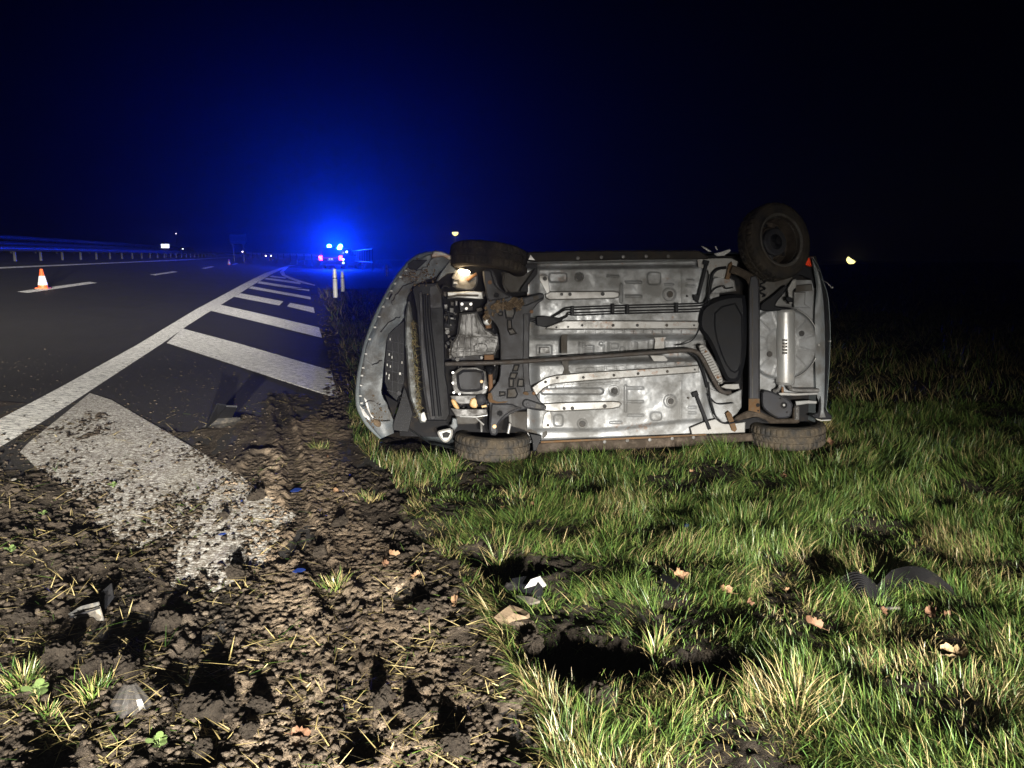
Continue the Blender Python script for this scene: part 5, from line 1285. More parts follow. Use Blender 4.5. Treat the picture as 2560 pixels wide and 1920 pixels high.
# ---- wheels ---------------------------------------------------------------------------------
def wheel(c, axis, D=0.555, wd=0.165, mud=False, face=False, label=None):
    """rim mesh with a tyre under it; axis points to the inner side of the wheel"""
    axis = np.array(axis, float) / np.linalg.norm(axis)
    r = D / 2; h = wd / 2
    rim_prof = [(0.030, -0.010), (0.060, -0.012), (0.075, -0.025), (0.105, -0.030), (0.125, -0.05), (r * 0.57, -0.05), (r * 0.615, h * 0.86), (r * 0.66, h * 0.93), (r * 0.665, h * 0.86), (r * 0.64, -h * 0.86), (r * 0.66, -h * 0.93), (r * 0.60, -h * 0.86), (r * 0.585, -0.065), (0.13, -0.07), (0.03, -0.06)]
    o = lathe('wheel', c, axis, rim_prof, M_RUBMUD if mud else M_SUB, car, 36)
    tp = [(r * 0.655, h * 0.80), (r * 0.68, h * 0.98), (r * 0.78, h * 1.06), (r * 0.88, h * 1.04), (r * 0.95, h * 0.93), (r * 0.985, h * 0.80), (r, h * 0.62), (r, h * 0.36), (r * 0.970, h * 0.33), (r * 0.970, h * 0.25), (r, h * 0.22), (r * 1.003, 0), (r, -h * 0.22), (r * 0.970, -h * 0.25), (r * 0.970, -h * 0.33), (r, -h * 0.36), (r, -h * 0.62),
          (r * 0.985, -h * 0.80), (r * 0.95, -h * 0.93), (r * 0.88, -h * 1.04), (r * 0.78, -h * 1.06), (r * 0.68, -h * 0.98), (r * 0.655, -h * 0.80)]
    def mod(i, k, rr):
        if 5 <= i <= 7: return rr - (0.0065 if k % 3 == 0 else 0)
        if 15 <= i <= 17: return rr - (0.0065 if (k + 1) % 3 == 0 else 0)
        if 10 <= i <= 12: return rr - (0.005 if (k + i) % 4 == 0 else 0)
        return rr
    ty = lathe('tyre', c, axis, tp, M_RUBMUD if mud else M_RUBBER, o, 120, smooth=False, mod=mod, caps=False)
    for k in range(4):
        q = 2 * math.pi * k / 4 + 0.4
        hh = np.array([0, 0, 1.0]) if abs(axis[2]) < 0.9 else np.array([1.0, 0, 0])
        a = np.cross(hh, axis); a /= np.linalg.norm(a); b_ = np.cross(axis, a)
        lathe('wheel_bolt', np.array(c) + axis * -0.016 + 0.052 * (math.cos(q) * a + math.sin(q) * b_), axis, [(0.010, 0), (0.010, 0.014), (0.0005, 0.016)], M_ALU, o, 8)
    if face:  # part colours step in tone to stand for depth shading
        lathe('rim_flange', c, axis, [(r * 0.655, h * 0.80), (r * 0.70, h * 1.0), (r * 0.675, h * 1.04), (r * 0.63, h * 0.95), (r * 0.60, h * 0.5)], M_LINER, o, 40, caps=False)
        lathe('rim_dish', c, axis, [(r * 0.605, h * 0.55), (r * 0.57, 0.0), (r * 0.55, -0.035), (r * 0.45, -0.045), (r * 0.40, -0.015), (r * 0.28, -0.02)], M_SILL, o, 40, caps=False)
        lathe('brake_drum', c, axis, [(r * 0.36, -0.03), (r * 0.36, 0.012), (r * 0.33, 0.022), (r * 0.2, 0.022)], M_SUB, o, 32, caps=False)
        lathe('hub', c, axis, [(0.068, -0.03), (0.064, 0.015), (0.05, 0.025), (0.034, 0.03), (0.030, 0.05), (0.0005, 0.055)], M_BLACK, o, 20)
        hh = np.array([0, 0, 1.0]); a = np.cross(hh, axis); a /= np.linalg.norm(a); b_ = np.cross(axis, a)
        for k in range(8):
            q = 2 * math.pi * k / 8 + 0.2
            lathe('vent_hole', np.array(c) + axis * -0.042 + 0.139 * (math.cos(q) * a + math.sin(q) * b_), axis, [(0.017, 0), (0.016, 0.006), (0.0005, 0.006)], M_DARK, o, 12)
    if label: o['label'] = label
    return o
upv = np.array([0, 0, 1.0])
wheel(P(1231, 1110, -0.09), VX * 1.0 + UX * 0.05 + WX * 0.02, label='front wheel pressed into the grass')
wheel(P(1221, 650, -0.08), -(VX * 1.0 + UX * 0.13 - WX * 0.10), 0.56, 0.17, True, label='upper front wheel seen tread first')
wheel(P(1966, 1082, -0.08), VX * 1.0 - UX * 0.03 + WX * 0.04, 0.56, 0.165, label='rear wheel lying in the grass')
wheel(P(1935, 606, 0.03), WX * 1.0 + UX * 0.30 + VX * 0.16, 0.565, 0.165, True, face=True, label='muddy rear wheel twisted round to show its inner face')
tube('stub_axle', [(1905, 690, 0.03), (1915, 665, 0.02), (1932, 612, 0.02)], 0.032, M_SUB, seg=12)
tube('spring', [(1906 + 7 * math.sin(k * 1.2), 700 + k * 3.2, 0.0 + 0.02 * math.cos(k * 1.2)) for k in range(14)], 0.006, M_BLACK, seg=6, curve=3)

# ================================================================== ROADSIDE AND BACKGROUND
M_STEEL = grimy('galvanised_rail', (0.14, 0.145, 0.155), 0.45, 0.3, dirt=(0.15, 0.14, 0.13), amt=0.35, scale=4, bstr=0.05)
M_POSTW = grimy('post_white', (0.85, 0.85, 0.83), 0.45, 0.0, dirt=(0.4, 0.38, 0.34), amt=0.2, scale=10, bstr=0)
M_CONEO = grimy('cone_orange', (0.85, 0.13, 0.03), 0.45, 0.0, dirt=(0.35, 0.08, 0.03), amt=0.2, scale=15, bstr=0.02)
M_CONEW = grimy('cone_sleeve', (0.88, 0.88, 0.86), 0.35, 0.0, dirt=(0.55, 0.53, 0.5), amt=0.15, scale=15, bstr=0)
M_REFL = grimy('reflector_black', (0.02, 0.02, 0.02), 0.3, 0, amt=0.1, bstr=0)
M_SIGN = grimy('sign_blue', (0.12, 0.20, 0.45), 0.4, 0.1, dirt=(0.2, 0.25, 0.4), amt=0.1, bstr=0)

def boxv(c, ax, ay, az, sx, sy, sz):
    c = np.array(c, float)
    V = [c + ax * (sx / 2 * i) + ay * (sy / 2 * j) + az * (sz / 2 * k) for k in (-1, 1) for j in (-1, 1) for i in (-1, 1)]
    F = [(0, 2, 3, 1), (4, 5, 7, 6), (0, 1, 5, 4), (2, 6, 7, 3), (0, 4, 6, 2), (1, 3, 7, 5)]
    return V, F
def boxes(name, specs, mat, parent=None):
    V = []; F = []
    for s in specs:
        v, f = boxv(*s); n = len(V); V += v; F += [tuple(n + i for i in q) for q in f]
    return mesh(name, V, F, mat, parent)
EX, EY, EZ = np.eye(3)
DR = np.array([RDX, RDY, 0.0]); NL = np.array([NLX, NLY, 0.0])

# guard rails -----------------------------------------------------------
def guard_rail(o_off, s0, s1, label, beams, post_h, step=4.0, group=None):
    x, y = road_xy(o_off, s0)
    root = thing('guard_rail', (x, y, float(zbase(x, y))), label, 'guard rail', group)
    prof = [(0.0, 0.155), (0.03, 0.145), (0.075, 0.10), (0.08, 0.075), (0.03, 0.03), (0.03, -0.03), (0.08, -0.075), (0.075, -0.10), (0.03, -0.145), (0.0, -0.155)]
    ss = np.arange(s0, s1 + 0.1, 8.0)
    for zc in beams:
        V = []; F = []; n = len(prof)
        for s in ss:
            x, y = road_xy(o_off, s); zz = float(zbase(x, y)) + zc
            for (a, h) in prof: V.append(np.array([x, y, zz + h]) - NL * a)
        for i in range(len(ss) - 1):
            for j in range(n - 1): F.append((i * n + j, i * n + j + 1, (i + 1) * n + j + 1, (i + 1) * n + j))
        mesh('rail_beam', V, F, M_STEEL, root, smooth=True, auto=30)
    s = s0
    while s < min(s1, s0 + 130):
        x, y = road_xy(o_off + 0.07, s); zz = float(zbase(x, y))
        boxes('rail_post', [((x, y, zz + post_h / 2 - 0.1), DR, NL, EZ, 0.06, 0.12, post_h + 0.2)], M_STEEL, root)
        s += step
    return root
guard_rail(14.0, 12, 210, 'single steel guard rail on posts behind the far lane', [0.60], 0.70)
guard_rail(19.0, 14, 150, 'two-beam rail standing in for blue light streaks beyond the single one', [0.62, 1.02], 1.15, step=5)  # added rail stands for streaks of blue light

# far guard rail on the curve, running behind the emergency vehicle
def far_rail():
    pa = CAMP + ray(600, 633) * (150 / ray(600, 633)[1]); pb = CAMP + ray(800, 638) * (100 / ray(800, 638)[1])
    zg = float(zbase(pb[0], pb[1]))
    root = thing('guard_rail', (pb[0], pb[1], zg), 'distant pale guard rail running up to the emergency vehicle', 'guard rail')
    d = (pb - pa) / np.linalg.norm(pb - pa)
    sd = np.cross(d, EZ); sd /= np.linalg.norm(sd)
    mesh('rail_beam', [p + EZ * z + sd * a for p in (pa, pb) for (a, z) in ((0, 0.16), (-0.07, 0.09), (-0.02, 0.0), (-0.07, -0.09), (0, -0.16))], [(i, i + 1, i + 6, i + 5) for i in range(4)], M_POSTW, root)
    for k in range(15):
        p = pa + (pb - pa) * (k / 14); z0 = float(zbase(p[0], p[1]))
        if p[2] - z0 > 0.2: boxes('rail_post', [((p[0], p[1], (p[2] + z0) / 2), d, sd, EZ, 0.12, 0.10, p[2] - z0 + 0.2)], M_STEEL, root)
far_rail()

# traffic cones ------------------------------------------------------------
def cone(px, py, h, label, group='traffic cones standing along the lane line'):
    p = hit(px, py); z = float(zbase(p[0], p[1])) + 0.006
    c = np.array([p[0], p[1], z]); root = thing('traffic_cone', c, label, 'traffic cone', group)
    k = h / 0.5
    def rr(t): return (0.118 - 0.082 * t) * k
    boxes('base', [(c + EZ * 0.014 * k, DR, NL, EZ, 0.29 * k, 0.29 * k, 0.028 * k)], M_CONEO, root)
    lathe('cone_body', c, EZ, [(rr(0), 0.028 * k), (rr(0.06), 0.03 * k + 0.06 * h * 0.94), (rr(1) , h * 0.975), (rr(1) * 0.8, h), (0.001, h)], M_CONEO, root, 24)
    lathe('white_sleeve', c, EZ, [(rr(0.13) + 0.002, 0.03 * k + 0.13 * h * 0.94), (rr(0.13) + 0.005 * k, 0.03 * k + 0.14 * h * 0.94), (rr(0.62) + 0.005 * k, 0.03 * k + 0.61 * h * 0.94), (rr(0.62) + 0.002, 0.03 * k + 0.62 * h * 0.94)], M_CONEW, root, 24)
    return root
cone(108, 722, 0.52, 'orange traffic cone with wide white sleeve on the lane dash')
cone(573, 662, 0.50, 'tiny distant traffic cone at the end of the third lane dash')
cone(674, 652.5, 0.50, 'tiniest distant traffic cone close to the exit nose')

# delineator posts ----------------------------------------------------------
def delineator(px, pyb, pyt, label):
    p = hit(px, pyb); z = float(ground_z(p[0], p[1])) - 0.02
    dep = p[1]; h = (pyb - pyt) / FPX * math.hypot(p[0], p[1]) * 1.0
    h = min(max(h, 0.85), 1.15)
    c = np.array([p[0], p[1], z]); root = thing('delineator_post', c, label, 'marker post', 'white marker posts along the verge')
    f = -np.array([p[0], p[1], 0.0]); f /= np.linalg.norm(f); sd = np.array([-f[1], f[0], 0])
    def hollow(z0, z1, w0, w1, d, mat, name):
        V = []; F = []
        pr = [(-1, -0.6), (-0.75, 0.55), (-0.3, 1.0), (0.3, 1.0), (0.75, 0.55), (1, -0.6)]
        for (zz, ww) in ((z0, w0), (z1, w1)):
            for (a, b_) in pr: V.append(c + sd * a * ww + f * b_ * d + EZ * zz)
        n = len(pr)
        for i in range(n): F.append((i, (i + 1) % n, n + (i + 1) % n, n + i))
        F.append(tuple(range(n, 2 * n)))
        F.append(tuple(reversed(range(n))))
        return mesh(name, V, F, mat, root)
    hollow(0, h * 0.66, 0.082, 0.078, 0.05, M_POSTW, 'post')
    hollow(h * 0.66, h * 0.70, 0.0785, 0.0785, 0.0505, M_REFL, 'black_band')
    hollow(h * 0.70, h, 0.078, 0.060, 0.05, M_CONEW, 'reflective_head')
    return root
delineator(839, 742.5, 672, 'taller white marker post standing at the tip of the verge')
delineator(857, 726, 682, 'smaller white marker post just behind the taller one')
delineator(967, 690, 676, 'small distant marker post past the front bumper of the car')
delineator(906, 676, 660, 'tiny distant marker post beneath the blue-lit railing')

# large road sign ------------------------------------------------------------
def road_sign():
    D = 95.0
    c = CAMP + ray(575, 597) * (D / ray(575, 597)[1]); 
    pl = CAMP + ray(595, 597) * (D / ray(595, 597)[1])
    w, h = 38 / FPX * D, 24 / FPX * D
    zg = float(zbase(pl[0], pl[1]))
    root = thing('road_sign', (pl[0], pl[1], zg), 'large rectangular road sign facing away above the far guard rail', 'road sign')
    f = -np.array([pl[0], pl[1], 0.0]); f /= np.linalg.norm(f); sd = np.array([-f[1], f[0], 0])
    boxes('panel', [(pl, sd, f, EZ, w, 0.06, h)], grimy('sign_back', (0.05, 0.055, 0.07), 0.6, 0, amt=0.2, bstr=0, spec=0.2), root)
    for k in (-0.3, 0.3):
        q = pl + sd * w * k - f * 0.1; zt = pl[2] + h * 0.45
        boxes('support_post', [((q[0], q[1], (zg + zt) / 2), sd, f, EZ, 0.10, 0.10, zt - zg + 0.3)], M_STEEL, root)
    for k in (-0.3, 0.3):
        boxes('stiffener', [(pl + EZ * h * k + f * 0.05, sd, f, EZ, w * 0.98, 0.04, 0.06)], M_STEEL, root)
road_sign()

# parapet railing by the slip road ---------------------------------------------
def parapet():
    D0, D1 = 92.0, 66.0
    a = CAMP + ray(868, 651) * (D0 / ray(868, 651)[1]); b_ = CAMP + ray(931, 656) * (D1 / ray(931, 656)[1])
    at = CAMP + ray(868, 629) * (D0 / ray(868, 629)[1]); bt = CAMP + ray(931, 622) * (D1 / ray(931, 622)[1])
    zg = float(zbase(b_[0], b_[1]))
    root = thing('railing', (b_[0], b_[1], zg), 'tall open railing with thin bars glowing blue beside the emergency vehicle', 'railing')
    tube3('top_rail', [at, bt], 0.05, M_STEEL, root, 8, 0); tube3('bottom_rail', [a, b_], 0.05, M_STEEL, root, 8, 0)
    n = 13
    for k in range(n):
        t = k / (n - 1)
        p = a * (1 - t) + b_ * t; q = at * (1 - t) + bt * t
        lo_ = p.copy(); 
        if k % 4 == 0: lo_[2] = float(zbase(p[0], p[1])) - 0.2
        tube3('railing_bar', [lo_, q], 0.035, M_STEEL, root, 6, 0)
parapet()

# distant lamps -----------------------------------------------------------------
M_LAMPW = emit('lamp_warm', (1.0, 0.84, 0.28), 3.2)
M_LAMPN = emit('lamp_white', (0.95, 0.97, 1.0), 9.0)
def lamp(px, py, D, wpx, label, mat, name='street_lamp', tilt=0.0, tall=True):
    c = CAMP + ray(px, py) * (D / ray(px, py)[1]); zg = float(zbase(c[0], c[1]))
    root = thing(name, (c[0], c[1], zg), label, 'street lamp', None)
    r = wpx / FPX * D / 2
    f = -np.array([c[0], c[1], 0.0]); f /= np.linalg.norm(f); sd = np.array([-f[1], f[0], 0])
    tube3('pole', [(c[0], c[1], zg - 0.3), (c[0], c[1], c[2] + r * 0.2)], 0.09, M_POSTW if tall else M_STEEL, root, 8, 0)
    lathe('lamp_head', c, EZ * 1.0 + sd * tilt, [(0.001, r * 0.75), (r * 0.6, r * 0.65), (r, 0.45 * r), (r * 0.98, r * 0.35)], M_STEEL, root, 16)
    lathe('lamp_glass', c, EZ * 1.0 + sd * tilt, [(r * 0.96, r * 0.35), (r * 0.98, -r * 0.05), (r * 0.75, -r * 0.5), (r * 0.3, -r * 0.75), (0.001, -r * 0.8)], mat, root, 16)
    return root
lamp(1138, 583, 150, 15, 'lit street lamp on a pale pole above the upper front wheel', M_LAMPW)
lamp(2127, 651, 110, 22, 'lone warm lamp shining in the dark field past the rear bumper', M_LAMPW, name='yard_lamp', tilt=0.7, tall=False)
lamp(606, 629, 190, 4, 'pinpoint lamp just past the large road sign', M_LAMPN, tall=False)
lamp(457, 621, 170, 5, 'small white lamp close to the bright white panel', M_LAMPN, tall=False)
lamp(440, 584, 230, 2.6, 'faint pinpoint lamp high over the guard rail', M_LAMPN, tall=False)
# lit white panel on the far carriageway
cpl = CAMP + ray(413, 615) * (85 / ray(413, 615)[1]); zg = float(zbase(cpl[0], cpl[1]))
root = thing('lit_sign', (cpl[0], cpl[1], zg), 'small bright white lit sign over the blue two-beam rail', 'sign')
boxes('lit_panel', [(cpl, NL, DR, EZ, 18 / FPX * 85, 0.12, 9.5 / FPX * 85)], emit('sign_light', (0.95, 0.97, 1.0), 2.2), root)
boxes('sign_post', [((cpl[0], cpl[1] + 0.1, (zg + cpl[2]) / 2), NL, DR, EZ, 0.08, 0.08, cpl[2] - zg)], M_STEEL, root)

# oncoming car far away -----------------------------------------------------------
def small_car(c, fwd, label):
    sd = np.array([-fwd[1], fwd[0], 0])
    root = thing('oncoming_car', c, label, 'car')
    sec = [(-2.1, 0.75, 0.35, 0.75), (-1.9, 0.85, 0.25, 0.95), (-1.0, 0.87, 0.22, 0.98), (-0.6, 0.87, 0.22, 0.95), (1.2, 0.87, 0.22, 0.92), (1.9, 0.83, 0.25, 0.80), (2.1, 0.70, 0.35, 0.65)]
    V = []; F = []
    for (u, hw_, z0, z1) in sec:
        for (a, z) in ((-1, z0), (-1.02, (z0 + z1) / 2), (-0.93, z1), (0.93, z1), (1.02, (z0 + z1) / 2), (1, z0)): V.append(c + fwd * u + sd * a * hw_ + EZ * z)
    for i in range(len(sec) - 1):
        for j in range(6): F.append((i * 6 + j, i * 6 + (j + 1) % 6, (i + 1) * 6 + (j + 1) % 6, (i + 1) * 6 + j))
    F += [tuple(range(5, -1, -1)), tuple(range(36, 42))]
    mesh('body', V, F, M_SUB, root, smooth=True, auto=30)
    V = []; F = []
    for (u, hw_, z) in ((-1.6, 0.78, 0.92), (-1.1, 0.62, 1.42), (0.3, 0.62, 1.45), (1.1, 0.78, 0.92)):
        for a in (-1, 1): V.append(c + fwd * u + sd * a * hw_ + EZ * z)
    F = [(0, 2, 4, 6), (1, 7, 5, 3), (0, 1, 3, 2), (2, 3, 5, 4), (4, 5, 7, 6), (6, 7, 1, 0)]
    mesh('cabin', V, F, M_GLASS, root)
    for s in (-1, 1):
        lathe('headlight', c + fwd * 2.08 + sd * 0.6 * s + EZ * 0.66, fwd, [(0.16, -0.05), (0.15, 0.02), (0.001, 0.05)], emit('headlight_on', (1.0, 0.97, 0.9), 7.0), root, 14)
        for u in (-1.35, 1.35):
            lathe('wheel', c + fwd * u + sd * 0.78 * s + EZ * 0.31, sd, [(0.001, -0.1), (0.31, -0.1), (0.31, 0.1), (0.001, 0.1)], M_BLACK, root, 16)
D = 170.0
cc = CAMP + ray(672, 632) * (D / ray(672, 632)[1]); cc[2] = float(zbase(cc[0], cc[1]))
small_car(cc, -DR, 'distant oncoming car with shining headlights near the road sign')

# emergency vehicle with blue beacons ----------------------------------------------
def emergency_vehicle():
    base = hit(828, 673); base = np.array([base[0], base[1], float(zbase(base[0], base[1]))])
    D = base[1]
    k = (58 / FPX * D) / 1.95                       # scale so that the rear is 58 px wide
    print('emergency vehicle depth', D, 'scale', k)
    f = np.array([-math.sin(R(-8)), math.cos(R(-8)), 0.0]); sd = np.array([-f[1], f[0], 0.0])   # forward, left
    root = thing('emergency_vehicle', base, 'parked emergency vehicle seen from behind with blue roof beacons and red tail lights', 'vehicle')
    Lx = lambda u, s, z: base + (f * u + sd * s + EZ * z) * k
    M_EV = grimy('vehicle_dark_blue', (0.02, 0.025, 0.05), 0.5, 0, dirt=(0.03, 0.03, 0.04), amt=0.15, bstr=0)
    sec = [(0.0, 0.90, 0.42, 1.02), (0.06, 0.95, 0.36, 1.08), (0.9, 0.97, 0.30, 1.10), (3.2, 0.97, 0.30, 1.08), (4.3, 0.92, 0.34, 0.98), (4.6, 0.80, 0.42, 0.82)]
    V = []; F = []
    for (u, hw_, z0, z1) in sec:
        for (a, z) in ((-0.97, z0), (-1.0, (z0 + z1) / 2), (-0.96, z1), (0.96, z1), (1.0, (z0 + z1) / 2), (0.97, z0)): V.append(Lx(u, a * hw_, z))
    for i in range(len(sec) - 1):
        for j in range(6): F.append((i * 6 + j, (i + 1) * 6 + j, (i + 1) * 6 + (j + 1) % 6, i * 6 + (j + 1) % 6))
    F += [tuple(range(6)), tuple(range(35, 29, -1))]
    mesh('body', V, F, M_EV, root, smooth=True, auto=30)
    V = []
    for (u, hw_, z) in ((0.05, 0.92, 1.05), (0.32, 0.78, 1.72), (2.6, 0.78, 1.74), (3.4, 0.90, 1.05)):
        for a in (-1, 1): V.append(Lx(u, a * hw_, z))
    mesh('cabin', V, [(0, 6, 4, 2), (1, 3, 5, 7), (0, 2, 3, 1), (2, 4, 5, 3), (4, 6, 7, 5), (6, 0, 1, 7)], M_EV, root)
    def pane(name, pts, mat, th=0.012):
        p = [Lx(*q) for q in pts]; nn = np.cross(p[1] - p[0], p[2] - p[0]); nn /= np.linalg.norm(nn); n = len(p)
        ctr = sum(p) / n
        if np.dot(nn, ctr - Lx(1.8, 0, 1.3)) < 0: nn = -nn
        V = p + [q + nn * th * k for q in p]
        return mesh(name, V, [tuple(reversed(range(n))), tuple(range(n, 2 * n))] + [(i, (i + 1) % n, n + (i + 1) % n, n + i) for i in range(n)], mat, root)
    pane('rear_window', [(0.085, -0.78, 1.14), (0.085, 0.78, 1.14), (0.29, 0.66, 1.65), (0.29, -0.66, 1.65)], M_GLASS)
    for s in (-1, 1):
        pane('side_window', [(0.5, s * 0.90, 1.14), (1.7, s * 0.90, 1.14), (1.65, s * 0.79, 1.66), (0.6, s * 0.79, 1.66)], M_GLASS)
        pane('side_window', [(1.8, s * 0.90, 1.14), (3.0, s * 0.90, 1.14), (2.5, s * 0.79, 1.66), (1.8, s * 0.79, 1.66)], M_GLASS)
        boxes('tail_light', [(Lx(-0.01, s * 0.86, 0.92), sd, f, EZ, 0.24 * k, 0.10 * k, 0.34 * k)], emit('tail_red', (1.0, 0.05, 0.12), 16.0), root)
        for u in (0.85, 3.65):
            lathe('wheel', Lx(u, s * 0.86, 0.33), sd, [(0.001, -0.11 * k), (0.33 * k, -0.11 * k), (0.33 * k, 0.11 * k), (0.001, 0.11 * k)], M_BLACK, root, 18)
        boxes('mirror', [(Lx(2.9, s * 1.06, 1.16), sd, f, EZ, 0.2 * k, 0.1 * k, 0.15 * k)], M_BLACK, root)
    boxes('rear_stripe', [(Lx(-0.02, 0, 0.93), sd, f, EZ, 1.5 * k, 0.05 * k, 0.12 * k)], grimy('red_reflective', (0.8, 0.04, 0.05), 0.4, 0, amt=0.1, bstr=0), root)
    boxes('bumper', [(Lx(-0.04, 0, 0.48), sd, f, EZ, 1.86 * k, 0.16 * k, 0.22 * k)], M_BLACK, root)
    boxes('number_plate', [(Lx(-0.035, 0, 0.74), sd, f, EZ, 0.5 * k, 0.03 * k, 0.11 * k)], M_CONEW, root)
    boxes('plate_lamp', [(Lx(-0.035, -0.10, 0.84), sd, f, EZ, 0.10 * k, 0.03 * k, 0.05 * k)], emit('plate_white', (0.9, 0.9, 1.0), 4.0), root)
    boxes('plate_lamp', [(Lx(-0.035, 0.10, 0.84), sd, f, EZ, 0.10 * k, 0.03 * k, 0.05 * k)], MATS['plate_white'], root)
    lb = boxes('light_bar', [(Lx(1.2, 0, 1.79), sd, f, EZ, 1.3 * k, 0.28 * k, 0.06 * k)], M_BLACK, root)
    M_BEA = emit('blue_beacon', (0.12, 0.62, 1.0), 60.0)
    BEACONS = [(803, 617), (838, 621), (846, 632)]
    spots = [(1.2, 0.56, 1.90), (1.2, -0.42, 1.90), (0.32, -0.66, 1.72)]
    for (u, s, z) in spots:
        lathe('beacon', Lx(u, s, z - 0.09), EZ, [(0.16 * k, 0), (0.17 * k, 0.12 * k), (0.13 * k, 0.20 * k), (0.001, 0.24 * k)], M_BEA, root, 14)
        d = bpy.data.lights.new('beacon_light', 'POINT'); d.energy = BLUE_W; d.color = (0.0, 0.03, 1.0); d.shadow_soft_size = 0.10
        o = bpy.data.objects.new('beacon_light', d); COL.objects.link(o); o.parent = root
        o.location = Lx(u - 0.18, s, z + 0.32) - base
    # side marker and rear work lamps
    for (u, s, z, c_, st) in ((0.0, 0.95, 1.0, (1.0, 0.75, 0.55), 5.0), (1.0, -1.02, 1.42, (0.7, 1.0, 1.0), 6.0), (0.2, -1.0, 0.8, (0.6, 1.0, 1.0), 5.0), (0.0, -1.06, 0.52, (0.7, 1.0, 1.0), 4.0)):
        lathe('marker_lamp', Lx(u, s, z), -f, [(0.085 * k, -0.05), (0.08 * k, 0.03), (0.001, 0.05)], emit('marker_%d' % int(z * 100), c_, st), root, 12)
    return root
BLUE_W = 6000.0
emergency_vehicle()

# haze put in for the blue bloom round the beacons -------------------------------------------------------
def haze():
    x0, x1, y0, y1, z0, z1 = -320, 320, -20, 420, -3, 16
    V = [(x, y, z) for z in (z0, z1) for y in (y0, y1) for x in (x0, x1)]
    o = mesh('haze', V, [(0, 2, 3, 1), (4, 5, 7, 6), (0, 1, 5, 4), (2, 6, 7, 3), (0, 4, 6, 2), (1, 3, 7, 5)], None)
    m = bpy.data.materials.new('haze'); m.use_nodes = True; nt = m.node_tree; nt.nodes.clear()
    out = nt.nodes.new('ShaderNodeOutputMaterial'); v = nt.nodes.new('ShaderNodeVolumePrincipled')
    v.inputs['Color'].default_value = (0.85, 0.88, 0.95, 1)
    v.inputs['Density'].default_value = HAZE_D
    v.inputs['Anisotropy'].default_value = 0.81
    nt.links.new(v.outputs[0], out.inputs['Volume'])
    o.data.materials.append(m)
    setp(o, 'thin haze lit blue by the beacons, added for their bloom', 'haze', kind='stuff')
    o.display_type = 'WIRE'
HAZE_D = 0.0028
haze()

# ================================================================== VEGETATION AND DEBRIS
def visible(x, y, mgn=520):
    u, v = project(x, y, zbase(x, y))
    return (u > -mgn) & (u < 2560 + mgn) & (v < 1920 + 240) & (y > 1.4)
def car_free(x, y, pad=0.02):
    qx = x - Q0[0]; qy = y - Q0[1]
    w = qx * WX[0] + qy * WX[1]; u = qx * UX[0] + qy * UX[1]
    w = w - 0.0
    return ~((w < pad) & (w > -1.5) & (u > u0 + 0.1) & (u < u1 - 0.02))
def blades(name, x, y, z, ln, wd, az, lean, bend, col, mat, segs=3):
    n = len(x)
    d = np.stack([np.cos(az), np.sin(az), np.zeros(n)], 1)
    sd = np.stack([-np.sin(az + 0.9 * np.sin(az * 7)), np.cos(az + 0.9 * np.sin(az * 7)), np.zeros(n)], 1)
    base = np.stack([x, y, z], 1)
    V = np.zeros((n, 2 * segs + 1, 3)); C = np.zeros((n, 2 * segs + 1, 3))
    for k in range(segs + 1):
        t = k / segs
        ang = lean + bend * t
        hgt = ln * (t * np.cos(lean + 0.5 * bend * t)); out = ln * (t * np.sin(lean + 0.5 * bend * t))
        c = base + d * out[:, None] + np.array([0, 0, 1.0]) * hgt[:, None]
        w = (wd * (1 - 0.75 * t))[:, None] / 2
        if k < segs:
            V[:, 2 * k] = c - sd * w; V[:, 2 * k + 1] = c + sd * w
            C[:, 2 * k] = C[:, 2 * k + 1] = col * (0.75 + 0.35 * t)
        else:
            V[:, 2 * k] = c; C[:, 2 * k] = col * 1.1
    m_ = 2 * segs + 1
    off_ = (np.arange(n) * m_)[:, None]
    tri = []
    for k in range(segs - 1):
        a = 2 * k
        tri += [(a, a + 1, a + 3), (a, a + 3, a + 2)]
    a = 2 * (segs - 1); tri.append((a, a + 1, a + 2))
    F = (off_[:, None, :] + np.array(tri)[None, :, :]).reshape(-1, 3)
    return fastmesh(name, V.reshape(-1, 3), F, mat, C.reshape(-1, 3))
M_GRASS = vcolmat('grass_blade', 0.45, 0.15, 0.4)
GREENS = np.array([(0.048, 0.090, 0.017), (0.068, 0.110, 0.022), (0.030, 0.064, 0.014), (0.094, 0.116, 0.030)])
STRAWS = np.array([(0.17, 0.135, 0.058), (0.13, 0.105, 0.047), (0.22, 0.18, 0.09)])
def grass_colors(n, straw_p):
    g = GREENS[RNG.integers(0, 4, n)] * (0.7 + 0.6 * RNG.random((n, 1)))
    s = STRAWS[RNG.integers(0, 3, n)] * (0.7 + 0.6 * RNG.random((n, 1)))
    return np.where((RNG.random(n) < straw_p)[:, None], s, g)
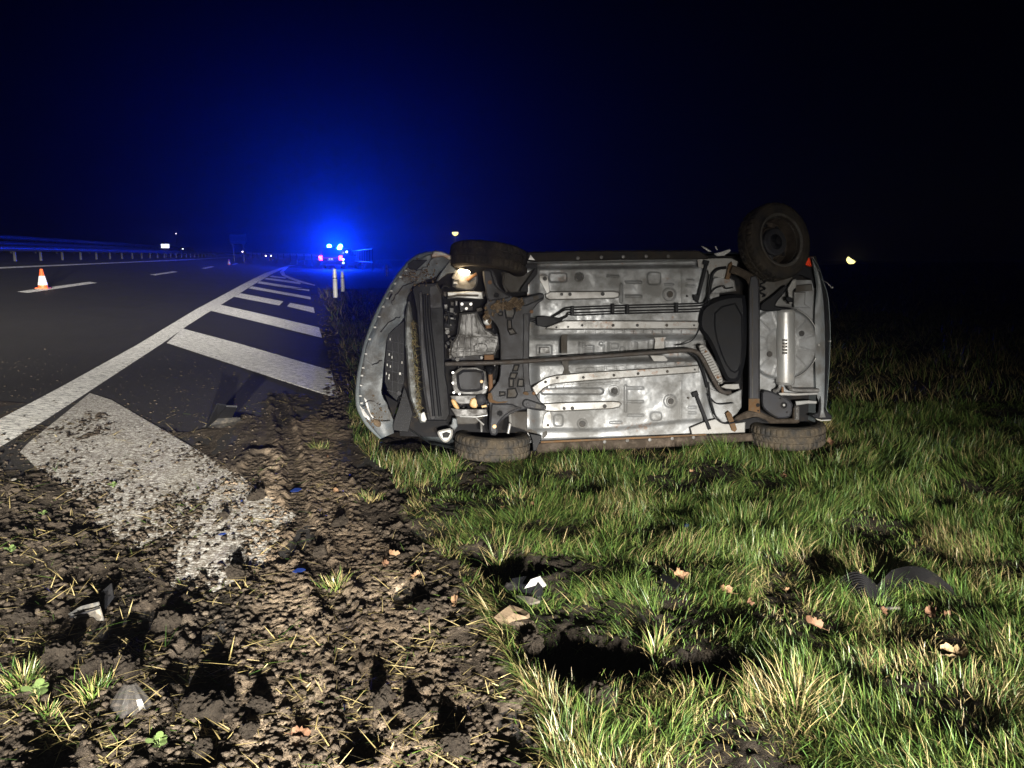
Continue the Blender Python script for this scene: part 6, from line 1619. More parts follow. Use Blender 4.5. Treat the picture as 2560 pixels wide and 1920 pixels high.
def scatter_grass(n, x0, x1, y0, y1, lmin, lmax, wd, straw, segs, thin=0.0, name='grass'):
    x = RNG.uniform(x0, x1, n); y = RNG.uniform(y0, y1, n)
    u, v, g, s, st = masks(x, y)
    dn = fbm(x * 4.3, y * 4.3, 201, 3)
    keep = g & visible(x, y) & car_free(x, y) & (RNG.random(n) < sstep(0.30, 0.54, dn) * 0.70 + 0.36)
    keep &= (pitdepth(x, y) < 0.07)
    x, y, dn = x[keep], y[keep], dn[keep]; n = len(x)
    cl = fbm(x * 1.3, y * 1.3, 207, 2)
    ln = (lmin + (lmax - lmin) * RNG.random(n) ** 1.5) * (0.55 + 0.9 * sstep(0.3, 0.65, dn))
    # grass direction follows clumps
    az = 2 * math.pi * fbm(x * 2.2, y * 2.2, 209, 2) * 2.2 + RNG.normal(0, 0.9, n)
    lean = np.abs(RNG.normal(0.40, 0.40, n)) + 0.55 * sstep(0.5, 0.66, cl); bend = np.abs(RNG.normal(0.85, 0.65, n))
    sp = np.clip(straw + 0.45 * sstep(0.55, 0.8, fbm(x * 2.7, y * 2.7, 211, 2)), 0, 0.95)
    edge_ = sstep(0, 1, np.zeros(n))
    u, v = project(x, y, zbase(x, y))
    # dry fringe along the soil border
    bx = np.interp(v, [1050, 1190, 1310, 1420, 1590, 1740, 1920], [872, 975, 1020, 1130, 1235, 1315, 1385])
    sp = np.where((u - bx < 90) & (y < 6), np.clip(sp + 0.34, 0, 0.8), sp)
    col = grass_colors(n, sp)
    o = blades(name, x, y, ground_z(x, y) - 0.008, ln, wd * (0.7 + 0.6 * RNG.random(n)), az, lean, bend, col, M_GRASS, segs)
    return o
g1 = scatter_grass(255000, -0.6, 4.2, 1.5, 4.4, 0.035, 0.105, 0.0038, 0.10, 3)
setp(g1, 'green and straw coloured grass of the verge in front of the car', 'grass', kind='stuff')
g2 = scatter_grass(150000, -1.6, 6.2, 4.4, 7.2, 0.04, 0.12, 0.0050, 0.08, 2)
setp(g2, 'grass growing up to the overturned car', 'grass', kind='stuff')
g3 = scatter_grass(90000, -5.5, 12.0, 7.2, 16.0, 0.07, 0.20, 0.008, 0.45, 2)
setp(g3, 'rough dim grass of the field beyond the overturned car', 'grass', kind='stuff')
g4 = scatter_grass(36000, -9.0, 22.0, 16.0, 42.0, 0.12, 0.32, 0.018, 0.6, 2)
setp(g4, 'far dark grass of the field around the marker posts', 'grass', kind='stuff')

# bright single tufts: pixel of the root, size, straw share
def tuft(px, py, n, h, spread_, straw, label, lean=0.35, shift=None):
    p = hit(px, py); cx, cy = p[0], p[1]
    r = np.abs(RNG.normal(0, spread_, n)); a = RNG.uniform(0, 2 * math.pi, n)
    x = cx + r * np.cos(a); y = cy + r * np.sin(a)
    az = a + RNG.normal(0, 0.5, n)
    ln = h * (0.5 + 0.6 * RNG.random(n)); le = np.clip(lean * (0.3 + r / (spread_ + 1e-6) * 0.5), 0, 1.2); be = np.abs(RNG.normal(0.8, 0.4, n))
    o = blades('grass_tuft', x, y, ground_z(x, y) - 0.006, ln, 0.0045 * (0.7 + 0.6 * RNG.random(n)), az, le, be, grass_colors(n, straw) * 1.25, M_GRASS, 3)
    setp(o, label, 'grass tuft', 'single tufts standing out of the turf and soil')
    return o
TUFTS = [(1810, 1150, 260, 0.20, 0.06, 0.05, 'large bright green grass tuft in front of the rear wheel'),
         (2262, 1300, 220, 0.16, 0.05, 0.15, 'bright green grass tuft above the black mesh panel'),
         (1250, 1400, 70, 0.18, 0.03, 0.6, 'thin straw tuft standing over the first black gouge'),
         (1990, 1790, 160, 0.17, 0.06, 0.75, 'dry straw tuft beside the right gouge'),
         (1130, 1180, 140, 0.13, 0.05, 0.35, 'loose grass tuft below the front wheel'),
         (1010, 1170, 120, 0.12, 0.05, 0.55, 'yellowish grass tuft under the broken bumper end'),
         (800, 1122, 130, 0.07, 0.05, 0.5, 'torn-off grass tuft lying on soil beside the bumper'),
         (925, 1250, 110, 0.07, 0.05, 0.7, 'straw coloured tuft lying on the soil in front of the grass edge'),
         (838, 1470, 150, 0.07, 0.04, 0.6, 'yellow tuft lying beside the dark tyre rut'),
         (60, 1720, 190, 0.09, 0.035, 0.4, 'flattened green grass clump at the muddy hatching edge'),
         (235, 1745, 140, 0.09, 0.032, 0.35, 'fresh green blades lying next to the clear lens shard'),
         (120, 1800, 120, 0.06, 0.02, 0.4, 'small leafy weed clump in the soil'),
         (400, 1018, 120, 0.06, 0.04, 0.7, 'low dry tuft on the asphalt near the bent plate'),
         (1640, 1640, 120, 0.12, 0.03, 0.5, 'straw and green tuft between the two largest gouges'),
         (1300, 1250, 110, 0.12, 0.06, 0.4, 'upright grass tuft between car and gouges'),
         (2060, 1080, 120, 0.16, 0.06, 0.7, 'dry brownish tuft by the rear bumper corner')]
for t in TUFTS: tuft(*t)

# long dry stalks
def stalks(n, poly, lmin, lmax, name, label, wd=0.0042, flat=True):
    xs_, ys_, cnt = [], [], 0
    us = RNG.uniform(min(p[0] for p in poly), max(p[0] for p in poly), n * 3); vs = RNG.uniform(min(p[1] for p in poly), max(p[1] for p in poly), n * 3)
    ok = inpoly(us, vs, poly) & (RNG.random(len(us)) < sstep(0.40, 0.62, fbm(us / 90, vs / 60, 401, 3)) + 0.05); us = us[ok][:n]; vs = vs[ok][:n]
    pts_ = np.array([hit(a, b_)[:2] for a, b_ in zip(us, vs)]); x, y = pts_[:, 0], pts_[:, 1]; n = len(x)
    z = np.maximum(ground_z(x, y), zbase(x, y) + 0.002) + 0.004
    az = RNG.normal(0.15, 0.9, n) + math.pi * RNG.integers(0, 2, n)
    ln = lmin + (lmax - lmin) * RNG.random(n) ** 2
    lean = np.full(n, 1.38) + RNG.normal(0, 0.12, n); bend = RNG.normal(0.12, 0.12, n)
    col = np.where((RNG.random(n) < 0.22)[:, None], GREENS[RNG.integers(0, 4, n)] * 1.3, STRAWS[RNG.integers(0, 3, n)] * 2.2) * (0.6 + 0.8 * RNG.random((n, 1)))
    o = blades(name, x, y, z, ln, np.full(n, wd) * (0.6 + 0.9 * RNG.random(n)), az, lean, bend, col, M_GRASS, 3)
    setp(o, label, 'straw', kind='stuff')
SOIL_IN = [(-50, 1000), (250, 1040), (480, 1080), (700, 980), (800, 860), (860, 900), (880, 1080), (980, 1220), (1030, 1340), (1140, 1440), (1240, 1620), (1330, 1800), (1380, 1960), (-50, 1960)]
stalks(3400, SOIL_IN, 0.02, 0.13, 'straw', 'loose straw and stalks strewn over the churned soil')
stalks(500, [(380, 860), (850, 860), (860, 1100), (300, 1060)], 0.02, 0.07, 'straw', 'thin straw strewn on the dark asphalt')

# soil crumbs and clods -------------------------------------------------------------
ICO_V = []
phi = (1 + 5 ** 0.5) / 2
for a, b_ in ((1, phi), (-1, phi), (1, -phi), (-1, -phi)):
    ICO_V += [(0, a, b_), (a, b_, 0), (b_, 0, a)]
ICO_V = np.array(ICO_V) / math.hypot(1, phi)
from mathutils.geometry import convex_hull_2d
def hull_faces(Vs):
    F = []; n = len(Vs)
    for i in range(n):
        for j in range(i + 1, n):
            for k in range(j + 1, n):
                nn = np.cross(Vs[j] - Vs[i], Vs[k] - Vs[i]); d = (Vs - Vs[i]) @ nn
                if (d <= 1e-6).all(): F.append((i, j, k))
                elif (d >= -1e-6).all(): F.append((i, k, j))
    return np.array(F)
ICO_F = hull_faces(ICO_V)
M_CLOD = M_SOIL
def crumbs(n, poly, rmin, rmax, power, name, label, lift=0.0):
    us = RNG.uniform(min(p[0] for p in poly), max(p[0] for p in poly), n * 3); vs = RNG.uniform(min(p[1] for p in poly), max(p[1] for p in poly), n * 3)
    ok = inpoly(us, vs, poly); us = us[ok][:n]; vs = vs[ok][:n]; n = len(us)
    # intersect with the tilted plane quickly: start from level ground and refine
    a = (us - 1280) / FPX; b_ = -(vs - 960) / FPX
    dx = a; dy = CP + b_ * SP; dz = -SP + b_ * CP
    t = -CAMH / dz
    for _ in range(30): t = 0.5 * t + 0.5 * (zbase(dx * t, dy * t) - CAMH) / dz
    x = dx * t; y = dy * t
    r = rmin + (rmax - rmin) * RNG.random(n) ** power
    z = np.maximum(ground_z(x, y), zbase(x, y)) + r * lift
    V = ICO_V[None] * r[:, None, None] * (0.55 + 0.75 * RNG.random((n, 12, 1))) * (np.array([1.1, 1.1, 0.75]) * (0.75 + 0.5 * RNG.random((n, 1, 3))))
    V = V + np.stack([x, y, z], 1)[:, None, :]
    F = (np.arange(n) * 12)[:, None, None] + ICO_F[None]
    o = fastmesh(name, V.reshape(-1, 3), F.reshape(-1, 3), M_CLOD)
    setp(o, label, 'soil', kind='stuff')
crumbs(15000, [(-60, 1080), (250, 1060), (480, 1090), (700, 1000), (860, 950), (880, 1080), (990, 1230), (1140, 1440), (1330, 1800), (1400, 2000), (-60, 2000)], 0.0025, 0.016, 5.0, 'soil_crumbs', 'crumbs of dark soil scattered over the churned strip')
crumbs(2600, STRIPE8, 0.002, 0.009, 3.0, 'soil_crumbs', 'fine crumbs on the muddy hatching bar')
crumbs(1400, [(770, 735), (835, 745), (862, 860), (885, 1060), (800, 1060), (825, 900)], 0.006, 0.030, 2.5, 'soil_crumbs', 'churned soil crumbs along the edge of the paving beside the car')
crumbs(1100, [(0, 900), (400, 800), (850, 860), (860, 1050), (300, 1060), (0, 1100)], 0.003, 0.012, 3.0, 'soil_crumbs', 'sparse soil crumbs on the asphalt')

def clod_mesh(seed, res=2):
    import bmesh
    bm = bmesh.new(); bmesh.ops.create_icosphere(bm, subdivisions=res, radius=1.0)
    rg_ = np.random.default_rng(seed); ph = rg_.random(3) * 20
    for v in bm.verts:
        c = v.co
        k = 0.22 + 0.85 * float(fbm(np.array([c.x * 1.6 + ph[0]]), np.array([c.y * 1.6 + c.z * 1.3 + ph[1]]), seed, 3)[0]) + 0.16 * float(noise2(np.array([c.x * 13 + ph[0]]), np.array([c.y * 13 + c.z * 11]), seed + 5)[0]) * 2.0 + 0.45 * float(noise2(np.array([c.x * 6 + ph[2]]), np.array([c.y * 6 + c.z * 5]), seed + 3)[0])
        v.co = c * k; v.co.z *= 0.72
    me = bpy.data.meshes.new('soil_clod'); bm.to_mesh(me); bm.free(); me.materials.append(M_CLODS)
    return me
CLODS = [clod_mesh(s, 4) for s in (1, 2, 3, 4)]
CL = [(500, 1785, 0.055, 'large rough soil clod at the foot of the long black shadow'), (550, 1795, 0.060, 'round soil clod beside the large rough one'), (620, 1850, 0.03, 'brown soil clod lying near the frame edge below the long shadow'),
      (510, 1890, 0.034, 'low soil clod in front of the other clods'), (650, 1790, 0.035, 'small soil clod on the tan strip edge'), (320, 1700, 0.05, 'clod next to the yellow dead leaf'),
      (420, 1575, 0.05, 'soil clod with a pointed black shadow beside the white shard'), (590, 1445, 0.045, 'soil clod with twin crumbs on the muddy bar'), (1140, 1890, 0.045, 'pale soil clod at the border of soil and grass'),
      (480, 1640, 0.03, 'soil clod under the straw stalks'), (150, 1680, 0.05, 'clod of turf and soil casting a broad black shadow'), (60, 1560, 0.036, 'clod beside the small weed'), (250, 1690, 0.055, 'clod between white shard and long shadow'),
      (850, 1320, 0.04, 'soil clod at the side of the dark rut'), (800, 1390, 0.035, 'soil clod inside the dark rut'), (1060, 1540, 0.04, 'bulky turf clod at the lip of the gouge'), (1330, 1620, 0.05, 'torn clod leaning into the wide gouge'),
      (640, 1250, 0.05, 'soil clod on the upper end of the muddy bar'), (560, 1300, 0.025, 'little clod on the muddy bar'), (1040, 1800, 0.035, 'clod on the cracked tan soil'), (1500, 1780, 0.05, 'soil clod in the grass below the wide gouge'), (950, 1790, 0.04, 'clod on the soil near the dry fringe')]
for k, (px, py, r, lab) in enumerate(CL):
    p = hit(px, py); o = bpy.data.objects.new('soil_clod', CLODS[k % 4]); COL.objects.link(o)
    o.location = (p[0], p[1], max(float(ground_z(p[0], p[1])), float(zbase(p[0], p[1]))) + r * 0.35); o.scale = (r * 0.95, r * 0.8, r * 1.0); o.rotation_euler = (0.2 * (k % 3), 0.15 * (k % 5), k * 1.7)
    setp(o, lab, 'soil clod', 'clods of soil thrown onto the road')

# dead leaves -------------------------------------------------------------------------
def leafmat(name, c):
    return grimy(name, c, 0.7, 0, dirt=tuple(q * 0.5 for q in c), amt=0.4, scale=60, bstr=0.3, fine=200)
LM = [leafmat('leaf_tan', (0.13, 0.072, 0.034)), leafmat('leaf_brown', (0.09, 0.043, 0.02)), leafmat('leaf_pale', (0.19, 0.135, 0.068)), leafmat('leaf_yellow', (0.30, 0.23, 0.075))]
def leaf_mesh(seed, lobes=5):
    rg_ = np.random.default_rng(seed); V = []; F = []; n = 28; rings = 3
    V.append((0, 0, 0))
    for k in range(1, rings + 1):
        for i in range(n):
            a = 2 * math.pi * i / n
            r = (0.78 + 0.22 * abs(math.cos((lobes + 4) * a / 2)) ** 0.8 + 0.06 * rg_.normal()) * k / rings
            x = r * math.cos(a); y = 0.72 * r * math.sin(a)
            z = 0.75 * (abs(y) ** 1.4) + 0.30 * x * x + 0.20 * math.sin(3 * a + seed) * (k / rings) ** 2 + 0.08 * rg_.normal()
            V.append((x, y, z))
    for i in range(n): F.append((0, 1 + i, 1 + (i + 1) % n))
    for k in range(1, rings):
        for i in range(n):
            a = 1 + (k - 1) * n + i; b_ = 1 + (k - 1) * n + (i + 1) % n
            F.append((a, b_ + n - 0, b_)) if False else F.append((a, a + n, b_ + n, b_))
    # stalk
    m0 = len(V)
    for t in np.linspace(0, 1, 4):
        for q in range(3):
            V.append((-0.9 - 0.7 * t, 0.03 * math.cos(q * 2.1) + 0.1 * t * t, 0.12 + 0.03 * math.sin(q * 2.1) + 0.1 * t))
    for t in range(3):
        for q in range(3): F.append((m0 + t * 3 + q, m0 + t * 3 + (q + 1) % 3, m0 + t * 3 + 3 + (q + 1) % 3, m0 + t * 3 + 3 + q))
    return V, F
LEAFD = [leaf_mesh(s, 5 + s % 2) for s in range(4)]
LEAFM = {}
LEAVES = [(1700, 1443, 0.036, 0, 'curled tan leaf beside the black plastic strip'), (1812, 1482, 0.036, 0, 'tan leaf lying left of the black mesh panel'), (1965, 1478, 0.022, 0, 'small tan leaf left of the mesh panel corner'), (1872, 1510, 0.024, 1, 'folded brown leaf in the grass below the tan leaves'),
          (2145, 1443, 0.030, 2, 'pale leaf resting on the edge of the mesh panel'), (2385, 1645, 0.05, 2, 'big pale crumpled leaf on the grass at the right'), (2205, 1530, 0.024, 1, 'brown leaf under the mesh panel'), (2330, 1540, 0.034, 1, 'reddish brown leaf right below the mesh panel'),
          (2365, 1540, 0.022, 1, 'small reddish leaf touching the larger reddish leaf'), (2035, 1565, 0.035, 1, 'brown leaf half hidden in straw'), (1960, 1195, 0.028, 1, 'dark brown leaf among the upper grass'), (1715, 1142, 0.026, 0, 'orange leaf just in front of the sill'), (1730, 1180, 0.018, 0, 'little orange leaf below the sill'),
          (1258, 1272, 0.020, 0, 'small tan leaf in the grass in front of the front wheel'), (1330, 1262, 0.018, 1, 'brown leaf in the grass below the sill end'), (1140, 1510, 0.032, 0, 'long tan leaf on the dry grass fringe'), (1040, 1460, 0.024, 0, 'tan leaf on soil beside the grass border'), (985, 1400, 0.03, 0, 'pale brown leaf on the soil above the dry fringe'),
          (965, 1425, 0.022, 1, 'brown leaf on the soil next to the pale brown one'), (240, 1675, 0.038, 3, 'large yellow leaf lying by the black shadow'), (158, 1663, 0.022, 3, 'upright small yellow leaf near the large yellow leaf'), (300, 1712, 0.022, 2, 'pale crumpled leaf beside the clear lens shard'), (595, 1440, 0.022, 0, 'tan leaf scrap on the muddy bar end'),
          (1480, 1365, 0.020, 0, 'small orange leaf above the grass stalks'), (2075, 1110, 0.035, 1, 'rust brown leaf by the rear bumper corner'), (1385, 1120, 0.024, 1, 'brown leaf under the sill front'), (840, 1235, 0.022, 0, 'tan leaf on the soil below the bumper'), (818, 1147, 0.018, 1, 'tiny brown leaf on the soil beside the torn tuft'), (2110, 1465, 0.02, 1, 'dark leaf at the inner fold of the mesh panel'), (750, 1860, 0.03, 1, 'curled brown leaf near the frame bottom on tan soil')]
for k, (px, py, r, mi, lab) in enumerate(LEAVES):
    key = (k % 4, mi)
    if key not in LEAFM:
        V, F = LEAFD[key[0]]; me = bpy.data.meshes.new('dead_leaf'); me.from_pydata(V, [], F); me.materials.append(LM[mi]); me.polygons.foreach_set('use_smooth', [True] * len(me.polygons)); LEAFM[key] = me
    p = hit(px, py, 0.04 if px > 1100 else 0.0)
    o = bpy.data.objects.new('dead_leaf', LEAFM[key]); COL.objects.link(o)
    o.location = (p[0], p[1], p[2] + r * 0.25 if px > 1100 else max(float(ground_z(p[0], p[1])), p[2]) + r * 0.25); o.scale = (r, r, r); o.rotation_euler = (0.7 + 0.5 * math.sin(k * 2.3), 0.5 * math.cos(k * 1.7), k * 2.4)
    setp(o, lab, 'leaf', 'fallen leaves')

# plastic debris -------------------------------------------------------------------------
def slab(name, px_poly, heights, th, mat, root):
    """bent plate: outline given by ground pixels, each corner lifted by a height"""
    V = []
    for (x, y), h in zip(px_poly, heights):
        p = hit(x, y, h); V.append(p)
    V = np.array(V); n = len(V)
    c = V.mean(0); nn = np.zeros(3)
    for i in range(n): nn += np.cross(V[i] - c, V[(i + 1) % n] - c)
    nn /= np.linalg.norm(nn)
    if nn[2] < 0: nn = -nn; V = V[::-1].copy(); c = V.mean(0)
    W = V - nn * th
    F = [(i, (i + 1) % n, 2 * n) for i in range(n)] + [(n + (i + 1) % n, n + i, 2 * n + 1) for i in range(n)] + [(i, n + i, n + (i + 1) % n, (i + 1) % n) for i in range(n)]
    return mesh(name, np.concatenate([V, W, [c + nn * 0.002], [c - nn * (th + 0.0)]]), F, mat, root)
def debris(name, px, py, label, cat='debris', group='pieces of the wrecked car on the ground'):
    p = hit(px, py); z = max(float(ground_z(p[0], p[1])), float(zbase(p[0], p[1])))
    return thing(name, (p[0], p[1], z), label, cat, group)
M_PLATE = grimy('grey_plate', (0.028, 0.0275, 0.027), 0.45, 0.0, dirt=(0.09, 0.075, 0.055), amt=0.4, scale=14, bstr=0.2)
M_PALE = grimy('pale_plastic', (0.055, 0.055, 0.054), 0.45, 0.0, dirt=(0.2, 0.17, 0.13), amt=0.35, scale=18, bstr=0.15)
R4 = lambda x, y: (x * 0.38879, 840 + y * 0.38879)
d = debris('bent_plate', 560, 1060, 'bent dark grey plastic plate standing on the asphalt with a long shadow')
slab('lower_panel', [R4(1300, 585), R4(1400, 520), R4(1545, 525), R4(1555, 545), R4(1490, 592), R4(1400, 595)], [0.0, 0.06, 0.05, 0.0, 0.0, 0.0], 0.012, M_PLATE, d)
slab('upper_panel', [R4(1395, 525), R4(1455, 445), R4(1525, 448), R4(1490, 520)], [0.05, 0.30, 0.30, 0.05], 0.012, M_BLACK, d)
slab('side_panel', [R4(1320, 588), R4(1395, 430), R4(1455, 442), R4(1400, 520)], [0.0, 0.32, 0.30, 0.06], 0.012, M_BLACK, d)
R5 = lambda x, y: (x * 0.36166, 1320 + y * 0.36166)
d = debris('white_shard', 215, 1545, 'pale pointed shard of trim standing in the soil')
slab('shard', [R5(470, 595), R5(560, 540), R5(675, 512), R5(712, 640), R5(640, 640), R5(530, 630)], [0.02, 0.05, 0.09, 0.02, 0.01, 0.005], 0.006, M_PALE, d)
slab('shard_edge', [R5(480, 612), R5(690, 545), R5(693, 555), R5(500, 618)], [0.03, 0.085, 0.08, 0.027], 0.004, M_BLACK, d)
slab('bent_strip', [R5(690, 450), R5(770, 380), R5(785, 470), R5(720, 560)], [0.05, 0.09, 0.06, 0.03], 0.006, M_BLACK, d)
m, nt, b = principled('clear_plastic')
b.inputs['Base Color'].default_value = (0.07, 0.066, 0.064, 1); b.inputs['Roughness'].default_value = 0.15
trn = nt.nodes.new('ShaderNodeBsdfTransparent'); mxs = nt.nodes.new('ShaderNodeMixShader'); mxs.inputs[0].default_value = 0.17
nt.links.new(trn.outputs[0], mxs.inputs[1]); nt.links.new(b.outputs[0], mxs.inputs[2]); nt.links.new(mxs.outputs[0], nt.nodes['Material Output'].inputs[0])
M_CLEAR = m
d = debris('lens_shard', 325, 1800, 'clear dome-shaped lens shard lying on the soil')
def dome(root, px0, py0, w, h, mat, th=0.003):
    c = hit(px0, py0); z0 = max(float(ground_z(c[0], c[1])), c[2]); s = np.linalg.norm(c - CAMP) / FPX
    a, hh = w * s / 2, h * s
    V = []; F = []; nu, nv = 12, 7
    for sh in (0, 1):
        for j in range(nv):
            t = j / (nv - 1)
            for i in range(nu):
                q = math.pi * i / (nu - 1)
                r = a * (1 - 0.75 * t ** 1.4) * (1 - sh * 0.05)
                facet = 1 + 0.05 * (-1) ** i
                V.append(np.array([c[0] + r * math.cos(q) * facet, c[1] - r * 0.75 * math.sin(q) * facet + 0.3 * a, z0 - 0.004 + hh * t ** 0.8 - sh * th]))
    for sh in (0, 1):
        o = sh * nu * nv
        for j in range(nv - 1):
            for i in range(nu - 1):
                f = (o + j * nu + i, o + j * nu + i + 1, o + (j + 1) * nu + i + 1, o + (j + 1) * nu + i)
                F.append(f if sh else tuple(reversed(f)))
    return mesh('lens', V, F, mat, root)
dome(d, 325, 1800, 88, 66, M_CLEAR)
for q in (0.25, 0.5, 0.75):
    c = hit(325, 1800); s = np.linalg.norm(c - CAMP) / FPX
    x = (q - 0.5) * 80 * s; z0 = float(ground_z(c[0], c[1]))
    tube3('lens_rib', [np.array([c[0] + x, c[1] - 0.02, z0 + 0.004]), np.array([c[0] + x * 0.6, c[1] - 0.008, z0 + 0.03]), np.array([c[0] + x * 0.25, c[1] + 0.01, z0 + 0.058])], 0.0015, M_CLEAR, d, 6, 4)
# small dark shards, their blue glint put into the colour
M_GLINT, ntq, bq = principled('blue_glint_shard')
bq.inputs['Base Color'].default_value = (0.008, 0.018, 0.085, 1); bq.inputs['Roughness'].default_value = 0.12; bq.inputs['Metallic'].default_value = 0.3
def flat_shard(px, py, L_, W_, ang, label, mat, lift=0.012, tip=0.6):
    d = debris('glass_shard', px, py, label, 'shard', 'small shards on the soil and grass')
    p = hit(px, py, 0.02); z = max(float(ground_z(p[0], p[1])), float(zbase(p[0], p[1]))) + lift
    ca, sa = math.cos(ang), math.sin(ang)
    out = [(-1, -0.2), (-0.5, -0.9), (0.4, -1), (1, -0.1), (0.5, 0.7), (-0.3, 1)]
    V = []
    for k in (0, 1):
        for (a, b_) in out:
            x = a * L_ / 2; y = b_ * W_ / 2
            V.append((p[0] + x * ca - y * sa, p[1] + x * sa + y * ca, z + tip * y * 0.8 + 0.003 * k + 0.15 * x))
    n = 6
    mesh('shard', V, [tuple(reversed(range(n))), tuple(range(n, 2 * n))] + [(i, (i + 1) % n, n + (i + 1) % n, n + i) for i in range(n)], mat, d)
flat_shard(740, 1224, 0.07, 0.03, 0.1, 'shard with painted blue glint in a dark hollow of soil below the bumper', M_GLINT)
flat_shard(748, 1434, 0.06, 0.022, 0.0, 'shard with painted blue glint lying beside the yellow tuft', M_GLINT)
flat_shard(556, 1337, 0.04, 0.012, 0.05, 'thin sliver with painted blue glint on the dark end of the muddy bar', M_GLINT)
flat_shard(505, 1660, 0.022, 0.010, -0.6, 'tiny chip with painted blue glint next to the long black shadow', M_GLINT)
flat_shard(604, 1256, 0.014, 0.010, 0.3, 'tiny chip with painted blue glint on the tip of the dark streak', M_GLINT)
flat_shard(1716, 1334, 0.03, 0.018, 0.4, 'shard with painted blue glint stuck in the grass', M_GLINT, 0.05)
flat_shard(1752, 1343, 0.014, 0.012, 0.8, 'chip with painted blue glint beside the larger shard in the grass', M_GLINT, 0.05)
flat_shard(35, 1204, 0.03, 0.016, 0.2, 'white chip on the soil near the wide white line', M_PALE)
flat_shard(1608, 1565, 0.10, 0.025, 1.9, 'long clear splinter standing in the grass', M_CLEAR, 0.05)
flat_shard(1650, 1570, 0.07, 0.03, 2.0, 'smoky splinter beside the long clear one', M_CLEAR, 0.04)
# headlight remains in the first gouge
d = debris('headlight_piece', 1312, 1468, 'broken black and white headlight piece at the edge of the first gouge', 'debris')
c = hit(1320, 1470, 0.03); s = np.linalg.norm(c - CAMP) / FPX
def blob(name, cx, cy, r, mat, root, sc=(1, 1, 1), seed=0, lift=0.02):
    p = hit(cx, cy, lift); bm_ = clod_mesh(seed + 20, 2); V = np.array([v.co[:] for v in bm_.vertices]) * r * np.array(sc) + p
    F = [tuple(q.vertices) for q in bm_.polygons]; bpy.data.meshes.remove(bm_)
    return mesh(name, V, F, mat, root, smooth=False)
slab('housing', [(1262, 1478), (1280, 1446), (1330, 1438), (1356, 1456), (1350, 1490), (1300, 1500)], [0.02, 0.05, 0.07, 0.06, 0.03, 0.02], 0.03, M_BLACK, d)
slab('reflector', [(1312, 1470), (1328, 1448), (1352, 1440), (1340, 1462)], [0.06, 0.085, 0.085, 0.065], 0.008, M_WHITE, d)
slab('reflector', [(1342, 1446), (1352, 1442), (1366, 1462), (1358, 1466)], [0.08, 0.08, 0.06, 0.06], 0.006, M_WHITE, d)
blob('lens_stub', 1278, 1464, 0.028, M_CLEAR, d, (1, 1, 0.8), 3, 0.04)
slab('strip', [(1290, 1488), (1330, 1492), (1350, 1502), (1325, 1508)], [0.04, 0.04, 0.03, 0.03], 0.012, M_PLATE, d)
# black strip in grass
d = debris('black_strip', 1680, 1450, 'flat black plastic strip lying beside a curled leaf')
slab('strip', [(1648, 1440), (1660, 1431), (1700, 1458), (1690, 1470)], [0.05, 0.05, 0.06, 0.06], 0.006, M_BLACK, d)
# black mesh panel (grille) at the right
d = debris('mesh_panel', 2200, 1510, 'folded black mesh grille panel half sunk in the grass')
R8 = lambda x, y: (1760 + x * 0.36166, 1120 + y * 0.36166)
def mesh_sheet(root, A, B, C_, D_, n, m, hA):
    """curved sheet of crossing bars between four pixel corners"""
    pa, pb, pc, pd_ = [hit(*q, h) for q, h in zip((A, B, C_, D_), hA)]
    def pt(s, t):
        p = (pa * (1 - s) + pb * s) * (1 - t) + (pd_ * (1 - s) + pc * s) * t
        return p + np.array([0, 0, 0.05 * math.sin(math.pi * s) * (1 - 0.4 * t)])
    V = []; F = []
    for j in range(m + 1):
        for i in range(n + 1): V.append(pt(i / n, j / m))
    for j in range(m):
        for i in range(n): F.append((j * (n + 1) + i, j * (n + 1) + i + 1, (j + 1) * (n + 1) + i + 1, (j + 1) * (n + 1) + i))
    sh = mesh('mesh_backing', V, F, M_DARK, root)
    for j in range(0, m + 1):
        pts_ = [pt(i / 8, j / m) + np.array([0, -0.004, 0.004]) for i in range(9)]
        tube3('mesh_bar', pts_, 0.0014, M_PLATE2, root, 5, 2)
M_PLATE2 = grimy('mesh_bar_plastic', (0.0055, 0.0055, 0.006), 0.6, 0, dirt=(0.01, 0.009, 0.008), amt=0.2, bstr=0, spec=0.08)
mesh_sheet(d, R8(925, 912), R8(1195, 960), R8(1190, 1090), R8(1060, 1055), 8, 10, (0.06, 0.07, 0.02, 0.02))
mesh_sheet(d, R8(1290, 850), R8(1700, 960), R8(1760, 1060), R8(1330, 900), 8, 14, (0.09, 0.075, 0.02, 0.06))
slab('inner_wall', [R8(1185, 960), R8(1290, 850), R8(1560, 960), R8(1480, 1030), R8(1300, 1095), R8(1180, 1085)], [0.055, 0.08, 0.04, 0.01, 0.0, 0.015], 0.01, M_DARK, d)
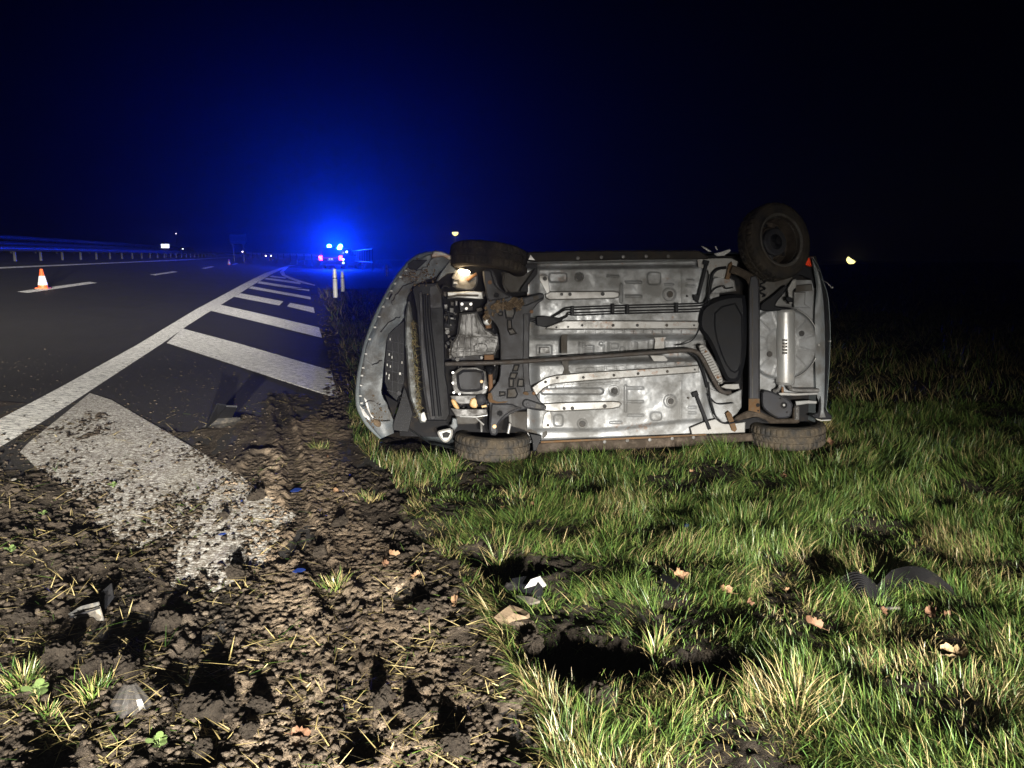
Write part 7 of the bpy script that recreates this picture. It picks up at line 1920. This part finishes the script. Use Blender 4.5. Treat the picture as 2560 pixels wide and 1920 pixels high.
slab('rim', [R8(1210, 1098), R8(1350, 1095), R8(1350, 1108), R8(1220, 1112)], [0.03, 0.03, 0.02, 0.02], 0.006, M_PLATE, d)
# turf lump with roots beside the gouge
d = debris('turf_lump', 1285, 1545, 'dark torn lump of turf between the gouges', 'turf', None)
blob('soil_core', 1275, 1545, 0.075, M_MUD, d, (1, 0.8, 0.75), 5, 0.03)
blob('soil_core', 1310, 1565, 0.05, M_SOIL, d, (1.2, 0.8, 0.7), 6, 0.02)
# small leafy weeds
M_WEED = leafmat('weed_leaf', (0.075, 0.115, 0.03))
def weed(px, py, r, label):
    p = hit(px, py); z = max(float(ground_z(p[0], p[1])), float(zbase(p[0], p[1])))
    c = np.array([p[0], p[1], z]); root = thing('weed', c, label, 'weed', 'small leafy weeds')
    for k in range(7):
        a = k * 2.4; r0 = r * (0.35 + 0.5 * ((k * 37) % 10) / 10); ctr = c + np.array([r0 * math.cos(a), r0 * math.sin(a), r * (0.4 + 0.08 * k)])
        V = [ctr + np.array([0, 0, 0])]; n = 9
        for i in range(n):
            q = 2 * math.pi * i / n; V.append(ctr + r * 0.32 * np.array([math.cos(q), math.sin(q) * 0.8, 0.25 * math.cos(q - a) + 0.5 * math.sin(q) * 0.4]))
        mesh('leaf', V, [(0, 1 + i, 1 + (i + 1) % n) for i in range(n)], M_WEED, root)
        tube3('stem', [c, (c + ctr) / 2 + np.array([0, 0, 0.004]), ctr], 0.0012, M_WEED, root, 4, 2, caps=False)
for a in ((100, 1770, 0.045, 'round-leaved weed growing next to the flattened grass clump'), (284, 1222, 0.03, 'bright green weed sprig on the muddy bar'), (1058, 1545, 0.035, 'pale green weed on soil left of the dry fringe'), (1296, 1490, 0.03, 'weed sprig under the headlight piece'),
          (400, 1885, 0.035, 'yellow-green weed among the clods'), (30, 1390, 0.03, 'small weed beside the long straw stalk'), (110, 1290, 0.025, 'weed flattened on the soil below the muddy bar corner'), (2060, 1490, 0.03, 'weed leaves in the grass beside the mesh panel')): weed(*a)
